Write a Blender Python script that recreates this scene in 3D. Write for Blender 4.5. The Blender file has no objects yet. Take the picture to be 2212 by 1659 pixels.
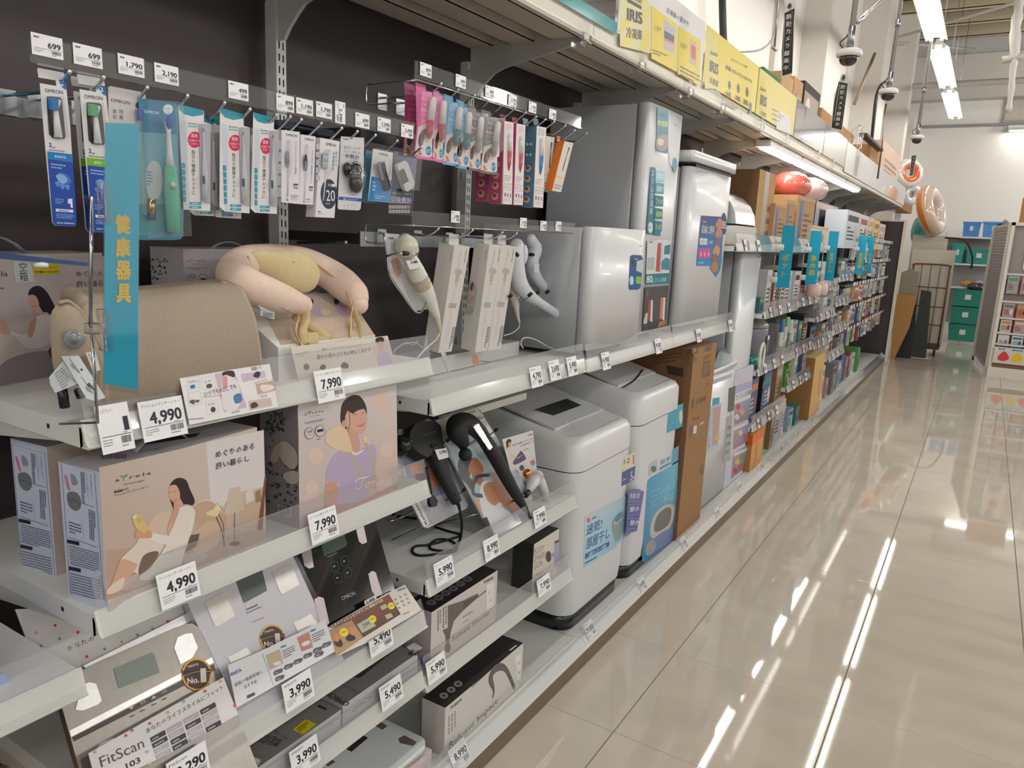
import bpy,math,random
from mathutils import Vector as V,Matrix
from mathutils.geometry import tessellate_polygon
random.seed(7)
D=bpy.data;C=bpy.context.scene.collection;S=bpy.context.scene
pi=math.pi
def rad(a):return math.radians(a)
def lin(c):
 if isinstance(c,str):
  c=tuple(int(c[i:i+2],16)for i in(0,2,4))
 return tuple(((x/255)/12.92 if x<=10 else((x/255+0.055)/1.055)**2.4)for x in c)
# ---------------- camera ----------------
FPX=1630.0;CAM=V((0,0,1.62));YAW,PITCH,ROLL=rad(31.45),rad(11.3),rad(2.6)
fw=V((-math.sin(YAW)*math.cos(PITCH),math.cos(YAW)*math.cos(PITCH),-math.sin(PITCH)))
_r=V((math.cos(YAW),math.sin(YAW),0));_u=_r.cross(fw)
rt=_r*math.cos(ROLL)+_u*math.sin(ROLL);up=-_r*math.sin(ROLL)+_u*math.cos(ROLL)
cd=D.cameras.new('camera');cam=D.objects.new('camera',cd);C.objects.link(cam)
cd.sensor_width=36;cd.lens=FPX/2212*36;cd.clip_start=0.01;cd.clip_end=100
cam.matrix_world=Matrix(((rt.x,up.x,-fw.x,CAM.x),(rt.y,up.y,-fw.y,CAM.y),(rt.z,up.z,-fw.z,CAM.z),(0,0,0,1)))
S.camera=cam
S.view_settings.view_transform='Standard';S.view_settings.look='None'
S.view_settings.gamma=1;S.view_settings.use_curve_mapping=False
S.view_settings.exposure=0.0
w=D.worlds.new('world');S.world=w;w.use_nodes=True
w.node_tree.nodes['Background'].inputs[0].default_value=(0.9,0.95,1,1)
w.node_tree.nodes['Background'].inputs[1].default_value=0.35
S.cycles.max_bounces=7;S.cycles.transparent_max_bounces=24;S.cycles.diffuse_bounces=4;S.cycles.glossy_bounces=4
S.cycles.sample_clamp_indirect=4
LAMP_E=26.0
FILL_W=92.0
def area(name,loc,sx,sy,watts,col=(1,.97,.93),rot=(0,0,0)):
 l=D.lights.new(name,'AREA');l.shape='RECTANGLE';l.size=sx;l.size_y=sy;l.energy=watts;l.color=col
 o=D.objects.new(name,l);o.location=loc;o.rotation_euler=rot;C.objects.link(o);return o
def bulb(loc,watts,col=(1,.975,.94),r=.25):  # unseen fill light, added to brighten the walls and upper room
 l=D.lights.new('aisle_fill_light','POINT');l.shadow_soft_size=r;l.energy=watts;l.color=col
 o=D.objects.new('aisle_fill_light',l);o.location=loc;C.objects.link(o)
for _x in(2.4,5.6):
 for _y in(-2.5,1.2,4.9,8.6,12.3,16):bulb((_x,_y,4.0),FILL_W)
# pixel of the photograph -> point on a real plane
def ray(px,py):return fw+rt*((px-1106)/FPX)-up*((py-829.5)/FPX)
def onp(px,py,p,n):
 d=ray(px,py);return CAM+d*((p-CAM).dot(n)/d.dot(n))
def onX(px,py,x):return onp(px,py,V((x,0,0)),V((1,0,0)))
def onY(px,py,y):return onp(px,py,V((0,y,0)),V((0,1,0)))
def onZ(px,py,z):return onp(px,py,V((0,0,z)),V((0,0,1)))
# ---------------- materials ----------------
MATS={}
def mat(name,rough=.5,metal=0,coat=0,kind='paint',col=None,bump=0,bscale=200,emit=0,spec=.5,var=0,milk=0):
 m=D.materials.new(name);m.use_nodes=True;nt=m.node_tree;b=nt.nodes['Principled BSDF'];N=nt.nodes.new;L=nt.links.new
 b.inputs['Roughness'].default_value=rough;b.inputs['Metallic'].default_value=metal
 b.inputs['Coat Weight'].default_value=coat;b.inputs['Specular IOR Level'].default_value=spec
 tc=N('ShaderNodeTexCoord')
 if col is None:
  a=N('ShaderNodeAttribute');a.attribute_name='Col';src=a.outputs['Color']
 else:
  r=N('ShaderNodeRGB');r.outputs[0].default_value=(*lin(col),1);src=r.outputs[0]
 if var:
  nz=N('ShaderNodeTexNoise');nz.inputs['Scale'].default_value=bscale;nz.inputs['Detail'].default_value=4
  L(tc.outputs['Object'],nz.inputs['Vector'])
  mp=N('ShaderNodeMapRange');mp.inputs['From Min'].default_value=.3;mp.inputs['From Max'].default_value=.7
  mp.inputs['To Min'].default_value=1-var;mp.inputs['To Max'].default_value=1+var;L(nz.outputs['Fac'],mp.inputs['Value'])
  vm=N('ShaderNodeVectorMath');vm.operation='SCALE';L(src,vm.inputs[0]);L(mp.outputs[0],vm.inputs['Scale']);src=vm.outputs[0]
 L(src,b.inputs['Base Color'])
 if bump:
  nz=N('ShaderNodeTexNoise');nz.inputs['Scale'].default_value=bscale;nz.inputs['Detail'].default_value=3
  L(tc.outputs['Object'],nz.inputs['Vector'])
  bp=N('ShaderNodeBump');bp.inputs['Strength'].default_value=bump;bp.inputs['Distance'].default_value=.002
  L(nz.outputs['Fac'],bp.inputs['Height']);L(bp.outputs[0],b.inputs['Normal'])
 if emit:
  b.inputs['Emission Strength'].default_value=emit;L(src,b.inputs['Emission Color'])
 if kind=='clear':
  out=nt.nodes['Material Output'];t=N('ShaderNodeBsdfTransparent');t.inputs[0].default_value=(*(x*.97 for x in(1,1,1)),1)
  g=N('ShaderNodeBsdfGlossy');g.inputs['Roughness'].default_value=rough;fr=N('ShaderNodeMath');fr.operation='POWER';fr.inputs[1].default_value=4;lw=N('ShaderNodeLayerWeight');lw.inputs[0].default_value=.5;L(lw.outputs['Facing'],fr.inputs[0])
  mx=N('ShaderNodeMixShader')
  ad=N('ShaderNodeMath');ad.operation='ADD';ad.inputs[1].default_value=spec*.09;ad.use_clamp=True;L(fr.outputs[0],ad.inputs[0])
  L(ad.outputs[0],mx.inputs[0]);L(t.outputs[0],mx.inputs[1]);L(g.outputs[0],mx.inputs[2])
  if milk:
   df=N('ShaderNodeBsdfDiffuse');L(src,df.inputs[0]);m2=N('ShaderNodeMixShader');m2.inputs[0].default_value=milk
   L(mx.outputs[0],m2.inputs[1]);L(df.outputs[0],m2.inputs[2]);L(m2.outputs[0],out.inputs[0])
  else:L(mx.outputs[0],out.inputs[0])
 MATS[name]=m;return m
mat('paint',.45);mat('gloss',.24,coat=.12);mat('print',.38,spec=.4);mat('film',.1,spec=.6,coat=.6)
mat('card',.8,var=.06,bscale=60,bump=.15);mat('white_metal',.38,bump=.03,bscale=300)
mat('chrome',.12,metal=1);mat('steel',.32,metal=1,var=.05,bscale=40);mat('matt',.85)
mat('rubber',.6);mat('clear',.04,kind='clear',spec=.6,col=(240,245,255));mat('milky',.08,kind='clear',spec=.7,milk=.06,col=(225,228,240))
mat('lamp',.5,col=(255,250,240),emit=LAMP_E)
# ---------------- mesh builder ----------------
def smooth_pts(pts,closed=False,n=6):
 P=[V(p)for p in pts];m=len(P);out=[]
 rng=range(m)if closed else range(m-1)
 for i in rng:
  p1,p2=P[i],P[(i+1)%m]
  p0=P[i-1]if(closed or i>0)else p1*2-p2
  p3=P[(i+2)%m]if(closed or i+2<m)else p2*2-p1
  for k in range(n):
   t=k/n
   out.append(.5*((2*p1)+(p2-p0)*t+(2*p0-5*p1+4*p2-p3)*t*t+(3*p1-p0-3*p2+p3)*t**3))
 if not closed:out.append(P[-1])
 return out
class MB:
 def __init__(s,m='paint',col=(200,200,200)):
  s.v=[];s.f=[];s.c=[];s.mi=[];s.sm=[];s.mats=[];s.M=None;s.set(m,col)
 def set(s,m=None,col=None):
  if m is not None:
   if m not in s.mats:s.mats.append(m)
   s.cur=s.mats.index(m)
  if col is not None:s.col=lin(col)
  return s
 def add(s,vs,fs,sm=False,cols=None):
  b=len(s.v)
  s.v+=[tuple(s.M@V(p))if s.M is not None else tuple(p)for p in vs]
  for f in fs:
   s.f.append([b+i for i in f]);s.mi.append(s.cur);s.sm.append(sm)
   s.c.append([cols[i]for i in f]if cols else[s.col]*len(f))
  return s
 def quad(s,a,b,c,d,col=None):
  if col is not None:s.set(None,col)
  return s.add([a,b,c,d],[(0,1,2,3)])
 def box(s,x0,x1,y0,y1,z0,z1,col=None,cols=None):
  """cols: dict of face name -> colour, names -x +x -y +y -z +z"""
  if col is not None:s.set(None,col)
  x0,x1=min(x0,x1),max(x0,x1);y0,y1=min(y0,y1),max(y0,y1);z0,z1=min(z0,z1),max(z0,z1)
  vs=[(x,y,z)for z in(z0,z1)for y in(y0,y1)for x in(x0,x1)]
  F={'-z':(0,2,3,1),'+z':(4,5,7,6),'-y':(0,1,5,4),'+y':(2,6,7,3),'-x':(0,4,6,2),'+x':(1,3,7,5)}
  keep=s.col;b=len(s.v)
  s.v+=[tuple(s.M@V(p))if s.M is not None else p for p in vs]
  for k,f in F.items():
   c=lin(cols[k])if cols and k in cols else keep
   s.f.append([b+i for i in f]);s.mi.append(s.cur);s.sm.append(False);s.c.append([c]*4)
  return s
 def rbox(s,x0,x1,y0,y1,z0,z1,r=.01,ax=2,n=4,col=None):
  """box whose four edges along axis ax are rounded"""
  if col is not None:s.set(None,col)
  lo=[min(x0,x1),min(y0,y1),min(z0,z1)];hi=[max(x0,x1),max(y0,y1),max(z0,z1)]
  a,b=[i for i in range(3)if i!=ax]
  ring=[]
  for(cx,cy,a0)in((hi[a]-r,hi[b]-r,0),(lo[a]+r,hi[b]-r,90),(lo[a]+r,lo[b]+r,180),(hi[a]-r,lo[b]+r,270)):
   for k in range(n+1):
    t=rad(a0+90*k/n);ring.append((cx+r*math.cos(t),cy+r*math.sin(t)))
  return s.prism2(ring,a,b,ax,lo[ax],hi[ax])
 def prism2(s,ring,a,b,ax,l,h,smooth=True):
  vs=[]
  for z in(l,h):
   for p in ring:
    q=[0,0,0];q[a]=p[0];q[b]=p[1];q[ax]=z;vs.append(tuple(q))
  m=len(ring);flip=(ax==1)
  area2=sum(ring[i][0]*ring[(i+1)%m][1]-ring[(i+1)%m][0]*ring[i][1]for i in range(m))
  flip=flip!=(area2<0)
  fs=[(i,(i+1)%m,m+(i+1)%m,m+i)for i in range(m)]
  caps=[tuple(reversed(range(m))),tuple(range(m,2*m))]
  if flip:fs=[tuple(reversed(f))for f in fs];caps=[tuple(reversed(f))for f in caps]
  s.add(vs,fs,smooth and m>8);
  b0=len(s.v)-len(vs)
  for c in caps:
   s.f.append([b0+i for i in c]);s.mi.append(s.cur);s.sm.append(False);s.c.append([s.col]*m)
  return s
 def prism(s,pts,d,col=None):
  """pts: planar 3D polygon, extruded by vector d"""
  if col is not None:s.set(None,col)
  pts=[V(p)for p in pts];d=V(d);m=len(pts)
  nrm=V((0,0,0))
  for i in range(m):nrm+=pts[i].cross(pts[(i+1)%m])
  if nrm.dot(d)<0:pts=pts[::-1]
  tri=tessellate_polygon([pts])
  vs=pts+[p+d for p in pts]
  fs=[(i,(i+1)%m,m+(i+1)%m,m+i)for i in range(m)]
  for t in tri:
   a,b,c=t
   n2=(pts[b]-pts[a]).cross(pts[c]-pts[a])
   if n2.dot(d)>0:fs+=[(a,c,b),(m+a,m+b,m+c)]
   else:fs+=[(a,b,c),(m+a,m+c,m+b)]
  return s.add(vs,fs)
 def tube(s,path,r,n=8,closed=False,cap=True,col=None,sm=True,sq=None):
  """r: radius or list; sq: (a,b) makes a flat strap section"""
  if col is not None:s.set(None,col)
  P=[V(p)for p in path];m=len(P);vs=[];fs=[]
  u=None
  for i,p in enumerate(P):
   t=(P[(i+1)%m]-P[i-1])if closed else(P[min(i+1,m-1)]-P[max(i-1,0)])
   t=t.normalized()if t.length>1e-9 else V((0,0,1))
   if u is None:u=t.orthogonal().normalized()if abs(t.z)>.95 else t.cross(V((0,0,1))).normalized()
   u=(u-t*u.dot(t)).normalized();v=t.cross(u)
   rr=r[i]if isinstance(r,(list,tuple))else r
   for k in range(n):
    a=2*pi*k/n
    if sq:vs.append(p+u*(math.cos(a)*sq[0]*rr)+v*(math.sin(a)*sq[1]*rr))
    else:vs.append(p+u*(math.cos(a)*rr)+v*(math.sin(a)*rr))
  for i in range(m if closed else m-1):
   j=(i+1)%m
   for k in range(n):fs.append((i*n+k,i*n+(k+1)%n,j*n+(k+1)%n,j*n+k))
  if cap and not closed:fs+=[tuple(reversed(range(n))),tuple(range((m-1)*n,m*n))]
  return s.add(vs,fs,sm)
 def lathe(s,prof,o=(0,0,0),ax=(0,0,1),n=20,col=None,sx=1,sy=1):
  """prof: (radius, height) list"""
  if col is not None:s.set(None,col)
  o=V(o);ax=V(ax).normalized();u=ax.orthogonal().normalized();v=ax.cross(u);vs=[];fs=[]
  for r,h in prof:
   for k in range(n):
    a=2*pi*k/n;vs.append(o+ax*h+u*(r*sx*math.cos(a))+v*(r*sy*math.sin(a)))
  m=len(prof)
  for i in range(m-1):
   for k in range(n):fs.append((i*n+k,i*n+(k+1)%n,(i+1)*n+(k+1)%n,(i+1)*n+k))
  fs+=[tuple(reversed(range(n))),tuple(range((m-1)*n,m*n))]
  return s.add(vs,fs,True)
 def cyl(s,a,b,r,n=14,col=None):
  return s.tube([a,b],r,n,col=col)
 def ball(s,c,rx,ry=None,rz=None,n=14,m=9,col=None):
  if col is not None:s.set(None,col)
  ry=ry or rx;rz=rz or rx;vs=[];fs=[]
  for i in range(m+1):
   ph=pi*i/m
   for k in range(n):
    a=2*pi*k/n;vs.append((c[0]+rx*math.sin(ph)*math.cos(a),c[1]+ry*math.sin(ph)*math.sin(a),c[2]-rz*math.cos(ph)))
  for i in range(m):
   for k in range(n):fs.append((i*n+k,i*n+(k+1)%n,(i+1)*n+(k+1)%n,(i+1)*n+k))
  return s.add(vs,fs,True)
 def sheet(s,rows,closed=False,col=None,sm=True,back=0):
  """rows: grid of points; back>0 gives thickness along -normal approx"""
  if col is not None:s.set(None,col)
  n=len(rows[0]);vs=[p for r in rows for p in r];fs=[]
  for i in range(len(rows)-1):
   for k in range(n if closed else n-1):
    fs.append((i*n+k,i*n+(k+1)%n,(i+1)*n+(k+1)%n,(i+1)*n+k))
  return s.add(vs,fs,sm)
WM={}
def _mesh(name,mb,off):
 me=D.meshes.new(name)
 me.from_pydata([(v[0]-off[0],v[1]-off[1],v[2]-off[2])for v in mb.v],[],mb.f)
 for m in mb.mats:me.materials.append(MATS[m])
 me.polygons.foreach_set('material_index',mb.mi);me.polygons.foreach_set('use_smooth',mb.sm)
 at=me.color_attributes.new('Col','FLOAT_COLOR','CORNER')
 flat=[]
 for c in mb.c:
  for q in c:flat+=[q[0],q[1],q[2],1.0]
 at.data.foreach_set('color',flat)
 me.update();return me
def obj(name,mb,parent=None,label=None):
 """link one mesh object; coordinates of the builder are world coordinates (or the parent's own, when the parent was made with local=True)"""
 if parent is None:
  xs=[v[0]for v in mb.v];ys=[v[1]for v in mb.v];zs=[v[2]for v in mb.v]
  off=((min(xs)+max(xs))/2,(min(ys)+max(ys))/2,min(zs))
 else:off=WM[parent.name]
 o=D.objects.new(name,_mesh(name,mb,off));C.objects.link(o)
 if parent is None:o.location=off;WM[o.name]=off
 else:o.parent=parent;WM[o.name]=off
 if label:o['label']=label
 return o
def tag(o,label,cat,group=None,kind=None):
 if label:o['label']=label
 if cat:o['category']=cat
 if group:o['group']=group
 if kind:o['kind']=kind
 return o
def thing(name,label,cat,loc=(0,0,0),group=None,local=False):
 o=D.objects.new(name,None);C.objects.link(o);o.location=loc;o.empty_display_size=.02
 WM[o.name]=(0,0,0)if local else tuple(loc)
 return tag(o,label,cat,group)
def struct(name,mb,parent=None):
 o=obj(name,mb,parent)
 if parent is None:o['kind']='structure'
 return o
def dup(root,loc,rot=None,label=None,group=None,mats=None):
 def cp(o,par):
  c=o.copy();C.objects.link(c)
  if par:c.parent=par
  WM[c.name]=WM.get(o.name,(0,0,0))
  for ch in kids.get(o.name,[]):cp(ch,c)
  return c
 kids={}
 def walk(o):
  kids[o.name]=list(o.children)
  for ch in o.children:walk(ch)
 walk(root)
 r=cp(root,None);r.location=loc
 if rot is not None:r.rotation_euler=rot
 if label:r['label']=label
 if group:r['group']=group
 return r
# ---------------- flat print: lettering and pictures lying on a real surface ----------------
_tc={}
def glyphs(st,bold=0,space=1.0):
 k=(st,bold,space)
 if k in _tc:return _tc[k]
 cu=D.curves.new('t','FONT');cu.body=st;cu.resolution_u=3 if st.isascii()else 1;cu.offset=0;cu.space_character=space;cu.align_x='LEFT'
 o=D.objects.new('t',cu);me=o.to_mesh()
 vs=[(v.co.x,v.co.y)for v in me.vertices];fs=[tuple(p.vertices)for p in me.polygons]
 out=[]
 for f in fs:
  a,b,c=vs[f[0]],vs[f[1]],vs[f[2]]
  ar=(b[0]-a[0])*(c[1]-a[1])-(c[0]-a[0])*(b[1]-a[1])
  out.append(f if ar>0 else tuple(reversed(f)))
 o.to_mesh_clear();D.objects.remove(o);D.curves.remove(cu)
 if bold>0 and vs:
  n0=len(vs);v0=vs;vs=[];f0=out;out=[]
  for i,(dx,dy)in enumerate(((-bold,bold*.6),(bold,-bold*.6),(bold,bold*.6),(-bold,-bold*.6))):vs+=[(x+dx,y+dy)for x,y in v0];out+=[tuple(q+n0*i for q in f)for f in f0]
 if vs:bb=(min(v[0]for v in vs),max(v[0]for v in vs),min(v[1]for v in vs),max(v[1]for v in vs))
 else:bb=(0,1,0,1)
 _tc[k]=(vs,out,bb);return _tc[k]
class Print:
 """draws on the plane through o with axes u (right) and v (up).  px=True: coordinates are photo pixels that are projected on that plane.
    else (a, b) are fractions of the size (w, h) from the lower left corner o."""
 def __init__(s,mb,o,u,v,w=1,h=1,px=False,dz=3e-5,m='print'):
  s.mb=mb;s.o=V(o);s.u=V(u).normalized();s.v=V(v).normalized();s.n=s.u.cross(s.v).normalized();s.w=w;s.h=h;s.px=px
  s.z=dz;s.dz=dz;s.m=m
 def L(s,p):
  if s.px:
   q=onp(p[0],p[1],s.o,s.n)-s.o;return(q.dot(s.u),q.dot(s.v))
  return(p[0]*s.w,p[1]*s.h)
 def W(s,q,z=None):return s.o+s.u*q[0]+s.v*q[1]+s.n*(s.z if z is None else z)
 def _put(s,loc,tris,cols=None,col=None,bold=0):
  if bold>0 and not cols:
   n=len(loc)//4;m=len(tris)//4
   for i in range(4):s._put(loc[n*i:n*i+n],[tuple(q-n*i for q in t)for t in tris[m*i:m*i+m]],None,col)
   return
  s.mb.set(s.m,col if col is not None else None)
  s.mb.add([s.W(q)for q in loc],tris,cols=cols);s.z+=s.dz
 def poly(s,pts,col,cols=None,raw=False):
  loc=[V((*(p if raw else s.L(p)),0))for p in pts]
  if len(loc)<3:return s
  tris=[]
  for t in tessellate_polygon([loc]):
   a,b,c=t;ar=(loc[b]-loc[a]).cross(loc[c]-loc[a]).z
   tris.append((a,b,c)if ar>0 else(a,c,b))
  s._put([(p.x,p.y)for p in loc],tris,[lin(c)for c in cols]if cols else None,col);return s
 def blob(s,pts,col,n=5,cols=None):
  q=smooth_pts([(p[0],p[1],0)for p in pts],True,n)
  return s.poly([(p.x,p.y)for p in q],col)
 def rect(s,x0,y0,x1,y1,col,cols=None):return s.poly([(x0,y0),(x1,y0),(x1,y1),(x0,y1)],col,cols)
 def rrect(s,x0,y0,x1,y1,r,col):
  """corner radius r in metres (fraction mode only)"""
  a,b=s.L((x0,y0)),s.L((x1,y1));pts=[]
  for(cx,cy,t0)in((b[0]-r,b[1]-r,0),(a[0]+r,b[1]-r,90),(a[0]+r,a[1]+r,180),(b[0]-r,a[1]+r,270)):
   for k in range(4):t=rad(t0+30*k);pts.append((cx+r*math.cos(t),cy+r*math.sin(t)))
  return s.poly(pts,col,raw=True)
 def ell(s,c,rx,ry,col,n=18,rot=0):
  if s.px:pts=[(c[0]+rx*math.cos(2*pi*k/n+rot),c[1]+ry*math.sin(2*pi*k/n))for k in range(n)];return s.poly(pts,col)
  q=s.L(c);return s.poly([(q[0]+rx*math.cos(2*pi*k/n),q[1]+ry*math.sin(2*pi*k/n))for k in range(n)],col,raw=True)
 def stroke(s,pts,wd,col,sm=True,closed=False):
  """wd: width in metres (or list)"""
  q=[V((*s.L(p),0))for p in pts]
  if sm and len(q)>2:q=smooth_pts(q,closed,5)
  m=len(q);vs=[];fs=[]
  for i,p in enumerate(q):
   t=(q[(i+1)%m]-q[i-1])if closed else(q[min(i+1,m-1)]-q[max(i-1,0)])
   t.normalize();nn=V((-t.y,t.x,0))
   k=i/(m-1)*(len(wd)-1)if isinstance(wd,(list,tuple))else 0
   ww=(wd[int(k)]*(1-k+int(k))+wd[min(int(k)+1,len(wd)-1)]*(k-int(k)))if isinstance(wd,(list,tuple))else wd
   vs+=[(p+nn*ww/2),(p-nn*ww/2)]
  for i in range(m if closed else m-1):
   j=(i+1)%m;fs.append((2*i,2*i+1,2*j+1,2*j))
  s._put([(p.x,p.y)for p in vs],fs,None,col);return s
 def text(s,st,p0,p1,h,col,bold=0.0,sp=1.0,vert=False,fit=True):
  """fit the string between baseline points p0 and p1 with capital height h (pixels upward, or metres)"""
  a=V((*s.L(p0),0));b=V((*s.L(p1),0));d=b-a;ln=d.length;e1=d.normalized();e2=V((-e1.y,e1.x,0))
  hh=abs((V((*s.L((p0[0],p0[1]-h)),0))-a).dot(e2))if s.px else h
  vs,fs,bb=glyphs(st,bold,sp)
  if not vs:return s
  capb=0.73 if all(ord(c)<256 for c in st)else .80
  if all(ord(c)<256 for c in st):y0=0;sy=hh/0.729
  else:y0=bb[2];sy=hh/max(bb[3]-bb[2],.1)
  sx=ln/(bb[1]-bb[0])if fit else sy
  s._put([((a+e1*((x-bb[0])*sx)+e2*((y-y0)*sy)).x,(a+e1*((x-bb[0])*sx)+e2*((y-y0)*sy)).y)for x,y in vs],fs,None,col,bold);return s
 def vtext(s,st,p0,p1,wd,col,bold=0):
  """characters stacked from p0 (top centre) to p1 (bottom centre), each wd wide (pixels or metres)"""
  n=len(st);a=V((*s.L(p0),0));b=V((*s.L(p1),0));d=(b-a)/n;e1=-d.normalized();ex=V((e1.y,-e1.x,0))
  ww=abs((V((*s.L((p0[0]+wd,p0[1])),0))-a).dot(ex))if s.px else wd
  for i,ch in enumerate(st):
   if ch==' ':continue
   c=a+d*(i+.5)
   if ch=='ー':
    q=[c+e1*d.length*.38-ex*ww*.06,c+e1*d.length*.38+ex*ww*.06,c-e1*d.length*.38+ex*ww*.06,c-e1*d.length*.38-ex*ww*.06]
    s.poly([(p.x,p.y)for p in q],col,raw=True);continue
   vs,fs,bb=glyphs(ch,bold);gw=bb[1]-bb[0];gh=bb[3]-bb[2];sc=min(ww/1.0,d.length*1.02)
   s._put([((c+ex*((x-(bb[0]+bb[1])/2)*sc)+e1*((y-(bb[2]+bb[3])/2)*sc)).x,(c+ex*((x-(bb[0]+bb[1])/2)*sc)+e1*((y-(bb[2]+bb[3])/2)*sc)).y)for x,y in vs],fs,None,col,bold)
  return s
 def lines(s,x0,y0,x1,y1,rows,col,fill=.5,seed=0,vert=False,dash=1.0):
  """rows of fine print too small to read: little blocks.  x0,y0 / x1,y1 opposite corners"""
  A,B=V((*s.L((x0,y0)),0)),V((*s.L((x1,y1)),0))
  if s.px:Cc=V((*s.L((x1,y0)),0));ex=Cc-A;ey=B-Cc
  else:ex=V((B.x-A.x,0,0));ey=V((0,B.y-A.y,0))
  return s._rows(A,ex,ey,rows,col,fill,seed,vert,dash)
 def lines4(s,a,b,c,rows,col,fill=.5,seed=0,vert=False,dash=1.0):
  """a: first corner, b: end of the first row, c: corner of the last row under a"""
  A,B,Cc=V((*s.L(a),0)),V((*s.L(b),0)),V((*s.L(c),0))
  return s._rows(A,B-A,Cc-A,rows,col,fill,seed,vert,dash)
 def _rows(s,A,ex,ey,rows,col,fill,seed,vert,dash):
  if vert:ex,ey=ey,ex
  rg=random.Random(seed+rows);loc=[];fs=[]
  step=ey.length/rows*dash
  for r in range(rows):
   t0=(r+.5-fill/2)/rows;t1=(r+.5+fill/2)/rows;x=0;L=ex.length;end=L*(1 if r<rows-1 else rg.uniform(.4,.9))
   while x<end:
    wd=step*rg.uniform(.35,.75)
    b=len(loc)
    for(xx,tt)in((x,t0),(x+wd,t0),(x+wd,t1),(x,t1)):
     p=A+ex*(min(xx,L)/L)+ey*tt;loc.append((p.x,p.y))
    p0,p1,p2=loc[b],loc[b+1],loc[b+2]
    ar=(p1[0]-p0[0])*(p2[1]-p0[1])-(p2[0]-p0[0])*(p1[1]-p0[1])
    fs.append((b,b+1,b+2,b+3)if ar>0 else(b+3,b+2,b+1,b));x+=wd*rg.uniform(1.15,1.5)
  s._put(loc,fs,None,col);return s
 def bars(s,x0,y0,x1,y1,col=(40,40,45),n=14,seed=1):
  rg=random.Random(seed);A,B=s.L((x0,y0)),s.L((x1,y1))
  if s.px:Cc=s.L((x1,y0));Dd=s.L((x0,y1))
  else:Cc=(B[0],A[1]);Dd=(A[0],B[1])
  loc=[];fs=[]
  for k in range(n):
   t0=k/n;t1=(k+rg.uniform(.3,.75))/n;b=len(loc)
   for t,e in((t0,0),(t1,0),(t1,1),(t0,1)):
    P0=(A[0]+(Cc[0]-A[0])*t,A[1]+(Cc[1]-A[1])*t);P1=(Dd[0]+(B[0]-Dd[0])*t,Dd[1]+(B[1]-Dd[1])*t)
    loc.append(P1 if e else P0)
   p0,p1,p2=loc[b],loc[b+1],loc[b+2]
   ar=(p1[0]-p0[0])*(p2[1]-p0[1])-(p2[0]-p0[0])*(p1[1]-p0[1])
   fs.append((b,b+1,b+2,b+3)if ar>0 else(b+3,b+2,b+1,b))
  s._put(loc,fs,None,col);return s
X,Y,Z=V((1,0,0)),V((0,1,0)),V((0,0,1))
def frontprint(mb,x,dz=3e-5,m='print',tilt=0):
 """pixel print on the plane X = x that faces the aisle"""
 return Print(mb,(x,0,0),Y,Z,px=True,dz=dz,m=m)
def sideprint(mb,y,dz=3e-5,m='print'):
 """pixel print on the plane Y = y that faces back along the aisle"""
 return Print(mb,(0,y,0),X,Z,px=True,dz=dz,m=m)
def topprint(mb,z,dz=3e-5,m='print'):
 return Print(mb,(0,0,z),X,Y,px=True,dz=dz,m=m)
WHITE=(232,233,232)
def _at(s,ox=0,oy=0,sc=1.0):
 s.T=(ox,oy,sc);return s
Print.at=_at
_L0=Print.L
def _L1(s,p):
 if s.px and getattr(s,'T',None):
  return _L0(s,(s.T[0]+p[0]/s.T[2],s.T[1]+p[1]/s.T[2]))
 return _L0(s,p)
Print.L=_L1
def q3(T,p,x):
 return onX(T[0]+p[0]/T[2],T[1]+p[1]/T[2],x)
def hang(name,label,cat,x,T,outline,th=.0012,col=WHITE,group=None,m='print',part='card',sm=False):
 """something whose outline lies in the plane X = x"""
 P3=[q3(T,p,x)for p in outline]
 cy=sum(p.y for p in P3)/len(P3);cz=min(p.z for p in P3)
 t=thing(name,label,cat,(x,cy,cz),group)
 mb=MB(m,col);mb.prism([V((x-th,p.y,p.z))for p in P3],(th,0,0));obj(part,mb,t)
 pb=MB('print');P=Print(pb,(x,0,0),Y,Z,px=True).at(*T)
 return t,pb,P
class Carton:
 """box standing with front bottom corners A (left) and B (right) given as (x, y); depth d behind"""
 def __init__(s,name,label,cat,A,B,d,z0,z1,col=WHITE,cols=None,group=None,m='print',part='box',bev=.0015,t=None):
  s.A=V((A[0],A[1],0));s.B=V((B[0],B[1],0));e=(s.B-s.A).normalized();s.e=e;s.n=V((e.y,-e.x,0));s.z0=z0;s.z1=z1;s.d=d
  Wd=(s.B-s.A).length;s.W=Wd
  mid=(s.A+s.B)/2-s.n*d/2
  s.t=t or thing(name,label,cat,(mid.x,mid.y,z0),group)
  mb=MB(m,col)
  mb.M=Matrix(((s.n.x,e.x,0,s.A.x),(s.n.y,e.y,0,s.A.y),(0,0,1,z0),(0,0,0,1)))
  mb.box(-d,0,0,Wd,0,z1-z0,cols=cols)
  obj(part,mb,s.t);s.pb=MB('print')
 def front(s,*T):return Print(s.pb,(s.A.x,s.A.y,s.z0),s.e,Z,px=True).at(*(T or(0,0,1)))
 def side(s,*T):return Print(s.pb,(s.A.x,s.A.y,s.z0),s.n,Z,px=True).at(*(T or(0,0,1)))
 def top(s,*T):return Print(s.pb,(s.A.x,s.A.y,s.z1),s.e,-s.n,px=True).at(*(T or(0,0,1)))
 def ffrac(s):return Print(s.pb,(s.A.x,s.A.y,s.z0),s.e,Z,s.W,s.z1-s.z0)
 def sfrac(s):b=s.A-s.n*s.d;return Print(s.pb,(b.x,b.y,s.z0),s.n,Z,s.d,s.z1-s.z0)
 def tfrac(s):return Print(s.pb,(s.A.x,s.A.y,s.z1),s.e,-s.n,s.W,s.d)
 def done(s,nm='printed_faces'):
  if s.pb.f:obj(nm,s.pb,s.t)
  return s.t
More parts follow.
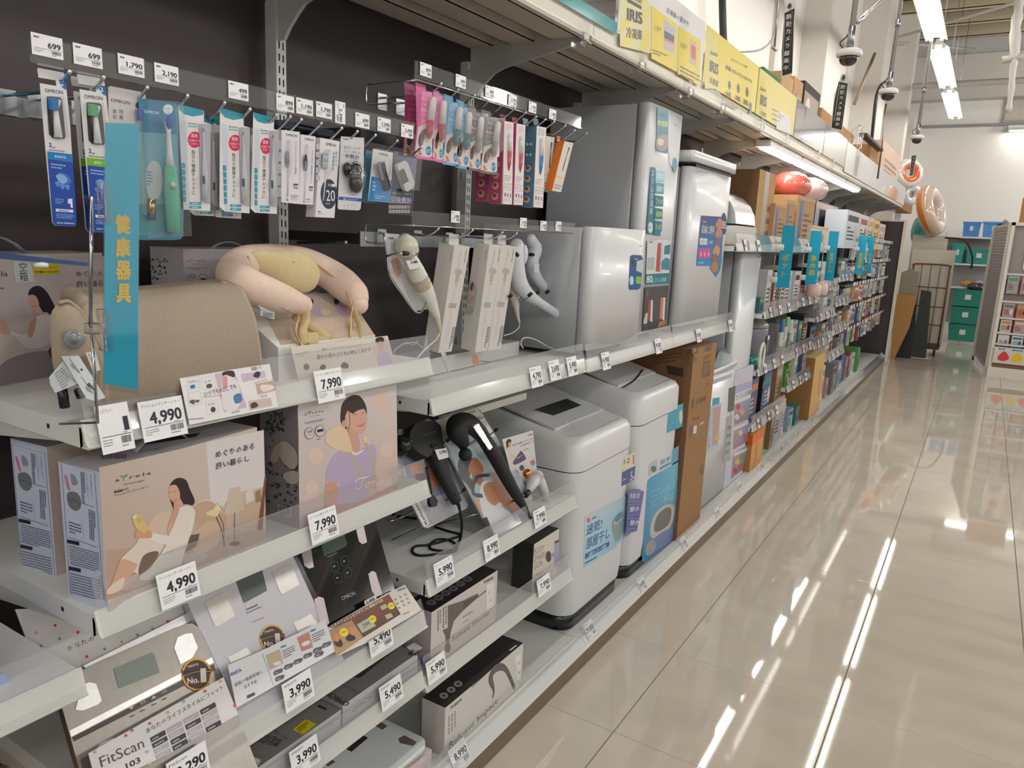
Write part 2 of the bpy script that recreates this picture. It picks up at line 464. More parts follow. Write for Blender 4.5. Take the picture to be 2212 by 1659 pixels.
def proj(p):
 d=V(p)-CAM;z=d.dot(fw);return(1106+FPX*d.dot(rt)/z,829.5-FPX*d.dot(up)/z)
def behind(t,dx,sx,sy,label):
 """a copy of a hanging pack dx metres further back on its hook, seen shifted by (sx, sy) pixels"""
 q=proj(t.location);p=onX(q[0]+sx,q[1]+sy,t.location.x-dx);return dup(t,p,label=label)
def pillow(mb,pts,n,th,rings=6,both=True,c=None):
 """soft cushion over an outline, swelling by th along n"""
 P=[V(p)for p in pts];c=V(c)if c else sum(P,V((0,0,0)))/len(P);n=V(n).normalized();rows=[]
 for k in range(rings+1):
  a=pi/2*k/rings;s=math.cos(a)
  rows.append([c+(p-c)*max(s,.02)+n*(th*math.sin(a))for p in P])
 mb.sheet(rows,closed=True)
 if both:mb.sheet([[p for p in P],[c+(p-c)*.5-n*(th*.25)for p in P],[c+(p-c)*.02-n*(th*.3)for p in P]][::-1],closed=True)
class Lean:
 """plane leaning back on a shelf: passes through (x, *, z), ang degrees from the floor"""
 def __init__(s,x,z,ang):a=rad(ang);s.n=V((math.sin(a),0,math.cos(a)));s.p=V((x,0,z));s.v=V((-math.cos(a),0,math.sin(a)))
 def at(s,T,p,off=0):return onp(T[0]+p[0]/T[2],T[1]+p[1]/T[2],s.p+s.n*off,s.n)
 def pts(s,T,ps,off=0):return[s.at(T,p,off)for p in ps]
 def print(s,mb,T,off=0,m='print'):return Print(mb,s.p+s.n*off,Y,s.v,px=True,m=m).at(*T)
 def slab(s,mb,T,ps,th,off=0):mb.prism(s.pts(T,ps,off),-s.n*th);return mb
T0=(0,0,1)
# ================= the room =================
Y1=17.9;XW=-2.1;XR=8.0;YB=-4.0;ZC=5.75
m=mat('tile',.035,bump=.0,col=(196,184,168),spec=.62)
nt=m.node_tree;b=nt.nodes['Principled BSDF']
tc=nt.nodes['Texture Coordinate'];nz=nt.nodes.new('ShaderNodeTexNoise');nz.inputs['Scale'].default_value=3.5;nz.inputs['Detail'].default_value=8
oi=nt.nodes.new('ShaderNodeObjectInfo');va=nt.nodes.new('ShaderNodeVectorMath');va.operation='ADD'
nt.links.new(tc.outputs['Object'],va.inputs[0]);nt.links.new(oi.outputs['Location'],va.inputs[1]);nt.links.new(va.outputs[0],nz.inputs['Vector'])
rp=nt.nodes.new('ShaderNodeValToRGB');rp.color_ramp.elements[0].position=.35;rp.color_ramp.elements[1].position=.7
rp.color_ramp.elements[0].color=(*lin((188,178,165)),1);rp.color_ramp.elements[1].color=(*lin((197,187,174)),1)
nt.links.new(nz.outputs['Fac'],rp.inputs[0]);nt.links.new(rp.outputs[0],b.inputs['Base Color'])
mat('grout',.8,col=(112,104,98));mat('wall',.75,col=(238,236,232),bump=.05,bscale=90,var=.015)
mat('dark_panel',.5,col=(62,54,55),bump=.1,bscale=400,var=.08)
mat('ceil',.9,col=(74,76,80),var=.1,bscale=3);mat('kick',.5,col=(112,98,82),var=.05,bscale=8)
mb=MB('grout');mb.box(XW-.1,XR,YB,Y1+.1,-.06,-.0016)
fl=struct('floor',mb)
tm=MB('tile');a=.2992;c=.0008;e=.2982
tm.add([(-e,-a,-.0016),(e,-a,-.0016),(e,a,-.0016),(-e,a,-.0016),(-e+c,-a+c,0),(e-c,-a+c,0),(e-c,a-c,0),(-e+c,a-c,0)],[(4,5,6,7),(0,1,5,4),(1,2,6,5),(2,3,7,6),(3,0,4,7)])
tme=_mesh('tile',tm,(0,0,0))
for i in range(-1,8):
 for j in range(-4,26):
  o=D.objects.new('tile',tme);C.objects.link(o);o.parent=fl
  o.location=V((-.841+.6*i+.3,2.725+.6*j+.3,0))-fl.location
mb=MB('wall');mb.box(XW-.1,XW,YB,Y1,0,ZC)
for y in(6.4,9.3,12.2,15.0):mb.box(XW-.001,XW+.012,y,y+.05,0,ZC)
wl=struct('wall_left',mb)
mb=MB('wall');mb.box(XW-.1,XR,Y1,Y1+.1,0,ZC);struct('wall_back',mb)
mb=MB('wall');mb.box(XR,XR+.1,YB,Y1,0,ZC);struct('wall_right',mb)
mb=MB('wall');mb.box(XW-.1,XR,YB-.1,YB,0,ZC);struct('wall_front',mb)
mb=MB('ceil');mb.box(XW-.1,XR,YB,Y1,ZC,ZC+.05);ce=struct('ceiling',mb)
for k in range(22):
 y=-2+.95*k
 mb=MB('paint',(190,178,150));mb.box(XW,XR,y,y+.16,ZC-.2,ZC-.19).box(XW,XR,y,y+.02,ZC-.2,ZC).box(XW,XR,y+.14,y+.16,ZC-.2,ZC)
 obj('purlin',mb,ce)
# pillars and rails on the left wall
def trim(n,x0,x1,y0,y1,z0,z1,col=(224,220,214),m='paint'):
 mb=MB(m,col);mb.box(x0,x1,y0,y1,z0,z1);o=struct('trim_%d'%n,mb);return o
trim(1,XW,-1.82,9.25,10.55,0,ZC)
trim(2,XW,-1.72,12.9,13.6,0,ZC)
trim(3,XW,-1.55,15.2,15.6,0,ZC,(215,211,205))
trim(4,XW,-1.6,17.2,17.9,0,4.2)
trim(5,XW,XR,17.55,17.9,4.55,5.35,(205,202,196))
trim(6,XW,XR,17.74,17.9,4.06,4.10,(150,150,152))
trim(7,XW,XW+.16,2,9.25,2.95,3.14,(232,230,226))
trim(8,XW,XW+.05,4.9,5.05,3.14,ZC,(214,208,200))
trim(9,XW,XW+.05,8.0,8.12,3.14,ZC,(214,208,200))
mb=MB('paint',(178,170,158));mb.box(-.15,.9,17.86,17.9,4.12,4.55).box(-.12,.87,17.85,17.87,4.16,4.52,(196,190,182));struct('window_1',mb)
# ================= gondola run =================
YU=[.63+.9*k for k in range(14)]
XB,XP,XF=-1.78,-1.75,-1.172
WM_COL=(222,224,221)
KX=-1.10
def post(y,z1=2.2):
 mb=MB('white_metal',(206,209,207));mb.box(XP,-1.708,y-.034,y,0,z1)
 z=.16
 mb.set('matt',(18,18,20))
 while z<z1-.04 and y<3.4:
  mb.box(-1.7085,-1.7078,y-.026,y-.0215,z,z+.019);mb.box(-1.7085,-1.7078,y-.0125,y-.008,z-.002,z+.017);z+=.0315
 for z in(.62,1.18,1.81):
  mb.box(-1.735,-1.7315,y-.0343,y-.0338,z,z+.028)
 mb.set('white_metal',(206,209,207));mb.box(-1.752,-1.72,y-.03,y-.004,z1,z1+.03)
 return mb
FB=['left of the first','left of the second','left of the third','left of the fourth','left of the fifth','left of the sixth','left of the seventh','left of the eighth','right of the eighth']
FN=['first','second','third','fourth','fifth','sixth','seventh','last but one','last']
for k,y in enumerate([-.27]+YU):
 where=['at the left edge of the bay behind the lower-left shelf','just left of the toothbrush hooks','rising behind the thermometer packs','rising behind the pink massager boxes','at the left of the tall freezer'][k]if k<5 else 'number %d along the run from the near end, partly hidden by goods'%(k+1)
 if k>5:where='at the %s of the far small-goods bays'%FB[k-6]if k<14 else 'beside the dark end panel'
 if k==5:where='behind the slim freezer with the 85 litre poster'
 tag(obj('shelf_post',post(y)),'white slotted steel shelf post '+where,'shelf post','slotted posts of the gondola run')
for k,y in enumerate([-.27]+YU[:-1]):
 mb=MB('dark_panel');mb.box(XB-.02,XB,y,y+.899,.06,2.325)
 nm=['behind the blue-grey lower-left shelf','behind the toothbrush and thermometer packs','behind the pink and blue massager packs','behind the tall freezer','behind the slim freezer'][k]if k<5 else 'of the %s far small-goods bay'%FN[k-5]
 o=obj('back_panel',mb);tag(o,'dark brown steel back panel '+nm,'back panel','dark back panels of the gondola')
# base decks with their price rails and the brown kick boards
def rail_profile(x,z0,h=.05,top=.055):
 """cross-section points (x, z) of the white lip and of the clear cover"""
 return x
def shelf(y0,y1,z0,xf=XF,xb=-1.745,name='shelf',label='',cat='shelf',group='steel shelves of the gondola',cover=True,tilt=.014,thick=.038,ctop=.052,end=True,col=WM_COL):
 """z0: lower edge of the front lip"""
 t=thing(name,label,cat,((xf+xb)/2,(y0+y1)/2,z0),group)
 a,b=y0+.003,y1-.004
 mb=MB('white_metal',col)
 mb.box(xb,xf-.018,a,b,z0+thick-.004,z0+thick)
 mb.box(xb,xf-.018,a,a+.002,z0-.0,z0+thick-.004).box(xb,xf-.018,b-.002,b,z0,z0+thick-.004)
 mb.box(xf-.022,xf-.018,a,b,z0+.0,z0+thick-.004)
 for f in(.35,.65):
  yy=a+(b-a)*f;mb.box(xb+.02,xf-.03,yy,yy+.03,z0+thick-.02,z0+thick-.004)
 mb.set('matt',(25,25,28)).box(xf-.12,xf-.112,a-.0004,a+.0006,z0+.016,z0+.024)
 obj('shelf_board',mb,t)
 mb=MB('gloss',(226,228,222))
 prof=[(xf,z0),(xf+.004,z0+.004),(xf-.004,z0+.008),(xf-tilt,z0+.044),(xf-tilt-.003,z0+.046),(xf-tilt-.006,z0+.044),(xf-.008,z0+.004),(xf-.02,z0+.002),(xf-.02,z0)]
 mb.prism([(p[0],a,p[1])for p in prof],(0,b-a,0));obj('price_rail',mb,t)
 if cover:
  mb=MB('milky');n=.0012
  prof=[(xf+.005,z0+.003),(xf+.001,z0+.02),(xf-tilt+.004,z0+.05),(xf-tilt-.008,z0+.05+ctop),(xf-tilt-.0095,z0+.05+ctop),(xf-tilt+.0025,z0+.05),(xf-.0005,z0+.02),(xf+.0035,z0+.003)]
  mb.prism([(p[0],a+.003,p[1])for p in prof],(0,b-a-.006,0))
  mb.box(xf-tilt-.0095,xf-tilt-.0065,a+.003,b-.003,z0+.05+ctop-.0015,z0+.051+ctop)
  obj('clear_cover',mb,t)
 for yy in(a+.004,b-.008):
  mb=MB('white_metal',(200,203,200));mb.prism([(xb,yy,z0+thick-.006),(xb,yy,z0-.06),(xb+.05,yy,z0-.06),(xf-.09,yy,z0-.002),(xf-.09,yy,z0+thick-.006)],(0,.002,0));obj('bracket',mb,t)
 return t
def deck(y0,y1,label):
 t=thing('base_deck',label,'shelf base',(-1.42,(y0+y1)/2,0),'base decks of the gondola')
 mb=MB('white_metal',(206,208,204));mb.box(XP,-1.14,y0+.002,y1-.002,.094,.098).box(-1.145,-1.128,y0+.002,y1-.002,.098,.104,(228,230,226));obj('deck_board',mb,t)
 mb=MB('gloss',(222,224,220));xf=-1.096;z0=.068
 mb.prism([(p[0],y0+.002,p[1])for p in[(xf,z0),(xf+.004,z0+.004),(xf-.002,z0+.01),(xf-.022,z0+.038),(xf-.03,z0+.04),(xf-.02,z0)]],(0,y1-y0-.004,0));obj('price_rail',mb,t)
 mb=MB('milky');mb.prism([(p[0],y0+.004,p[1])for p in[(xf+.006,z0+.006),(xf-.018,z0+.045),(xf-.034,z0+.083),(xf-.0355,z0+.083),(xf-.0195,z0+.045),(xf+.0045,z0+.006)]],(0,y1-y0-.008,0));obj('clear_cover',mb,t)
 mb=MB('kick');mb.box(-1.13,-1.10,y0+.001,y1-.001,0,.066);obj('kick_board',mb,t)
BN=['in the bay left of the massager bay','under the scale boxes','under the Release boxes','under the two washing machines','under the brown carton and the white freezer','under the orange box']
for k,y in enumerate([-.27]+YU[:-1]):
 deck(y,y+.9,'white base deck with brown kick board '+(BN[k]if k<6 else 'in the %s far bay'%FN[k-6]))
# top shelves
def top_shelf(y0,y1,label,xf=-1.225):
 t=thing('top_shelf',label,'shelf',(-1.5,(y0+y1)/2,2.26),'high top shelves of the gondola')
 mb=MB('white_metal',(206,200,190));z=2.335
 mb.box(-1.76,xf-.02,y0+.002,y1-.002,z-.006,z);obj('shelf_board',mb,t)
 mb=MB('white_metal',(206,198,186))
 for x in(-1.70,-1.53,-1.36):
  mb.box(x-.012,x+.09,y0+.004,y1-.004,z-.062,z-.059).box(x-.012,x-.009,y0+.004,y1-.004,z-.062,z-.006).box(x+.087,x+.09,y0+.004,y1-.004,z-.062,z-.006)
 obj('stiffener',mb,t)
 mb=MB('white_metal',(226,222,210));mb.prism([(p[0],y0+.002,p[1])for p in[(xf,2.262),(xf+.006,2.27),(xf-.002,2.28),(xf-.004,2.315),(xf+.002,2.33),(xf-.02,2.335),(xf-.02,2.262)]],(0,y1-y0-.004,0));obj('front_lip',mb,t)
 mb=MB('white_metal',(198,200,196))
 yy=y1-.030
 arc=[(-1.708+.03,2.10),(-1.66,2.125),(-1.63,2.155),(-1.60,2.18),(-1.56,2.195),(-1.5,2.207),(-1.30,2.245),(-1.25,2.258)]
 pts=[(-1.708,2.10)]+arc+[(-1.245,2.33),(-1.708,2.33)]
 mb.prism([(x,yy,zz)for x,zz in pts],(0,.0025,0))
 mb.prism([(x,yy-.004,zz)for x,zz in arc]+[(x,yy-.004,zz+.004)for x,zz in arc[::-1]],(0,.010,0))
 obj('bracket',mb,t);return t
for k,y in enumerate([-.27]+YU):
 nm=['above the frame at the near end','above the toothbrush packs','above the pink massager packs','above the tall freezer','above the slim freezer','above the tall brown carton']
 top_shelf(y,y+.9,'wide high steel shelf '+(nm[k]if k<6 else 'over the %s far bay past the tall carton'%FN[min(k-6,8)]))
mb=MB('dark_panel');mb.box(-1.80,-1.10,12.40,12.43,0,2.03);t=thing('end_panel','dark brown end panel with a cream front post closing the gondola','panel',(-1.42,12.42,0));obj('panel',mb,t)
mb=MB('paint',(222,216,204));mb.box(-1.10,-1.06,12.37,12.46,0,2.05).box(-1.8,-1.06,12.39,12.44,2.03,2.05);obj('post',mb,t)
# ================= fluorescent lamps =================
def fixture(loc,ln,label,along='y',group='fluorescent lamps in the row over the aisle'):
 t=thing('ceiling_lamp',label,'lamp',(0,0,0),group,local=True)
 mb=MB('gloss',(235,235,232));h=ln/2
 prof=[(-.10,-.0),(-.11,-.02),(-.035,.03),(-.02,.07),(.02,.07),(.035,.03),(.11,-.02),(.10,0),(.03,.05),(-.03,.05)]
 prof=[(-.11,-.02),(-.035,.035),(-.03,.075),(.03,.075),(.035,.035),(.11,-.02),(.108,-.024),(.03,.012),(-.03,.012),(-.108,-.024)]
 mb.prism([(x,-h,z)for x,z in prof],(0,ln,0));obj('reflector',mb,t)
 for x in(-.052,.052):
  mb=MB('lamp');mb.cyl((x,-h+.04,-.012),(x,h-.04,-.012),.0165,10);obj('tube',mb,t)
  for e in(-h+.01,h-.04):mb=MB('paint',(235,235,230));mb.box(x-.018,x+.018,e,e+.03,-.03,.02);obj('lamp_holder',mb,t)
 for y in(-h+.3,h-.3):mb=MB('steel',(170,170,172));mb.cyl((0,y,.07),(0,y,ZC-loc[2]-.19),.004,6);obj('hanger',mb,t)
 t.location=loc
 if along=='x':t.rotation_euler=(0,0,pi/2)
 return t
LN=['farthest and smallest of three in view','middle one of three in view','nearest of three, cut by the top edge']
for k in range(7):
 yc=14.55-2.87*k
 fixture((-.83,yc,3.95),2.55,'twin-tube fluorescent lamp over the aisle, '+(LN[k]if k<3 else['just above','overhead of','behind','far behind'][k-3]+' the photographer'))
fixture((.62,17.72,3.97),1.3,'twin-tube lamp fixed high on the far wall, lighting it brightly','x',group='lamps on the far wall')
for k in range(4):
 y=5.0+1.0*k
 t=thing('strip_lamp','slim strip lamp under the high shelf lip, %s of four'%['nearest','second','third','farthest'][k],'lamp',(-1.29,y,2.22),'strip lamps under the high shelf')
 mb=MB('paint',(240,240,240));mb.box(-1.34,-1.25,y,y+.93,2.222,2.262);obj('housing',mb,t)
 mb=MB('lamp');mb.rbox(-1.325,-1.262,y+.02,y+.91,2.208,2.222,.006,1,2);obj('tube',mb,t)
# ================= near bays: shelves, label rails, hooks =================
YB1,YB2=.63,1.53
shelf(.63,1.53,1.251,label='white steel shelf holding the beige cushion massager display',group='steel shelves of the massager bay')
shelf(.63,1.53,.920,label='white steel shelf carrying the two large boxed massagers',group='steel shelves of the massager bay')
shelf(.63,1.53,.540,label='white steel shelf with the leaning bathroom scales',group='steel shelves of the massager bay',ctop=.03)
shelf(.63,1.53,.357,label='white steel shelf with flat boxed scales in its lowest gap',group='steel shelves of the massager bay',ctop=.03)
shelf(-.27,.61,.832,label='white steel shelf cut by the lower left edge of the photo',group='steel shelves of the massager bay')
shelf(1.53,2.43,1.140,label='white steel shelf under the hanging handheld massagers',group='steel shelves of the second bay')
shelf(1.53,2.43,.626,label='white steel shelf with two black body massagers on stands',group='steel shelves of the second bay')
shelf(1.53,2.43,.334,label='white steel shelf with the body shape gun box',group='steel shelves of the second bay')
shelf(2.44,3.33,1.135,label='white steel shelf carrying the small and the tall freezer',group='steel shelves of the freezer bays')
shelf(3.33,4.33,1.135,label='white steel shelf carrying the slim freezer with 85 litre poster',group='steel shelves of the freezer bays')
def label_rail(y0,y1,zt,zb,x,label,xb=-1.47,wires=True):
 t=thing('label_rail',label,'label rail',(x,(y0+y1)/2,zb),'clear label rails over the hooks')
 mb=MB('clear');mb.box(x-.002,x-.001,y0,y1,zb,zt).box(x-.006,x+.004,y0,y1,zb-.0015,zb)
 mb.box(x-.004,x+.001,y0,y1,zt-.001,zt);obj('clear_strip',mb,t)
 if wires:
  mb=MB('chrome',(205,208,212))
  z=zb-.004
  pts=[(x-.004,y0+.02,z),(xb+.06,y0+.02,z),(xb+.04,y0+.02,z-.01),(xb+.04,y0+.02,z-.045),(xb+.06,y0+.02,z-.05),(x-.06,y0+.02,z-.05)]
  mb.tube(smooth_pts(pts,n=3),.0022,6);obj('wire_arm',mb,t)
  mb=MB('chrome',(205,208,212));mb.tube([(x-.004,y0+.005,z),(x-.004,y1-.005,z)],.002,6);obj('wire',mb,t)
 return t
label_rail(.63,1.53,1.877,1.838,-1.25,'clear label rail with the 699 and 1,790 price cards',wires=False)
label_rail(1.53,2.43,2.023,1.985,-1.255,'upper clear label rail over the pink massager packs')
label_rail(1.53,2.43,1.664,1.632,-1.255,'lower clear label rail over the wand massagers')
for y0,y1,z0,z1,lb in((-.25,.62,1.775,1.812,'chrome hook bar left of the toothbrush packs'),(.64,1.49,1.778,1.812,'chrome hook bar behind the toothbrush packs'),(1.56,2.41,1.844,1.884,'chrome hook bar behind the pink massager packs'),(1.56,2.41,1.566,1.606,'chrome hook bar behind the wand massager boxes')):
 t=thing('hook_bar',lb,'hook bar',(-1.46,(y0+y1)/2,z0),'hook bars on the back panels')
 mb=MB('steel',(170,176,182));mb.box(-1.470,-1.460,y0,y1,z0,z1);obj('bar',mb,t)
 for yy in(y0-.004,y1):mb=MB('matt',(34,32,34));mb.box(-1.74,-1.462,yy,yy+.004,z0+.006,z1-.006);obj('side_arm',mb,t)
def hook(tip,x=-1.25,xb=-1.455,label='',group='hooks',drop=.026,col=(200,205,210)):
 p=onX(tip[0],tip[1],x);y,z=p.y,p.z
 t=thing('display_hook',label,'hook',(x,y,z-drop),group)
 mb=MB('chrome',col)
 pts=[(xb,y,z-drop+.002),(x-.06,y,z-drop),(x-.04,y,z-drop+.001),(x-.018,y,z-.012),(x,y,z)]
 mb.tube(smooth_pts(pts,n=4),.003,8);obj('hook_wire',mb,t)
 mb=MB('chrome',(240,240,242));mb.ball((x,y,z),.0037,n=8,m=5);obj('tip',mb,t)
 mb=MB('steel',(180,184,188));mb.box(xb-.006,xb+.002,y-.018,y+.018,z-drop-.03,z-drop+.012);obj('hook_plate',mb,t)
 return t
ordn=['first','second','third','fourth','fifth','sixth','seventh','eighth','ninth','tenth','eleventh','twelfth','thirteenth','fourteenth']
H1=[(150,155),(224,167),(318,189),(405,207),(485,222),(540,236),(597,248),(627,252),(651,258),(694,266),(738,277),(772,284),(811,292),(858,304),(911,318)]
for i,p in enumerate(H1):
 hook(p,label='chrome display hook, %s from the left in the toothbrush and thermometer row'%(ordn[i]if i<14 else 'last'),group='hooks of the toothbrush row',col=(120,180,225)if i==0 else(200,205,210))
H2=[(953,181),(990,194),(1025,206),(1056,218),(1086,226),(1112,234),(1136,243),(1158,252),(1178,258),(1197,263),(1221,271),(1241,282),(1267,288)]
for i,p in enumerate(H2):
 hook(p,x=-1.255,label='chrome display hook, %s from the left in the pink massager row'%ordn[i],group='hooks of the massager pack row')
H3=[(947,494),(1021,497),(1085,502),(1116,504),(1259,510)]
for i,p in enumerate(H3):
 hook(p,x=-1.255,label='chrome display hook, %s from the left above the wand massagers'%ordn[i],group='hooks of the wand row',drop=.02)
t=thing('display_hook','empty black hook with chrome tip alone on the dark panel','hook',(-1.4,1.45,1.57))
a=onX(642,524,-1.60);b=onX(747,523,-1.45);mb=MB('gloss',(30,30,34));mb.tube([a,b],.004,8);obj('hook_wire',mb,t)
mb=MB('chrome',(240,240,240));mb.ball(b,.005,n=8,m=6);obj('tip',mb,t)
# ================= price cards =================
DK=(38,42,54)
def price_face(P,price,head,w,h,big=True,seed=1):
 if head:P.text(head,(.06,.83),(.94 if len(head)>7 else .5,.83),h*.09,DK)
 n=len(price.replace(',','').replace('.',''))
 x0=.94-.17*n-.06*(len(price)-n)if big else .96-.15*n-.05*(len(price)-n)
 P.text(price,(x0,.42),(.93,.42),h*(.30 if big else .26),DK,bold=.03)
 P.stroke([(.06,.345),(.95,.345)],h*.014,DK,sm=False)
 P.lines(.07,.30,.36,.14,3,(110,112,120),.35,seed)
 P.bars(.62,.16,.93,.31,(60,60,66),18,seed)
 P.lines(.62,.13,.93,.08,1,(110,112,120),.5,seed);P.lines(.72,.395,.9,.37,1,(90,92,100),.6,seed)
def price_card(tl,tr,price,label,head='体組成計',x=XF,z0=1.251,h=.066,w=None,tilt=13,group='price cards on the shelf rails',rows=True,big=True,rot=0):
 n=V((math.cos(rad(tilt)),0,math.sin(rad(tilt))));p0=V((x+.007,0,z0+.004));upv=V((-n.z,0,n.x))
 a=onp(tl[0],tl[1],p0,n)
 if w is None:w=(onp(tr[0],tr[1],p0,n)-a).length
 o=a-upv*h
 t=thing('price_card',label,'price card',tuple(o+Y*w/2),group)
 mb=MB('print',(236,236,240));q=[o-n*.0006,o+Y*w-n*.0006,o+Y*w+upv*h-n*.0006,o+upv*h-n*.0006]
 mb.prism(q,n*.0006);obj('card',mb,t)
 pb=MB('print');P=Print(pb,o,Y,upv,w,h)
 price_face(P,price,head,w,h,big,seed=int(tl[0]));obj('printed_face',pb,t)
 return t
def small_card(tl,price,label,x,w=.0455,h=.031,group='small price cards on the clear label rails',vert=False):
 a=onX(tl[0],tl[1],x+.0015);
 if vert:w,h=h,w
 o=V((x+.0015,a.y,a.z-h));t=thing('price_card',label,'price card',tuple(o+Y*w/2),group)
 mb=MB('print',(236,236,240));mb.box(x+.0009,x+.0015,o.y,o.y+w,o.z,o.z+h);obj('card',mb,t)
 pb=MB('print')
 if vert:P=Print(pb,o+Z*h,-Z,Y,h,w)
 else:P=Print(pb,o,Y,Z,w,h)
 price_face(P,price,None,min(w,h)if 0 else(h if vert else w),w if vert else h,False,seed=int(tl[0]))
 P.lines(.08,.88,.42,.78,1,DK,.7,3);obj('printed_face',pb,t);return t
pc=price_card
n13=rad(13)
pc((203,879),(262,868),'1','tall price card reading 1 at the far left of the cushion shelf','ディスプレイ1',w=.055,h=.079)
pc((296,870),(390,851),'4,990','price card reading 4,990 under the beige cushion massager','クッションマッサージャー',w=.083,h=.069)
pc((677,803),(735,791),'7,990','price card reading 7,990 under the cream neck massager','コードレス首マッサージャ',w=.080,h=.069)
pc((336,1244),(427,1210),'4,990','price card reading 4,990 under the boxed cushion massager','クッションマッサージャー',z0=.920,w=.080,h=.066)
pc((664,1113),(727,1094),'7,990','price card reading 7,990 under the box with the purple-shirt woman','コードレス首マッサージャ',z0=.920,w=.083,h=.069)
pc((358,1651),(443,1597),'3,290','price card reading 3,290 at the bottom photo edge','FitScan',z0=.540)
pc((608,1480),(671,1451),'3,990','price card reading 3,990 under the white scale',z0=.540)
pc((793,1368),(843,1343),'5,490','price card reading 5,490 under the black glass scale',z0=.540)
pc((624,1626),(684,1590),'3,990','price card reading 3,990 below the shelf with flat scale boxes',z0=.357)
pc((818,1487),(865,1458),'5,490','price card reading 5,490 below the flat grey scale box',z0=.357)
pc((936,1220),(977,1209),'5,990','price card reading 5,990 under the black massager with cable','リリースシューター',z0=.626)
pc((1043,1170),(1075,1160),'8,990','price card reading 8,990 under the leaning black hook massager','リリースインパクト',z0=.626)
pc((1151,1106),(1177,1096),'7,990','price card reading 7,990 under the white and copper massage gun',z0=.626,h=.06)
pc((919,1434),(960,1412),'5,990','price card reading 5,990 under the Release Shooter box',z0=.334)
pc((1159,1256),(1187,1243),'7,990','price card reading 7,990 under the body shape gun box',z0=.334,h=.06)
pc((1143,795),(1169,787),'4,790','price card reading 4,790, left of three under the wand massagers',z0=1.140,w=.072,h=.066)
pc((1184,781),(1210,774),'3,690','price card reading 3,690, middle of three under the wand massagers',z0=1.140,w=.072,h=.066)
pc((1223,773),(1248,766),'5,490','price card reading 5,490, right of three under the wand massagers',z0=1.140,w=.072,h=.066)
pc((1298,763),(1318,757),'14,900','price card reading 14,900 under the small white freezer','冷凍庫',z0=1.135,w=.070,h=.066)
pc((1414,733),(1430,728),'49,800','price card reading 49,800 under the tall slim freezer','冷凍庫',z0=1.135,w=.070,h=.066)
pc((1503,712),(1516,708),'39,800','price card reading 39,800 under the 85 litre freezer','冷凍庫',z0=1.135,w=.070,h=.066)
pc((1573,692),(1585,689),'29,800','price card at the right end of the freezer shelf rail','冷凍庫',z0=1.135,w=.070,h=.066)
kw=dict(x=-1.103,z0=.074,tilt=28,group='price cards on the base rail')
pc((967,1624),(1005,1601),'8,990','price card reading 8,990 under the Release Impact box','リリースインパクト',**kw)
pc((1260,1350),(1282,1337),'29,800','price card reading 29,800 under the first washing machine','全自動洗濯機',w=.07,**kw)
pc((1375,1253),(1391,1240),'34,800','price card reading 34,800 under the second washing machine','全自動洗濯機',w=.07,**kw)
pc((1468,1165),(1481,1153),'24,800','price card under the tall brown carton','冷凍庫',w=.07,**kw)
pc((1542,1100),(1553,1090),'59,800','price card under the white chest freezer','冷凍庫',w=.07,**kw)
pc((1592,1044),(1600,1036),'19,800','price card under the poster rack of the white freezer','冷凍庫',w=.07,**kw)
for tl,pr,lb in(((66,68),'699','leftmost small price card, reading 699, above the blue toothbrush heads'),((157,91),'699','small price card reading 699 above the green toothbrush heads'),((254,114),'1,790','small price card reading 1,790 above the blue category sign'),((333,134),'2,190','small price card reading 2,190 above the mint toothbrush'),((493,173),'499','small price card reading 499 above the red-dot thermometers'),((597,201),'899','small price card reading 899 in front of the slotted post'),((640,210),'1,190','small price card reading 1,190 above the thermometer boxes'),((683,218),'1,790','small price card reading 1,790 above the large-display thermometer'),((768,242),'699','small price card reading 699 above the clip pedometer'),((816,252),'1,290','small price card reading 1,290 above the blue and white pedometer'),((867,266),'2,490','small price card reading 2,490 in front of the pink packs')):
 small_card(tl,pr,lb,-1.25)
small_card((724,217),'2,390','small price card reading 2,390 turned upright on the rail',-1.25,vert=True)
for tl,pr,lb in(((908,133),'899','small price card reading 899 at the left of the upper rail'),((985,159),'899','small price card reading 899, second on the upper rail'),((1049,183),'899','small price card reading 899, third on the upper rail'),((1099,202),'1,790','small price card reading 1,790, fourth on the upper rail'),((1143,218),'1,790','small price card reading 1,790, fifth on the upper rail'),((1187,234),'1,880','small price card reading 1,880, last on the upper rail')):
 small_card(tl,pr,lb,-1.255)
for tl,pr,lb in(((975,455),'2,480','small price card reading 2,480 above the wand boxes'),((1124,470),'4,790','small price card reading 4,790 on the lower clear rail over the cords'),((1168,477),'3,690','small price card reading 3,690 on the lower rail'),((1201,478),'5,490','small price card reading 5,490 at the lower rail right end')):
 small_card(tl,pr,lb,-1.255,w=.04)
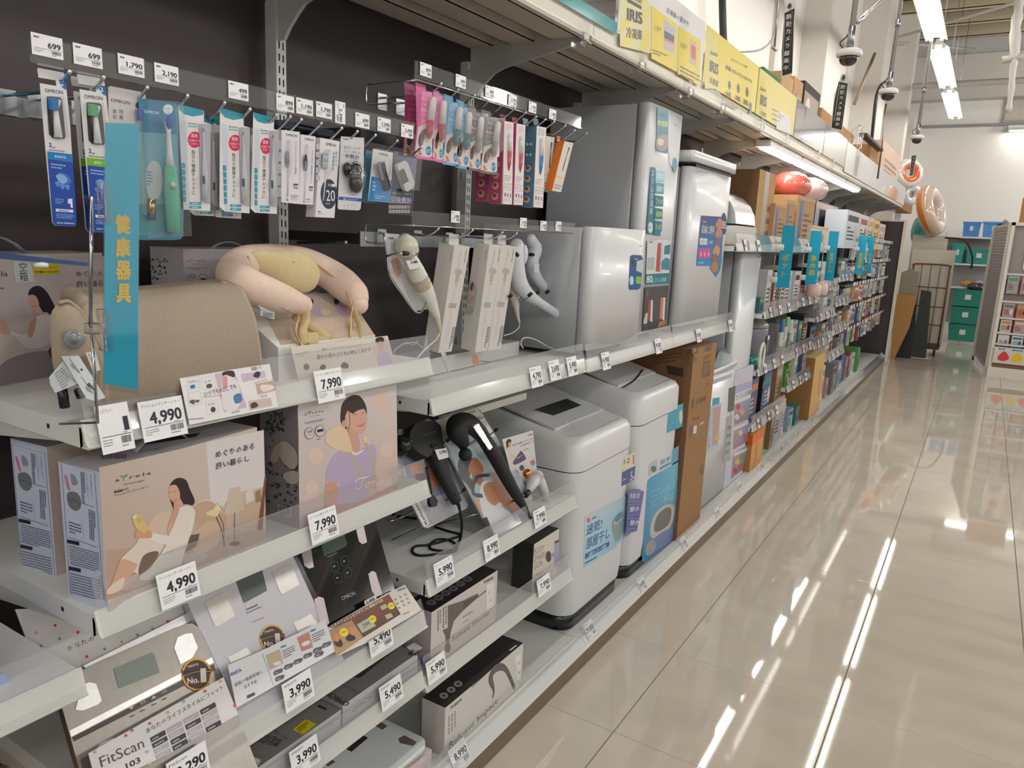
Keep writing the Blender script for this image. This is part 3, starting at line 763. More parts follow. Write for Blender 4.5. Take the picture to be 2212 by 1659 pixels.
# ================= hanging packs, toothbrush row =================
TA=(60,130,4.4846);TB=(300,200,5.184);TC=(590,200,5.184);TD=(840,160,5.53)
BL,NV,LG=(0,120,196),(14,60,150),(210,212,216)
def brush_pack(sh,label,band,bristle,x=-1.27,sy=0,seed=1):
 """sh: shift of the outline in crop pixels"""
 f=lambda pts:[(p[0]+sh[0],p[1]+sh[1])for p in pts]
 out=f([(118,222),(278,250),(274,196),(106,168),(94,90),(100,74),(350,122),(366,190),(376,290),(410,620),(472,1560),(468,1596),(450,1612),(262,1602),(238,1570),(160,720)])
 t,pb,P=hang('toothbrush_head_pack',label,'toothbrush heads',x,TA,out,col=(216,214,216),group='hanging toothbrush head packs')
 P.poly(f([(300,190),(366,192),(374,290),(340,270),(312,230)]),(0,96,178));P.text('2',*f([(318,244),(350,248)]),42,(225,235,245),bold=.02)
 P.text('OMRON',*f([(166,308),(342,330)]),36,(98,98,104),bold=.02)
 P.poly(f([(184,350),(314,362),(330,380),(366,740),(352,762),(238,754),(204,716),(188,500)]),(52,48,52))
 P.text('2',*f([(206,840),(232,843)]),44,(40,60,130),bold=.03);P.lines4(*f([(236,836),(270,840),(238,850)]),1,(60,80,150),.7,seed)
 P.lines4(*f([(206,858),(370,878),(208,876)]),1,(120,130,160),.6,seed)
 P.poly(f([(186,882),(430,912),(436,990),(192,958)]),band[0]);P.text(band[1],*f([(258,944),(372,956)]),26,(235,240,245))
 P.poly(f([(192,958),(436,990),(472,1560),(468,1594),(450,1610),(262,1600),(240,1570)]),(12,66,160))
 P.lines4(*f([(222,990),(370,1010),(226,1050)]),2,(150,180,220),.45,seed)
 P.blob(f([(300,1090),(380,1110),(420,1170),(390,1200),(300,1180)]),(50,106,186));P.blob(f([(270,1120),(330,1105),(385,1160),(330,1200)]),(130,166,214))
 for q in((285,1200),(330,1225),(380,1230)):P.blob(f([(q[0]-26,q[1]-20),(q[0]+26,q[1]-20),(q[0]+8,q[1]+30)]),(84,130,200))
 P.lines4(*f([(262,1334),(345,1342),(266,1390)]),3,(150,180,220),.4,seed)
 P.poly(f([(384,1344),(428,1340),(434,1430),(414,1430),(410,1392),(386,1388)]),(215,218,224))
 P.poly(f([(268,1438),(438,1450),(438,1476),(270,1466)]),(216,220,228));P.lines4(*f([(300,1446),(406,1454),(300,1466)]),1,(30,70,150),.5,seed)
 P.lines4(*f([(270,1480),(442,1494),(274,1530)]),3,(140,176,220),.45,seed+1)
 P.text('All for Healthcare',*f([(278,1582),(448,1588)]),16,(220,228,240),bold=.02)
 obj('printed_face',pb,t)
 mb=MB('gloss',(232,236,240));a=q3(TA,f([(272,480)])[0],x+.004);b=q3(TA,f([(296,750)])[0],x+.004);mb.tube([a,a+(b-a)*.4,b],[.0035,.0045,.0065],10)
 c=q3(TA,f([(295,385)])[0],x+.004);mb.tube([c,a],[.0045,.0035],8);obj('brush_neck',mb,t)
 mb=MB('paint',bristle);p=q3(TA,f([(192,365)])[0],x+.001);q=q3(TA,f([(274,490)])[0],x+.001);mb.box(x+.0008,x+.010,p.y,q.y,q.z,p.z)
 obj('bristles',mb,t)
 mb=MB('clear');w_=[q3(TA,p,x)for p in f([(186,352),(314,360),(364,750),(236,752)])];mb.prism([p+X*.010 for p in w_],(.001,0,0))
 for i in range(4):a,b=w_[i],w_[(i+1)%4];mb.quad(a,b,b+X*.011,a+X*.011)
 obj('clear_blister',mb,t);return t
b1=brush_pack((0,0),'front toothbrush head pack with blue bristles at the far left',((0,118,190),'歯垢除去'),(0,110,190))
b2=brush_pack((384,58),'front toothbrush head pack with green bristles and lime band',((110,176,40),'歯周ケア'),(110,190,140),x=-1.272)
behind(b2,.02,-13,1,label='toothbrush head pack hanging just behind the green-bristle one')
# pale pack behind the sign
t,pb,P=hang('toothbrush_pack','grey-white toothbrush pack mostly hidden by the blue category sign','toothbrush',-1.275,TA,[(778,262),(800,250),(1120,312),(1142,340),(1168,700),(1170,1640),(1080,1700),(800,1650)],col=(196,194,196),group='hanging toothbrush packs')
P.text('OMRON',(804,400),(988,432),34,(88,88,94),bold=.02);P.ell((1076,438),34,34,(90,88,88));P.vtext('素早',(842,470),(842,580),44,(80,80,90));P.vtext('除菌',(905,470),(905,580),44,(80,80,90))
obj('printed_face',pb,t);mb=MB('milky');a=q3(TA,(1030,470),-1.275);b=q3(TA,(1120,1500),-1.275);mb.rbox(-1.275,-1.262,a.y,b.y,b.z,a.z,.004,0);obj('clear_blister',mb,t)
mb=MB('paint',(40,90,190));a=q3(TA,(1062,480),-1.27);b=q3(TA,(1104,570),-1.27);mb.box(-1.272,-1.264,a.y,b.y,b.z,a.z);obj('bristles',mb,t)
# mint toothbrush in teal blister
x=-1.27
t,pb,P=hang('toothbrush_pack','teal blister pack with a mint green electric toothbrush','toothbrush',x,TB,[(0,60),(200,90),(400,115),(440,150),(500,1300),(498,1600),(470,1640),(400,1652),(20,1650),(0,1640)],col=(72,140,160),group='hanging toothbrush packs')
P.poly([(0,80),(400,120),(425,470),(0,440)],(30,124,164));P.poly([(0,440),(425,470),(470,1250),(0,1250)],(96,150,176),[(110,165,185),(100,160,185),(90,150,175),(120,165,180)])
P.text('OMRON',(60,228),(226,246),34,(200,215,225),bold=.02);P.ell((326,186),56,56,(224,232,236));P.text('水洗い',(285,188),(370,196),22,(90,100,110));P.text('OK',(300,226),(352,232),22,(90,100,110))
P.ell((170,980),100,220,(178,190,192));P.lines4((90,870),(150,880),(95,1040),5,(50,110,170),.5);P.poly([(0,1250),(470,1250),(490,1560),(0,1560)],(60,140,150))
obj('printed_face',pb,t)
mb=MB('gloss',(92,186,160));a=q3(TB,(352,825),x+.012);b=q3(TB,(392,1565),x+.012);mb.tube([a,a+(b-a)*.3,a+(b-a)*.7,b],[.0095,.012,.0125,.0115],16);obj('handle',mb,t)
mb=MB('gloss',(214,222,222));c=q3(TB,(326,330),x+.012);mb.tube([c,c+(a-c)*.25,c+(a-c)*.7,a],[.0065,.0035,.0045,.008],12);obj('brush_neck',mb,t)
mb=MB('paint',(60,100,190));mb.ball(q3(TB,(340,330),x+.018),.007,.006,.012,10,6);obj('bristles',mb,t)
mb=MB('gloss',(170,200,190));mb.lathe([(.0055,0),(.006,.002)],q3(TB,(382,1040),x+.0245),(1,0,0),14);obj('power_button',mb,t)
mb=MB('chrome',(190,160,110));p=q3(TB,(145,1190),x+.006);q=q3(TB,(145,1420),x+.006);mb.cyl(p,p+(q-p)*.8,.0065,12);mb.set('gloss',(30,50,130)).cyl(p+(q-p)*.8,q,.0066,12);obj('battery',mb,t)
mb=MB('clear');w_=[q3(TB,p,x)for p in[(0,80),(400,118),(496,1600),(0,1630)]];mb.prism([p+X*.026 for p in w_],(.0008,0,0))
for i in range(4):a,b=w_[i],w_[(i+1)%4];mb.quad(a,b,b+X*.026,a+X*.026)
obj('clear_blister',mb,t)
# red-dot thermometer packs
def thermo(f,label,x,seed,w=1.0):
 T=TB
 o=[f(p)for p in[(445,130),(730,200),(728,330),(800,350),(800,1325),(500,1310),(440,1260)]]
 t,pb,P=hang('thermometer_pack',label,'thermometer',x,T,o,col=(222,220,222),group='hanging thermometer packs with a red dot')
 P.poly([f(p)for p in[(445,130),(730,200),(722,250),(600,268),(500,240),(452,190)]],(44,146,168))
 P.poly([f(p)for p in[(455,310),(540,318),(545,1310),(500,1305),(478,700)]],(204,208,220))
 P.ell(f((625,528)),78*w,92,(214,34,84));P.text('高熱',f((586,502)),f((662,508)),42,(240,225,230),bold=.01);P.text('お知らせ',f((566,550)),f((682,556)),30,(240,225,230));P.text('ブザー',f((580,590)),f((672,594)),30,(240,225,230))
 P.text('電子体温計',f((552,356)),f((654,366)),22,(70,74,80));P.poly([f(p)for p in[(552,370),(656,378),(656,390),(552,384)]],(80,180,200))
 P.vtext('毎日の健康チェックに',f((608,640)),f((612,1150)),54*w,(48,48,52))
 for k in range(6):y=784+75*k;P.poly([f(p)for p in[(476+3*k,y),(516+1.5*k,y+4),(518+1.5*k,y+66),(479+3*k,y+62)]],(48,146,172))
 for y in(1226,1268):P.poly([f(p)for p in[(566,y),(697,y+2),(697,y+30),(566,y+28)]],(56,156,176));P.lines4(f((590,y+8)),f((672,y+10)),f((590,y+22)),1,(190,225,230),.7,seed)
 P.poly([f(p)for p in[(668,350),(798,356),(798,1240),(690,1220)]],(182,180,192))
 obj('printed_face',pb,t)
 mb=MB('gloss',(206,210,224));a=q3(T,f((722,440)),x+.005);b=q3(T,f((738,900)),x+.005);c=q3(T,f((736,1200)),x+.005)
 mb.tube([a,a+(b-a)*.3,b,b+(c-b)*.3,c],[.0014,.0018,.0052,.006,.0052],10,sq=(1,.55));obj('thermometer_body',mb,t)
 mb=MB('chrome',(190,160,160));mb.cyl(a+Z*.006,a,.0014,8);obj('metal_tip',mb,t)
 mb=MB('gloss',(58,64,74));p=q3(T,f((722,930)),x+.010);q=q3(T,f((746,1022)),x+.010);mb.box(x+.0072,x+.0092,p.y,q.y,q.z,p.z);obj('display_window',mb,t)
 mb=MB('clear');w_=[q3(T,f(p),x)for p in[(668,352),(796,356),(798,1240),(690,1222)]];mb.prism([p+X*.011 for p in w_],(.0006,0,0));
 for i in range(4):a,b=w_[i],w_[(i+1)%4];mb.quad(a,b,b+X*.011,a+X*.011)
 obj('clear_blister',mb,t);return t
t1=thermo(lambda p:p,'red-dot thermometer pack, leftmost of three in front',-1.27,1)
t2=thermo(lambda p:(905+(p[0]-440)*.93,168+(p[1]-130)*.985+(p[0]-440)*.02),'red-dot thermometer pack, middle of three in front',-1.27,2,.93)
t3=thermo(lambda p:(1250+(p[0]-440)*.82+(30-(p[1]-130)*.025),218+(p[1]-130)*.955),'red-dot thermometer pack, rightmost of three in front',-1.27,3,.8)
behind(t1,.03,22,12,label='red-dot thermometer pack half hidden behind the leftmost one')
behind(t2,.03,-18,12,label='red-dot thermometer pack half hidden behind the middle one')
# thermometer cartons
def tbox(name,label,T,tl,tr,br,bl,x,d,group='boxed thermometers on hooks'):
 """small box hanging with its front face given by four pixels"""
 P3=[q3(T,p,x)for p in(tl,tr,br,bl)]
 t=thing(name,label,'thermometer',(x-d/2,sum(p.y for p in P3)/4,min(p.z for p in P3)),group)
 mb=MB('print',(220,218,224));mb.prism([p-X*d for p in P3],(d,0,0));obj('box',mb,t)
 pb=MB('print');F=Print(pb,(x,0,0),Y,Z,px=True).at(*T);ys=min(P3[0].y,P3[3].y);Sd=Print(pb,(0,ys-.0002,0),X,Z,px=True).at(*T)
 return t,pb,F,Sd
def stick(t,T,x,top,mid,bot,r0,r1,win,wcol,digits=None,tip=True):
 mb=MB('gloss',(206,206,216));a,b,c=(q3(T,p,x+.001)for p in(top,mid,bot))
 mb.tube([a,a+(b-a)*.15,b,b+(c-b)*.35,c],[r0*.6,r0,r0*.95,r1*1.2,r1],10,sq=(1,.35));obj('thermometer_picture',mb,t)
 if tip:mb=MB('chrome',(190,190,190));mb.tube([c+Z*.006,c-Z*.001],r1*1.1,8,sq=(1,.5));obj('metal_tip',mb,t)
x=-1.27
t,pb,F,Sd=tbox('thermometer_box','boxed thermometer with flat probe, left of the three boxes',TC,(92,418),(298,440),(296,1246),(92,1228),x,.022)
F.text('OMRON',(143,484),(270,500),28,(40,40,46),bold=.02);F.vtext('はさみやすいフラット体温計',(254,540),(250,920),22,(110,110,100))
F.poly([(224,1020),(280,1022),(280,1040),(224,1038)],(70,70,76));F.text('実測',(228,1080),(274,1084),34,(80,76,76));F.lines4((196,1140),(280,1146),(196,1180),2,(120,118,120),.4);F.text('けんおんくん',(196,1204),(280,1208),18,(60,60,66))
F.ell((166,740),20,96,(130,144,160));F.lines4((44,520),(90,522),(44,1180),5,(170,168,178),.8)
obj('printed_face',pb,t);stick(t,TC,x,(168,530),(170,850),(160,1206),.0075,.0018,None,None)
pb=MB('print');F=Print(pb,(x+.0045,0,0),Y,Z,px=True).at(*TC);F.ell((167,742),20,96,(128,140,156));F.text('36.8',(154,800),(182,804),60,(60,80,110));obj('printed_display',pb,t)
t,pb,F,Sd=tbox('thermometer_box','boxed thermometer with black display, middle of the three boxes',TC,(310,468),(476,492),(448,1256),(296,1250),x,.022)
F.text('OMRON',(352,530),(454,546),27,(40,40,46),bold=.02);F.vtext('大きい文字で簡単操作タイプ',(442,640),(424,1020),20,(110,120,140));F.poly([(400,1050),(444,1052),(443,1068),(400,1066)],(70,70,76));F.text('実測',(402,1104),(438,1108),30,(80,76,76))
F.lines4((372,1180),(440,1186),(372,1204),1,(120,118,120),.5);F.text('けんおんくん',(370,1228),(438,1230),16,(60,60,66));obj('printed_face',pb,t)
stick(t,TC,x,(372,580),(366,880),(346,1226),.006,.0016,None,None)
pb=MB('print');F=Print(pb,(x+.0045,0,0),Y,Z,px=True).at(*TC);F.ell((366,782),20,94,(60,44,52));F.poly([(356,770),(378,770),(378,860),(354,860)],(120,130,160));obj('printed_display',pb,t)
t,pb,F,Sd=tbox('thermometer_box','boxed thermometer with large 36.8 display and navy disc',TC,(530,505),(748,548),(686,1404),(472,1394),x,.03)
F.text('OMRON',(588,590),(702,610),34,(40,40,46),bold=.02);F.vtext('見やすい',(708,660),(700,830),30,(70,70,76));F.vtext('大画面表示',(680,660),(666,880),30,(80,80,86))
F.ell((622,1136),92,168,(24,42,68));F.text('予測',(608,1052),(652,1056),34,(220,224,230));F.poly([(656,1022),(694,1024),(694,1056),(656,1054)],(220,224,230));F.text('20',(594,1212),(690,1216),128,(226,228,234));F.lines4((584,1230),(640,1232),(584,1256),2,(160,176,190),.5)
F.lines4((500,1320),(570,1330),(500,1340),1,(100,100,106),.6);F.text('けんおんくん',(500,1364),(566,1366),18,(60,60,66));F.lines4((480,560),(525,565),(478,1000),5,(186,184,194),.7)
obj('printed_face',pb,t);stick(t,TC,x,(604,640),(596,860),(560,1212),.0125,.0018,None,None,tip=False)
pb=MB('print');F=Print(pb,(x+.0062,0,0),Y,Z,px=True).at(*TC);F.poly([(556,672),(628,680),(628,850),(552,842)],(150,164,180));F.poly([(560,706),(624,712),(622,800),(556,796)],(176,190,200));F.text('36.8',(564,780),(620,786),56,(50,60,74));obj('printed_display',pb,t)
# pedometer on grey card
t,pb,P=hang('pedometer_pack','grey card pack with a black clip-on pedometer in a blister','pedometer',x,TC,[(762,490),(1020,506),(1010,1000),(980,1300),(960,1320),(738,1308),(724,1290),(740,900)],col=(204,206,214),group='pedometer packs on hooks')
P.text('TANITA',(780,528),(848,536),22,(60,62,66),bold=.02);P.text('設定いらず',(792,628),(980,646),34,(90,92,104));P.text('すぐに使える',(792,672),(980,690),30,(90,92,104));P.text('歩数計',(806,732),(964,752),50,(50,54,74),bold=.015)
P.poly([(734,1164),(990,1186),(986,1222),(732,1200)],(28,80,160));P.text('腰につけるタイプ',(786,1206),(940,1216),26,(220,224,236))
for k in range(4):P.poly([(780+42*k,1240),(812+42*k,1243),(810+42*k,1284),(778+42*k,1280)],(222,222,228));P.lines4((786+42*k,1250),(806+42*k,1252),(786+42*k,1274),2,(80,80,90),.6)
obj('printed_face',pb,t)
mb=MB('gloss',(26,27,30));a=q3(TC,(832,860),x+.008);mb.ball(a,.008,.011,.016,14,8);a=q3(TC,(926,870),x+.010);mb.ball(a,.010,.017,.020,16,9);a=q3(TC,(930,1020),x+.010);mb.ball(a,.010,.019,.021,16,9);obj('pedometer_body',mb,t)
mb=MB('gloss',(60,74,66));a=q3(TC,(880,860),x+.021);b=q3(TC,(985,960),x+.021);mb.box(x+.0195,x+.021,a.y,b.y,b.z,a.z);obj('display_window',mb,t)
mb=MB('clear');a=q3(TC,(905,950),x+.002);mb.ball(a,.0245,.033,.040,16,10);obj('clear_blister',mb,t)
# blue-white pedometer
t,pb,P=hang('pedometer_pack','white and blue box pack with a grey-black pedometer','pedometer',x,TC,[(1120,628),(1342,674),(1312,1232),(1064,1208)],col=(218,216,220),group='pedometer packs on hooks')
P.poly([(1102,938),(1328,980),(1312,1230),(1066,1206)],(0,132,206));P.text('OMRON',(1186,694),(1284,716),28,(50,52,58),bold=.02);P.vtext('ヒップ歩数計',(1314,740),(1300,960),30,(90,92,104))
for k in range(3):P.lines4((1116,990+42*k),(1154,996+42*k),(1114,1014+42*k),1,(190,220,240),.8,k)
P.lines4((1140,1140),(1250,1156),(1140,1190),2,(180,215,238),.4);obj('printed_face',pb,t)
mb=MB('gloss',(30,32,38));a=q3(TC,(1200,800),x+.006);b=q3(TC,(1268,1070),x+.006);mb.tube([a+(a-b)*.08,a,a+(b-a)*.5,b,b+(b-a)*.12],[.004,.0135,.0140,.0135,.006],14,sq=(1,.5));obj('pedometer_body',mb,t)
mb=MB('gloss',(112,116,132));a=q3(TC,(1158,790),x+.014);
w_=[q3(TC,p,x+.0125)for p in[(1160,790),(1246,768),(1282,940),(1214,990)]];mb.prism(w_,(.001,0,0));obj('face_plate',mb,t)
mb=MB('gloss',(84,100,92));w_=[q3(TC,p,x+.0136)for p in[(1218,802),(1246,792),(1262,880),(1234,892)]];mb.prism(w_,(.0008,0,0));obj('display_window',mb,t)
mb=MB('clear');w_=[q3(TC,p,x)for p in[(1076,620),(1344,668),(1312,1240),(1060,1215)]];mb.prism([p+X*.018 for p in w_],(.0006,0,0));obj('clear_blister',mb,t)
# activity meter pack
t,pb,P=hang('activity_meter_pack','dark pack with a white activity meter at the right of the row','activity meter',x-.004,TC,[(1352,650),(1560,690),(1620,740),(1556,1382),(1280,1356),(1320,1000)],col=(58,58,76),group='pedometer packs on hooks')
P.poly([(1346,712),(1612,744),(1578,1090),(1330,1060)],(84,88,122),[(70,74,104),(96,100,140),(110,112,140),(66,68,96)]);P.lines4((1462,680),(1530,690),(1462,700),1,(170,170,176),.8)
P.text('消費カロリーを知ろう!',(1330,1136),(1554,1150),22,(150,190,190));P.text('活動量計',(1316,1236),(1554,1250),78,(236,238,246),bold=.03);P.text('活動量計',(1316,1236),(1554,1250),78,(60,76,130),bold=-.005)
for r in range(2):
 for k in range(7):P.poly([(1298+34*k,1262+50*r),(1326+34*k,1264+50*r),(1324+34*k,1300+50*r),(1296+34*k,1298+50*r)],(176,172,166)if k<6 or r else(190,120,140));P.lines4((1303+34*k,1272+50*r),(1321+34*k,1274+50*r),(1303+34*k,1290+50*r),2,(70,66,70),.5,k)
obj('printed_face',pb,t)
w_=[(1352,830),(1362,800),(1440,762),(1468,780),(1548,1000),(1540,1060),(1470,1108),(1440,1090)]
mb=MB('gloss',(206,208,208));mb.prism([q3(TC,p,x)for p in w_],(.011,0,0));obj('meter_body',mb,t)
mb=MB('gloss',(74,92,84));mb.prism([q3(TC,p,x+.0112)for p in[(1402,880),(1462,850),(1520,990),(1456,1028)]],(.0006,0,0));obj('display_window',mb,t)
mb=MB('clear');w_=[q3(TC,p,x)for p in[(1344,700),(1616,740),(1580,1100),(1326,1070)]];mb.prism([p+X*.016 for p in w_],(.0006,0,0));obj('clear_blister',mb,t)
t,pb,P=hang('pedometer_pack','teal-edged pack half hidden behind the blue and white pedometer','pedometer',x-.03,TC,[(1040,640),(1250,680),(1230,1250),(980,1225)],col=(96,134,160),group='pedometer packs on hooks');P.text('OM',(1048,712),(1090,718),26,(60,62,68));obj('printed_face',pb,t)
# dark navy items on the hooks behind
for i,(p0,p1)in enumerate((((20,300),(210,420)),((230,330),(430,430)),((455,390),(650,500)))):
 a=q3(TC,p0,-1.42);b=q3(TC,p1,-1.42)
 mb=MB('rubber',(28,38,60));mb.rbox(-1.46,-1.41,a.y,b.y,b.z,a.z,.008,0);o=obj('case',mb);tag(o,'dark navy pouch behind the thermometer hooks, %s of three'%['left','middle','right'][i],'pouch','navy pouches behind the thermometers')
# ================= massager packs of the second bay =================
x=-1.275
def massager_pack(f,label,hue,x=x,w=1.0,seed=1,two=False):
 """cylinder pack: clear tube with coloured card, woman picture below"""
 T=TD;g=lambda pts:[f(p)for p in pts]
 c1,c2,c3=hue
 t,pb,P=hang('mini_massager_pack',label,'mini massager',x,T,g([(320,96),(440,130),(500,236),(548,250),(545,768),(520,772),(515,1000),(300,975),(330,640),(352,630)]if 0 else[(318,96),(440,135),(444,200),(516,215),(546,520),(545,770),(520,775),(514,1035),(300,1000),(330,650),(350,600)]),col=c1,group='hanging mini massager packs')
 P.poly(g([(400,215),(512,225),(475,645),(350,628)]),c2);P.poly(g([(322,205),(400,215),(352,628),(330,640)]),c1)
 P.text('Puchi',f((402,306)),f((482,322)),34,(236,206,226));P.text('×',f((418,378)),f((450,384)),30,(236,206,226));P.text('Raku',f((386,436)),f((466,452)),34,(236,206,226),bold=.01);P.text('プチラク',f((380,488)),f((450,498)),18,(236,206,226))
 P.lines4(f((392,540)),f((440,546)),f((388,584)),2,(230,200,220),.4,seed)
 P.poly(g([(350,630),(512,560),(546,520),(545,770),(520,775),(514,980),(308,960)]),(214,206,208))
 P.blob(g([(360,740),(400,670),(450,650),(458,700),(430,760),(390,860),(350,840)]),(96,66,56));P.blob(g([(430,720),(468,735),(476,800),(440,820),(424,780)]),(208,168,146))
 P.blob(g([(345,900),(395,850),(440,830),(500,880),(510,985),(360,975)]),(212,204,208));P.poly(g([(340,880),(365,900),(400,970),(350,965)]),(214,110,60))
 P.ell(f((472,915)),34*w,56,(22,128,196));P.lines4(f((448,892)),f((498,898)),f((448,940)),2,(190,220,120),.5,seed)
 P.poly(g([(300,968),(516,1000),(514,1034),(300,1002)]),c2)
 obj('printed_face',pb,t)
 mb=MB('gloss',(226,222,224));a=q3(T,f((530,300)),x+.008);b=q3(T,f((500,560)),x+.008);c=q3(T,f((478,770)),x+.008);mb.tube([a+Z*.006,a,b],[.005,.0095,.0098],12);mb.set(None,c3).tube([b,b+(c-b)*.7,c],[.0098,.009,.004],12);obj('massager_body',mb,t)
 mb=MB('clear');w_=[q3(T,p,x)for p in g([(318,205),(552,235),(545,640),(300,960)])];mb.prism([p+X*.02 for p in w_],(.0006,0,0));obj('clear_cover',mb,t)
 return t
PK=((196,84,142),(226,100,164),(190,40,80));BU=((52,130,176),(84,172,216),(24,110,128));BR=((84,72,70),(98,84,80),(150,148,150))
# shear: each following pack is smaller in the picture, so its outline is re-read from the photo
m1=massager_pack(lambda p:p,'pink mini massager pack, front one at the left of the row',PK)
m2=massager_pack(lambda p:(520+(p[0]-300)*.58,262+(p[1]-215)*.98 if p[1]>215 else 262+(p[1]-215)*.7),'pink mini massager pack, second, beside the front one',PK,w=.6,seed=2)
m3=massager_pack(lambda p:(640+(p[0]-300)*.90,345+(p[1]-215)*.93),'blue mini massager pack, left of the two blue ones',BU,w=.8,seed=3)
m4=massager_pack(lambda p:(795+(p[0]-300)*.72,405+(p[1]-215)*.90),'blue mini massager pack, right of the two blue ones',BU,w=.75,seed=4)
m5=massager_pack(lambda p:(930+(p[0]-300)*.75,465+(p[1]-215)*.86),'brown mini massager pack, left of the two brown ones',BR,w=.75,seed=5)
m6=massager_pack(lambda p:(1085+(p[0]-300)*.95,520+(p[1]-215)*.84),'brown mini massager pack, right of the two brown ones',BR,w=.75,seed=6)
behind(m1,.04,-24,-2,label='violet-pink mini massager pack hanging behind the leftmost front one')
behind(m3,.03,-14,-4,label='blue mini massager pack hanging behind the left blue one')
behind(m6,.03,-15,-3,label='brown mini massager pack hanging behind the right brown one')
# foot-care file boxes (pink, pink, blue)
def file_box(label,q,x,d,c_side,c_body,c_tip,hole,side=None,seed=1):
 T=TD;P3=[q3(T,p,x)for p in q]
 t=thing('nail_file_box',label,'beauty device',(x-d/2,sum(p.y for p in P3)/4,P3[2].z),'long boxes with hang tabs')
 mb=MB('print',(222,214,216));mb.prism([p-X*d for p in P3],(d,0,0));obj('box',mb,t)
 y0=min(P3[0].y,P3[3].y)-.0004
 pb=MB('print',c_side);pb.prism([V((x-d,y0,P3[3].z)),V((x,y0,P3[3].z)),V((x,y0,P3[0].z)),V((x-d,y0,P3[0].z))],(0,.0003,0))
 F=Print(pb,(x,0,0),Y,Z,px=True).at(*T);u=lambda a,b:(q[0][0]+(q[1][0]-q[0][0])*a+(q[3][0]-q[0][0])*b,q[0][1]+(q[1][1]-q[0][1])*a+(q[3][1]-q[0][1])*b)
 F.poly([u(.3,.15),u(.62,.13),u(.85,.18),u(.9,.42),u(.62,.6),u(.45,.58),u(.3,.4)],(196,190,194))
 F.lines4(u(.15,.02),u(.85,.02),u(.15,.11),5,(212,150,170)if c_tip[0]>150 else(120,150,176),.5,seed)
 tc=(190,70,90)if c_tip[0]>150 else(50,80,140)
 F.text('コードレス',u(.08,.765),u(.92,.765),26,tc,bold=.01);F.text('美爪の仕上',u(.08,.80),u(.92,.80),24,tc);F.text('リフトケア',u(.08,.835),u(.92,.835),24,tc)
 for a,c in((.22,(60,50,50)),(.5,(30,120,150)),(.8,(200,60,110))):F.poly([u(a-.06,.86),u(a+.06,.86),u(a+.06,.905),u(a-.06,.905)],c)
 F.lines4(u(.15,.92),u(.85,.92),u(.15,.97),3,(200,190,196),.4,seed);F.lines4(u(.1,.64),u(.8,.64),u(.1,.72),3,(170,160,160),.4,seed)
 Sd=Print(pb,(0,y0,0),X,Z).at();Sd.w=d;Sd.h=P3[0].z-P3[3].z;Sd.o=V((x-d,y0,P3[3].z))
 for k in range(6):
  v=.07+.13*k
  if k<4:Sd.ell((.5,v+.02),.012,.011,(206,176,160));Sd.ell((.45,v+.03),.007,.006,(120,90,80));Sd.lines(.3,v-.035,.75,v-.025,1,c_tip if c_tip[0]<150 else(190,40,60),.8)
  else:Sd.poly([(.3,v+.04),(.5,v+.06),(.3,v+.08)],(220,214,206));Sd.poly([(.7,v+.04),(.5,v+.06),(.7,v+.08)],(220,214,206))
 obj('printed_faces',pb,t)
 mb=MB('gloss',(220,216,218));a=q3(T,u(.6,.16),x+.003);b=q3(T,u(.62,.35),x+.003);c=q3(T,u(.6,.59),x+.003);mb.tube([a,a+(b-a)*.3,b],[.003,.007,.0072],10,sq=(1,.5));mb.set(None,c_tip).tube([b,b+(c-b)*.6,c],[.0072,.006,.001],10,sq=(1,.5));obj('file_handle',mb,t)
 mb=MB('print',c_side);hp=[q3(T,p,x-d+.006)for p in hole];mb.prism(hp,(.0008,0,0));obj('hang_tab',mb,t)
 return t
f1=file_box('pink long box with hang tab, left of two pink ones',[(1380,560),(1490,580),(1470,1558),(1362,1552)],x,.045,(188,74,118),None,(196,84,100),[(1322,478),(1385,488),(1395,570),(1335,560)],seed=1)
f2=file_box('pink long box with hang tab, right of two pink ones',[(1526,590),(1632,610),(1600,1566),(1494,1560)],x,.045,(188,74,118),None,(196,84,100),[(1464,514),(1530,524),(1540,600),(1480,590)],seed=2)
f3=file_box('steel-blue long box with hang tab beside the pink ones',[(1768,620),(1880,640),(1840,1600),(1728,1588)],x,.05,(84,124,148),None,(60,120,180),[(1716,520),(1780,536),(1790,620),(1730,610)],seed=3)
behind(f1,.06,-30,-6,label='pink long box hanging behind the left pink one')
behind(f3,.06,-22,-4,label='steel-blue long box hanging behind the front blue one')
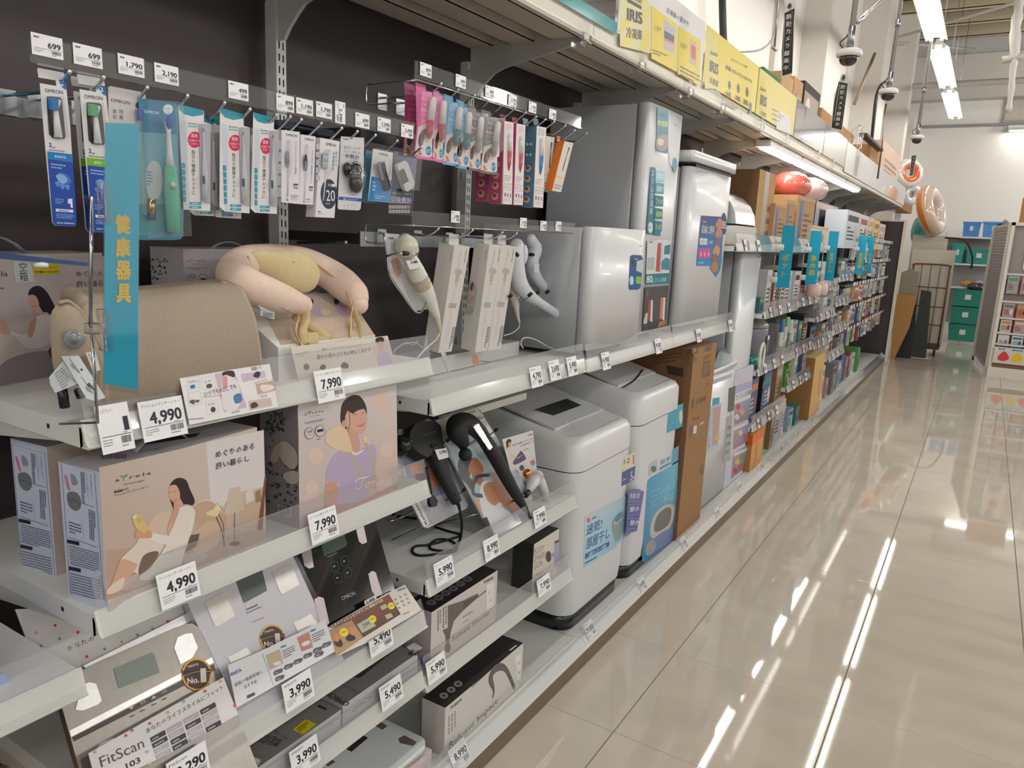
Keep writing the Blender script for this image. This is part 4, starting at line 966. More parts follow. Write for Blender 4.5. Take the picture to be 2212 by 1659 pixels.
# orange and grey boxes
for i,(q,dx,lb)in enumerate((([(1880,735),(1980,760),(1900,1410),(1850,1380)],.03,'grey and orange hanging box half hidden behind its twin'),([(2098,800),(2204,825),(2056,1412),(1950,1392)],0,'grey front box with orange side and black massager picture'))):
 xx=x-dx;P3=[q3(TD,p,xx)for p in q];d=.028
 t=thing('massager_box',lb,'massager box',(xx-d/2,P3[0].y,P3[2].z),'orange and grey hanging boxes')
 mb=MB('print',(206,200,190));mb.prism([p-X*d for p in P3],(d,0,0));obj('box',mb,t)
 pb=MB('print',(214,112,34));pb.prism([P3[0]-Y*.0006,P3[3]-Y*.0006,P3[3]-X*d-Y*.0006,P3[0]-X*d-Y*.0006],(0,.0004,0))
 F=Print(pb,(xx,0,0),Y,Z,px=True).at(*TD);u=lambda a,b:(q[0][0]+(q[1][0]-q[0][0])*a+(q[3][0]-q[0][0])*b,q[0][1]+(q[1][1]-q[0][1])*a+(q[3][1]-q[0][1])*b)
 F.stroke([u(.68,.1),u(.62,.25),u(.60,.4),u(.56,.58)],[.010,.004,.007,.006],(46,44,46));F.poly([u(.0,.7),u(1,.7),u(1,.73),u(0,.73)],(226,170,120));F.lines4(u(.1,.85),u(.9,.85),u(.1,.95),2,(120,116,112),.5);F.lines4(u(.6,.03),u(.95,.03),u(.6,.05),1,(200,60,40),.7)
 obj('printed_faces',pb,t)
 mb=MB('print',(222,124,40));c=P3[0]-X*d;mb.prism([c+V((0,-.004,0)),c+V((0,.02,-.003)),c+V((0,.02,.016)),c+V((0,-.004,.018))],(.0008,0,0));obj('hang_tab',mb,t)
# ================= cushion massager boxes =================
T5=(0,850,3.6867);T3=(0,400,3.6867);T4=(400,500,3.6867);T6=(550,820,3.16)
SZ=.958
def logo(P,x,y,s,col=(52,46,48),sk=0):
 """'a(sprout)rela' lettering with its small second line, x,y: left baseline in crop pixels, s: scale, sk: slope"""
 f=lambda a,b:(x+a*s,y+b*s+a*s*sk)
 P.text('a',f(0,0),f(28,0),22*s,col);P.stroke([f(56,6),f(58,-14),f(60,-22)],.0009*s,(96,160,90));P.blob([f(58,-20),f(48,-34),f(34,-34),(f(46,-22))],(110,176,100));P.blob([f(60,-20),f(70,-34),f(84,-32),f(74,-20)],(90,156,84))
 P.text('rela',f(96,0),f(236,0),22*s,col,sp=1.35);P.text('massage',f(62,34),f(190,34),12*s,col,sp=1.2)
def cushion_front(P,sh=None):
 """the picture of a woman reading, traced on the box front (crop of the photo at 0,850)"""
 f=sh or(lambda p:p);g=lambda pts:[f(p)for p in pts]
 P.poly(g([(790,590),(2100,290),(2120,1130),(845,1640)]),(206,190,178),[(196,180,170),(214,202,196),(190,170,156),(190,166,152)])
 P.poly(g([(1640,392),(2100,290),(2112,740),(1850,800),(1690,1010)]),(218,214,216))
 P.poly(g([(1900,890),(2112,836),(2120,1110),(1910,1190)]),(196,176,152));P.poly(g([(2110,640),(2122,660),(2085,1140),(2040,1140)]),(120,84,62))
 P.poly(g([(845,1250),(1500,1180),(2110,1080),(2118,1180),(845,1650)]),(184,158,142))
 P.blob(g([(1540,900),(1580,860),(1640,850),(1740,880),(1800,960),(1790,1080),(1700,1200),(1590,1200),(1560,1040)]),(196,166,144));P.stroke(g([(1548,890),(1600,858),(1660,850),(1720,880),(1770,950)]),.0022,(226,206,190))
 P.blob(g([(1550,1120),(1660,1020),(1760,1050),(1740,1190),(1600,1280),(1540,1260)]),(206,180,162));P.blob(g([(1180,1060),(1240,970),(1360,940),(1380,1080),(1300,1140),(1210,1120)]),(212,190,174))
 P.blob(g([(980,1500),(1200,1380),(1480,1280),(1640,1280),(1600,1340),(1200,1500),(1000,1570)]),(192,176,170))
 P.stroke(g([(1720,980),(1760,1080),(1790,1215)]),.0022,(70,70,56));P.stroke(g([(1740,960),(1780,1060),(1780,1220)]),.0018,(80,80,60));P.blob(g([(1640,960),(1690,925),(1745,935),(1720,980)]),(220,214,160));P.blob(g([(1700,920),(1740,885),(1752,930)]),(226,222,180))
 P.poly(g([(1830,758),(1908,740),(1945,925),(1782,968)]),(206,190,172));P.stroke(g([(1868,950),(1866,1180)]),.0016,(90,76,64));P.blob(g([(1820,1200),(1870,1175),(1915,1190),(1880,1215)]),(90,80,70))
 P.poly(g([(1950,790),(2010,740),(2020,850),(1956,880)]),(222,210,200));P.poly(g([(2035,780),(2076,762),(2080,860),(2036,868)]),(160,130,84))
 P.poly(g([(1500,1130),(1590,1115),(1560,1220),(1440,1280)]),(110,92,84))
 P.blob(g([(1345,760),(1370,700),(1420,672),(1480,690),(1510,760),(1548,850),(1530,890),(1480,880),(1440,900),(1390,930),(1365,880),(1352,830)]),(46,38,44))
 P.blob(g([(1346,740),(1400,730),(1430,790),(1425,860),(1380,868),(1350,830),(1344,790)]),(212,168,144));P.poly(g([(1385,850),(1430,830),(1470,900),(1400,960),(1380,930)]),(206,162,138))
 P.stroke(g([(1362,858),(1385,856),(1402,842)]),.0012,(190,80,80));P.stroke(g([(1350,790),(1362,786)]),.0009,(50,40,44));P.stroke(g([(1382,782),(1400,778)]),.0009,(50,40,44))
 P.blob(g([(1360,1020),(1400,930),(1470,895),(1530,905),(1552,960),(1520,1090),(1470,1260),(1380,1440),(1110,1480),(1240,1330),(1330,1180)]),(226,220,212))
 P.blob(g([(1330,1090),(1370,950),(1430,900),(1400,1000),(1350,1110)]),(206,158,138));P.poly(g([(1332,1060),(1372,1010),(1365,1090),(1330,1110)]),(214,170,156))
 P.blob(g([(1070,1210),(1110,1150),(1180,1148),(1300,1200),(1270,1270),(1180,1400),(1100,1440),(1000,1370),(960,1320)]),(222,210,198));P.blob(g([(1100,1440),(1140,1290),(1260,1260),(1200,1380)]),(120,100,88))
 P.blob(g([(960,1325),(1060,1345),(1090,1370),(1010,1480),(930,1530),(880,1530),(900,1480)]),(208,166,142));P.blob(g([(930,1490),(990,1470),(960,1560),(860,1600),(850,1560)]),(222,206,190))
 P.blob(g([(1100,1130),(1200,1110),(1330,1130),(1470,1120),(1520,980),(1545,1000),(1500,1160),(1420,1200),(1290,1200),(1190,1160)]),(230,224,216));P.blob(g([(1080,1100),(1130,1075),(1200,1100),(1200,1150),(1120,1150),(1075,1150)]),(206,160,134))
 P.poly(g([(1050,985),(1075,958),(1110,962),(1182,1080),(1150,1110),(1085,1080),(1062,1040)]),(216,190,120));P.poly(g([(1052,985),(1078,958),(1086,972),(1062,1000)]),(236,230,220));P.lines4(f((1088,1000)),f((1112,990)),f((1100,1030)),2,(170,130,70),.5)
 logo(P,*f((915,704)),1.2,(44,38,42),-.22)if sh is None else None
 P.lines4(f((908,778)),f((1020,752)),f((912,795)),1,(66,60,64),.7)
 P.text('クッションマッサージ めぐり',f((908,822)),f((1178,750)),20,(60,54,58));P.text('MCR8019T',f((908,790)),f((1022,764)),18,(60,54,58))
 P.text('めぐりのある',f((1712,514)),f((2022,442)),52,(50,46,56),bold=.005);P.text('良い暮らし',f((1716,604)),f((1980,540)),54,(50,46,56),bold=.005)
def cushion_side(P,f=None):
 f=f or(lambda p:p);g=lambda pts:[f(p)for p in pts]
 fr=g([(488,548),(752,628),(826,1640),(562,1602)]);P.stroke(fr,.0013,(44,56,96),sm=False,closed=True)
 P.blob(g([(540,790),(600,785),(640,830),(645,900),(610,935),(560,910),(535,850)]),(112,116,124));P.stroke(g([(545,850),(590,850),(635,885)]),.0012,(60,62,70));P.blob(g([(515,650),(530,655),(545,700),(560,770),(540,760),(520,690)]),(196,120,150));P.blob(g([(565,640),(600,660),(620,720),(580,730),(565,690)]),(140,150,160))
 P.vtext('いいこと尽くし!',f((690,640)),f((706,850)),24,(40,50,90));P.vtext('コリをほぐして、',f((722,640)),f((738,850)),20,(40,50,90))
 P.lines4(f((640,620)),f((675,632)),f((655,870)),3,(60,70,110),.5,1,True);P.stroke(g([(640,868),(757,906)]),.0008,(44,56,96));P.stroke(g([(548,1142),(776,1224)]),.0008,(44,56,96))
 P.lines4(f((705,920)),f((760,940)),f((715,1160)),4,(60,70,110),.5,2,True);P.poly(g([(545,1000),(655,1030),(665,1145),(550,1115)]),(196,206,222));P.lines4(f((552,1010)),f((648,1040)),f((558,1110)),4,(40,56,110),.5)
 for y0 in(1160,1374):P.poly(g([(538+(y0-1160)*.06,y0),(632+(y0-1160)*.06,y0+20),(634+(y0-1160)*.06,y0+50),(540+(y0-1160)*.06,y0+30)]),(40,40,50))
 P.lines4(f((550,1200)),f((790,1265)),f((562,1360)),9,(96,104,130),.45,3);P.lines4(f((560,1420)),f((800,1480)),f((570,1590)),8,(100,108,134),.42,4)
def cushion_box(A,B,z0,label,h=.249,d=.104):
 c=Carton('massager_box',label,'boxed massager',A,B,d,z0,z0+h,col=(206,192,182),cols={'-y':(196,204,224),'+z':(196,190,196),'-z':(190,180,172)},group='boxed cushion massagers');return c
cb=cushion_box((-1.183,.655),(-1.222,1.005),SZ,'large boxed cushion massager picturing a woman reading in white')
cushion_front(cb.front(*T5));cushion_side(cb.side(*T5))
P=cb.top(*T5);P.bars(800,520,1010,480,(90,88,96),18);P.lines4((1050,460),(1330,420),(1060,480),2,(110,108,116),.4);P.poly([(1110,410),(1180,380),(1600,310),(1560,345),(1250,395)],(40,38,42))
cb.done()
def handle(c,fr0,fr1,rise,col=(196,200,206),off=.5):
 """flexible plastic carrying handle on the box top"""
 mb=MB('gloss',col);a=c.A+(c.B-c.A)*fr0-c.n*c.d*off;b=c.A+(c.B-c.A)*fr1-c.n*c.d*off;pts=[]
 for k in range(9):
  t=k/8;p=a+(b-a)*t;pts.append((p.x,p.y,c.z1+rise*math.sin(pi*t)**.7))
 mb.tube(pts,.008,8,sq=(1,.18));obj('carry_handle',mb,c.t)
handle(cb,.3,.62,.022)
c2=cushion_box((-1.383,.674),(-1.422,1.02),SZ,'boxed cushion massager standing behind the large front one')
P=c2.side(0,850,3.6867);cushion_side(P,lambda p:(88+(p[0]-480)*.98+(p[1]-530)*.01,400+(p[1]-545)*.965));c2.done()
c3=cushion_box((-1.546,.600),(-1.640,.945),1.289,'boxed cushion massager behind the blue category sign')
P=c3.front(*T3)
P.poly([(0,600),(880,560),(880,1560),(0,1660)],(196,184,184));
P.blob([(225,860),(260,812),(320,805),(380,860),(440,980),(420,1040),(360,1010),(300,1050),(268,1010),(240,950)],(46,38,44));P.blob([(228,880),(280,880),(310,940),(300,990),(258,992),(232,950)],(206,164,148));P.stroke([(250,968),(280,966)],.0012,(180,80,90));P.poly([(262,985),(310,960),(360,1040),(290,1110),(262,1050)],(206,164,148))
P.blob([(230,1130),(270,1060),(360,1030),(440,1080),(440,1200),(340,1290),(200,1290),(60,1230),(80,1170),(200,1190)],(222,216,214));P.blob([(0,1130),(60,1150),(190,1290),(160,1380),(0,1440)],(208,196,192));P.blob([(0,1060),(40,1080),(80,1180),(40,1190),(0,1160)],(206,164,148));P.blob([(0,1440),(200,1340),(440,1340),(460,1560),(0,1640)],(150,140,146));P.blob([(220,1200),(236,1100),(290,1060),(260,1200)],(200,150,138));P.poly([(380,1320),(440,1240),(450,1340),(400,1380)],(84,68,66))
P.text('la',(10,724),(62,724),42,(60,54,58));P.text('めぐりのある',(604,730),(920,722),46,(50,46,56));P.text('良い暮らし',(612,812),(880,804),50,(50,46,56));P.lines4((0,815),(48,812),(0,830),1,(90,84,88),.7)
c3.done();handle(c3,.08,.55,.035,off=.3)
for q,col,st,lb,cat in(([(98,604),(246,618),(276,770),(126,776)],(206,214,216),'空箱','white paper note reading empty box in Japanese','paper note'),([(256,616),(465,612),(472,708),(262,714)],(222,204,30),None,'yellow notice with red lettering on the box behind the sign','paper note')):
 n=c3.n;p0=V((c3.A.x,c3.A.y,0))+n*.0006;pts=[onp(T3[0]+a/T3[2],T3[1]+b/T3[2],p0,n)for a,b in q]
 t=thing('paper_note',lb,cat,tuple(sum(pts,V((0,0,0)))/4));mb=MB('print',col);mb.prism(pts,n*.0004);obj('paper',mb,t)
 pb=MB('print');P=Print(pb,p0+n*.0005,c3.e,Z,px=True).at(*T3)
 if st:P.vtext(st,(180,612),(192,766),80,(40,40,46))
 else:P.text('サービスカウンターにて',(268,672),(460,668),26,(210,70,30),bold=.02);P.text('引き換えとなります',(274,704),(466,700),24,(40,36,30),bold=.02);P.lines4((280,622),(440,620),(280,636),1,(60,56,40),.8)
 obj('lettering',pb,t)
# clear blue-edged shelf strip and white plug in front of the note
t=thing('acrylic_strip','blue-tinted clear strip crossing in front of the box at the left edge','clear strip',tuple(onX(60,560,-1.25)))
mb=MB('gloss',(44,74,130));a,b,c_,d_=(onX(x,y,-1.25)for x,y in((-40,541),(194,568),(190,575),(-40,556)));mb.prism([a,b,c_,d_],(-.003,0,0));obj('strip',mb,t)
mb=MB('gloss',(224,224,220));p=onX(88,577,-1.255);mb.lathe([(.011,0),(.011,.006),(.004,.008),(.004,.014)],p,(0,0,1),14);obj('knob',mb,t)
# box with plants behind the cushion
c4=Carton('massager_box','grey-white boxed neck massager behind the beige cushion','boxed massager',(-1.55,1.08),(-1.56,1.46),.12,1.289,1.552,col=(204,198,204),cols={'-y':(196,192,202)},group='boxed neck massagers')
P=c4.front(*T3);logo(P,1486,608,.62,(66,60,66));P.lines4((1490,652),(1650,656),(1490,672),2,(110,104,112),.4)
for x_ in(1528,1616):P.ell((x_,748),38,42,(90,84,92));P.ell((x_,748),34,38,(204,198,204))
P.text('軽量',(1508,744),(1550,746),24,(70,66,74));P.text('モデル',(1512,768),(1546,770),14,(70,66,74));P.poly([(1596,738),(1638,742),(1638,756),(1596,752)],(50,46,54));P.poly([(1510,838),(1608,838),(1606,856),(1512,856)],(222,204,30));P.poly([(1790,640),(1830,560),(1900,545),(1940,545),(1850,640),(1790,700)],(84,76,84))
rg=random.Random(4)
def leaves(P,box,n,cols=((60,84,66),(84,106,84),(44,64,50)),r=12):
 for k in range(n):
  x=rg.uniform(box[0],box[2]);y=rg.uniform(box[1],box[3]);a=rg.uniform(0,6.28)
  P.poly([(x+r*math.cos(a),y+r*math.sin(a)),(x+r*.6*math.cos(a+1.6),y+r*.6*math.sin(a+1.6)),(x-r*math.cos(a),y-r*math.sin(a)),(x+r*.6*math.cos(a-1.6),y+r*.6*math.sin(a-1.6))],cols[k%3])
P=c4.side(*T3);leaves(P,(1190,580,1330,720),26);leaves(P,(1200,720,1260,800),8);P.stroke([(1300,870),(1330,815),(1380,820),(1425,860)],.0016,(150,120,100));c4.done();handle(c4,.25,.5,.016,off=.2)
# ================= beige cushion massager =================
t=thing('cushion_massager','beige woven cushion massager arched on the top shelf','massager',tuple(onX(330,850,-1.26)))
mat('weave',.95,var=.22,bscale=900,bump=.6);mat('weave2',.95,var=.12,bscale=500,bump=.4)
rowsx=[(-1.215,[(215,868),(300,862),(420,838),(546,806)]),(-1.205,[(212,840),(300,835),(420,815),(546,785)]),(-1.205,[(208,790),(300,780),(420,762),(541,745)]),(-1.22,[(202,740),(300,725),(420,708),(534,700)]),(-1.25,[(192,700),(300,682),(420,662),(522,664)]),(-1.30,[(178,664),(300,651),(420,638),(506,632)]),(-1.37,[(160,650),(300,643),(400,633),(484,625)]),(-1.44,[(150,652),(300,655),(400,650),(470,645)]),(-1.48,[(150,700),(300,720),(400,715),(460,715)]),(-1.46,[(160,790),(300,790),(400,780),(450,775)])]
rows=[]
for xx,pts in rowsx:
 rows.append(smooth_pts([onX(a,b,xx)for a,b in pts],n=8))
cols_=[smooth_pts([r[i]for r in rows],n=4)for i in range(len(rows[0]))]
mb=MB('weave',(160,146,130));mb.sheet(cols_);inner=[]
for cc in cols_:
 q=[]
 for i,p in enumerate(cc):
  tg=cc[min(i+1,len(cc)-1)]-cc[max(i-1,0)];nn=V((tg.z,0,-tg.x));nn.normalize();q.append(p-nn*(-.022))
 inner.append(q)
mb.sheet([r[::-1]for r in inner]);obj('pad',mb,t)
mb=MB('weave2',(166,152,134));edge=cols_[0];mb.tube([a*.5+b*.5 for a,b in zip(cols_[0],inner[0])],.0125,10);obj('left_edge',mb,t)
mb=MB('weave2',(166,152,134));mb.tube([a*.5+b*.5 for a,b in zip(cols_[-1],inner[-1])],.0115,10);obj('right_edge',mb,t)
mb=MB('weave2',(214,198,170));mb.tube([c[0]+V((.003,0,0))for c in cols_],.003,8);obj('piping',mb,t)
mb=MB('weave',(168,154,136));pillow(mb,smooth_pts([onX(a,b,-1.20)for a,b in[(108,690),(120,662),(150,650),(180,672),(205,720),(225,770),(232,830),(190,838),(124,812),(110,750)]],True,4),(1,-.55,.1),.026,7);obj('flap',mb,t)
mb=MB('weave2',(170,152,128));mb.tube(smooth_pts([onX(a,b,-1.192)for a,b in[(126,655),(150,652),(178,680),(205,725),(224,770)]],n=5),.003,8);obj('flap_seam',mb,t)
mb=MB('gloss',(124,130,134));c_=onX(161,732,-1.172);mb.lathe([(.015,0),(.015,.004),(.013,.005),(.006,.005),(.006,.006)],c_,(1,-.5,.1),24);obj('button',mb,t)
mb=MB('print',(214,214,208));q=[onX(T3[0]+a/T3[2],T3[1]+b/T3[2],-1.168)for a,b in[(680,1332),(756,1322),(802,1472),(740,1488)]];mb.prism(q,(.0006,0,0));obj('cloth_label',mb,t)
pb=MB('print');P=Print(pb,(-1.1672,0,0),Y,Z,px=True).at(*T3);P.text('arela',(768,1470),(706,1340),24,(60,60,60));obj('label_lettering',pb,t)
mb=MB('gloss',(30,32,36));
for a,b in(((133,835),(140,880)),((170,840),(176,858))):mb.tube([onX(*a,-1.22),onX(*b,-1.22)],.008,8)
obj('feet',mb,t)
for i,(q,lb)in enumerate((([(390,1530),(500,1400),(620,1580),(440,1655),(400,1590)],'crumpled clear-wrapped instruction slip beside the beige cushion'),([(486,1362),(626,1358),(840,1690),(760,1720),(690,1700)],'price strip reading 998 hanging upside down from the cushion'))):
 pts=[onX(T3[0]+a/T3[2],T3[1]+b/T3[2],-1.163+.004*i)for a,b in q];tt=thing('paper_slip',lb,'paper slip',tuple(pts[-1]));mb=MB('print',(214,220,226));mb.prism(pts,(.0005,0,0));obj('paper',mb,tt)
 pb=MB('print');P=Print(pb,(-1.1622+.004*i,0,0),Y,Z,px=True).at(*T3)
 if i==0:P.lines4((430,1500),(500,1440),(500,1630),7,(140,146,156),.4);P.lines4((500,1450),(600,1560),(470,1470),2,(160,166,176),.4)
 else:P.text('998',(768,1618),(706,1572),34,(38,40,50),bold=.03);P.text('1',(660,1472),(650,1458),24,(38,40,50),bold=.03);P.stroke([(552,1380),(640,1500)],.0006,(60,60,70));P.lines4((575,1420),(630,1490),(560,1432),2,(120,120,130),.6);P.stroke([(648,1524),(740,1660)],.0006,(60,60,70));P.lines4((690,1600),(730,1650),(675,1612),2,(120,120,130),.6)
 obj('lettering',pb,tt)
# ================= blue category sign on its rod =================
t=thing('category_sign','upright turquoise sign with yellow Japanese lettering on a chrome rod','sign',tuple(onX(262,850,-1.0)))
sx=-1.02;q=[(227,265),(300,268),(297,841),(224,829)]
mb=MB('film',(6,172,206));mb.prism([onX(a,b,sx)for a,b in q],(.0008,0,0));obj('sheet',mb,t)
pb=MB('film');P=Print(pb,(sx+.001,0,0),Y,Z,px=True)
for i,ch in enumerate('健康器具'):
 yy=463+i*49.5;
 for bold,c in((.05,(214,214,130)),(.012,(226,184,76))):
  P.text(ch,(250,yy+42),(282,yy+43),42,c,bold=bold)
obj('lettering',pb,t)
mb=MB('clear');q=[(224,259),(302,262),(299,852),(222,842)];mb.prism([onX(a,b,sx-.002)for a,b in q],(-.0006,0,0));mb.prism([onX(a,b,sx+.0016)for a,b in q],(.0006,0,0));obj('clear_sleeve',mb,t)
mb=MB('chrome',(170,174,180));mb.tube([onX(197,425,sx-.02),onX(196,705,sx-.02)],.0026,10);obj('rod',mb,t)
for(y0,y1,ym)in((392,482,430),(668,755,708)):
 mb=MB('clear');a=onX(210,y0,sx-.004);b=onX(238,y1,sx-.004)
 mb.rbox(sx-.010,sx+.006,a.y,a.y+(b.y-a.y)*.45,b.z,a.z,.004,2);mb.box(sx+.0024,sx+.004,a.y+(b.y-a.y)*.3,b.y+.002,b.z-.001,a.z-.002)
 c_=onX(197,ym,sx-.012);mb.rbox(c_.x-.01,c_.x+.012,c_.y-.006,a.y+.004,c_.z-.008,c_.z+.006,.003,2)
 for k in range(5):zz=b.z+(a.z-b.z)*(.1+.2*k);mb.box(sx+.006,sx+.0085,a.y+.001,a.y+(b.y-a.y)*.4,zz-.0016,zz+.0016)
 obj('clear_clip',mb,t)
mb=MB('chrome',(170,174,180));a=onX(197,700,sx-.02);mb.tube([a,V((a.x,a.y,1.33)),V((-1.18,a.y+.02,1.30))],.0022,8);obj('rod_foot',mb,t)
# ================= promo card below the cushion =================
n=V((math.cos(n13),0,math.sin(n13)));p0=V((XF+.0095,0,1.255));q=[(387,815),(582,786),(601,879),(409,918)]
pts=[onp(a,b,p0,n)for a,b in q];t=thing('promo_card','white promo card with handwritten captions and small photos','promo card',tuple((pts[2]+pts[3])/2),'promo cards');mb=MB('print',(224,224,226));mb.prism(pts,n*.0007);obj('card',mb,t)
pb=MB('print');P=Print(pb,p0+n*.0009,Y,V((-n.z,0,n.x)),px=True).at(*T4)
for q,c in(([(10,1168),(108,1152),(118,1240),(20,1262)],(228,228,230)),([(126,1168),(226,1148),(244,1240),(140,1262)],(228,228,230)),([(20,1290),(120,1268),(132,1370),(34,1392)],(228,228,230)),([(160,1360),(258,1338),(272,1440),(176,1462)],(228,228,230))):
 P.stroke(q,.0004,(130,130,136),sm=False,closed=True)
P.poly([(236,1132),(390,1110),(492,1400),(310,1440)],(196,178,190));P.blob([(300,1120),(380,1110),(390,1160),(310,1160)],(50,40,46));P.blob([(300,1160),(350,1150),(420,1200),(440,1350),(400,1420),(310,1420),(290,1300)],(220,216,222));P.blob([(300,1165),(335,1160),(330,1260),(300,1240)],(206,150,150));P.blob([(385,1310),(440,1290),(450,1350),(400,1370)],(70,120,170))
P.poly([(444,1135),(630,1108),(640,1160),(460,1200)],(196,180,196));P.blob([(540,1150),(570,1115),(600,1130),(580,1165)],(50,40,46));P.poly([(562,1215),(705,1185),(722,1265),(580,1298)],(190,160,150));P.blob([(600,1225),(690,1225),(700,1255),(620,1275)],(226,214,206));P.poly([(505,1350),(680,1322),(694,1385),(515,1422)],(200,180,172));P.blob([(520,1375),(560,1360),(580,1390),(530,1410)],(70,56,56))
P.blob([(42,1228),(72,1220),(76,1244),(44,1248)],(40,110,180));P.blob([(172,1220),(208,1214),(210,1240),(174,1246)],(96,70,60));P.ell((222,1418),19,22,(60,60,72));P.blob([(34,1350),(70,1340),(74,1372),(50,1370)],(90,80,86));P.blob([(80,1345),(110,1340),(108,1358),(84,1360)],(90,80,86))
P.text('しみポイント',(26,1210),(108,1196),20,(40,40,48));P.text('ヒーター',(158,1208),(212,1196),20,(60,30,30));P.text('いつでも×どこでも',(156,1318),(410,1250),44,(50,50,56));P.stroke([(140,1322),(290,1302)],.0007,(180,70,70));P.text('家庭いて',(530,1110),(610,1094),30,(40,40,46));P.text('ハンドマッサージ',(548,1216),(650,1188),18,(40,40,46));P.text('ながら',(600,1326),(652,1314),20,(40,40,46));P.text('カンタン',(184,1390),(240,1378),20,(70,50,60));P.text('arela',(370,1448),(434,1434),16,(60,60,60));P.lines4((24,1492),(270,1470),(26,1502),1,(80,80,86),.6)
obj('printed_face',pb,t)
# ================= cream neck massager on its display riser =================
t=thing('display_riser','white cardboard display riser under the cream neck massager','display stand',(-1.3,1.25,1.289))
PX=lambda a,b,x:onX(T4[0]+a/T4[2],T4[1]+b/T4[2],x)
zt=1.289;yl=1.077;yr=1.385
pl=[V((-1.42,yl+.03,zt)),V((-1.42,yl+.03,1.44)),V((-1.40,yl+.03,1.443)),V((-1.245,yl+.01,1.362)),V((-1.245,yl,zt))]
mb=MB('print',(224,224,222))
vs=[V((-1.44,yl+.0,zt)),V((-1.44,yl+.0,1.452)),V((-1.40,yl,1.446)),V((-1.238,yl,1.362)),V((-1.238,yl,zt))]
mb.prism(vs,(0,.300,0));obj('box',mb,t)
pb=MB('print');a3,b3=V((-1.40,0,1.446)),V((-1.238,0,1.362));vv=(a3-b3).normalized();P=Print(pb,b3,Y,vv,px=True).at(*T4)
P.poly([(560,530),(1280,480),(1510,825),(760,905)],(196,180,164),[(206,196,186),(200,190,184),(190,170,150),(186,166,146)])
for dx,dy in((0,0),(205,-6)):P.blob([(978+dx,560+dy),(995+dx,536+dy),(1020+dx,545+dy),(1018+dx,580+dy),(992+dx,590+dy)],(70,52,46));P.blob([(990+dx,600+dy),(1050+dx,590+dy),(1100+dx,620+dy),(1160+dx,640+dy),(1140+dx,672+dy),(1060+dx,680+dy),(1010+dx,650+dy)],(186,166,190));P.blob([(1080+dx,620+dy),(1160+dx,628+dy),(1150+dx,662+dy),(1100+dx,668+dy)],(220,196,164))
def toriko(P,x,y,s,wd,col,sk=0):
 f=lambda a,b:(x+a*s,y+b*s+a*s*sk)
 P.stroke([f(-2,12),f(-8,0),f(10,-10),f(40,-12),f(64,-16)],wd,col);P.stroke([f(34,-14),f(26,10),f(20,36),f(6,46),f(-6,38)],wd,col);P.stroke([f(58,14),f(46,20),f(44,36),f(56,40),f(66,28),f(60,14),f(70,18),f(84,16)],wd,col)
 P.stroke([f(84,38),f(86,16),f(92,14),f(100,16)],wd,col);P.stroke([f(108,16),f(106,38),f(118,34)],wd,col);P.stroke([f(132,-12),f(128,20),f(124,40)],wd,col);P.stroke([f(152,10),f(130,24),f(152,38),f(160,36)],wd,col);P.stroke([f(176,14),f(164,22),f(164,36),f(176,38),f(184,26),f(176,14)],wd,col)
toriko(P,1150,735,1.45,.0018,(206,150,140),.03)
obj('printed_slope',pb,t)
pb=MB('print');P=Print(pb,(0,yl-.0004,0),X,Z,px=True).at(*T4);toriko(P,330,905,1.25,.0016,(214,186,184),.25);obj('printed_side',pb,t)
mb=MB('print',(224,216,204));q=[PX(*p,-1.212)for p in[(836,918),(1610,830),(1680,1100),(900,1190)]];mb.prism(q,(.0012,0,0));o=thing('header_card','cream header card praising the neck massager, behind the clear rail','promo card',tuple(q[3]),'promo cards');obj('card',mb,o)
pb=MB('print');P=Print(pb,(-1.2106,0,0),Y,Z,px=True).at(*T4);P.text('arela',(886,985),(988,968),20,(70,62,60));P.lines4((912,992),(970,984),(913,1000),1,(90,84,80),.6);P.text('軽い・コンパクト・コードレス',(1092,955),(1400,920),26,(120,112,106));P.text('首から肩のコリを心地よくほぐす',(1048,1022),(1478,958),38,(46,42,46),bold=.012)
P.poly([(1520,850),(1595,838),(1680,1085),(1590,1100)],(210,196,204));P.blob([(1515,860),(1540,842),(1575,845),(1580,880),(1530,890)],(60,46,48));P.blob([(1530,885),(1575,880),(1580,940),(1548,960)],(216,176,168));P.blob([(1490,900),(1540,950),(1600,950),(1590,985),(1520,980)],(226,206,190));P.blob([(1530,980),(1600,960),(1650,1080),(1560,1095)],(196,180,214));P.ell((966,1078),22,26,(90,86,84))
P.blob([(1070,1090),(1090,1060),(1120,1070),(1112,1095),(1090,1100)],(50,40,40));P.blob([(1240,1080),(1260,1040),(1300,1060),(1290,1090)],(50,40,40));obj('printed_face',pb,o)
t=thing('neck_massager','cream and peach neck massager with straps on its riser','massager',tuple(PX(900,900,-1.33)))
mat('suede',.85,var=.05,bscale=40,bump=.12)
path=[(930,585,-1.275,24),(800,545,-1.275,33),(640,490,-1.28,38),(480,425,-1.30,40),(400,345,-1.34,42),(460,265,-1.385,42),(620,230,-1.42,40),(800,225,-1.43,38),(960,250,-1.42,38),(1130,330,-1.39,40),(1260,420,-1.35,42),(1350,510,-1.32,38),(1385,585,-1.30,24)]
pts=smooth_pts([PX(a,b,x)for a,b,x,r in path],n=5);rr=[path[min(int(i/5),len(path)-1)][3]*(1-(i%5)/5)+path[min(int(i/5)+1,len(path)-1)][3]*((i%5)/5)for i in range(len(pts))]
def taper(pts,rr,scale):return[r*scale for r in rr]
mb=MB('suede',(224,200,184));mb.tube(pts,[r*.00095 for r in rr],18);mb.ball(pts[0],.023,n=14);mb.ball(pts[-1],.023,n=14);obj('padded_arms',mb,t)
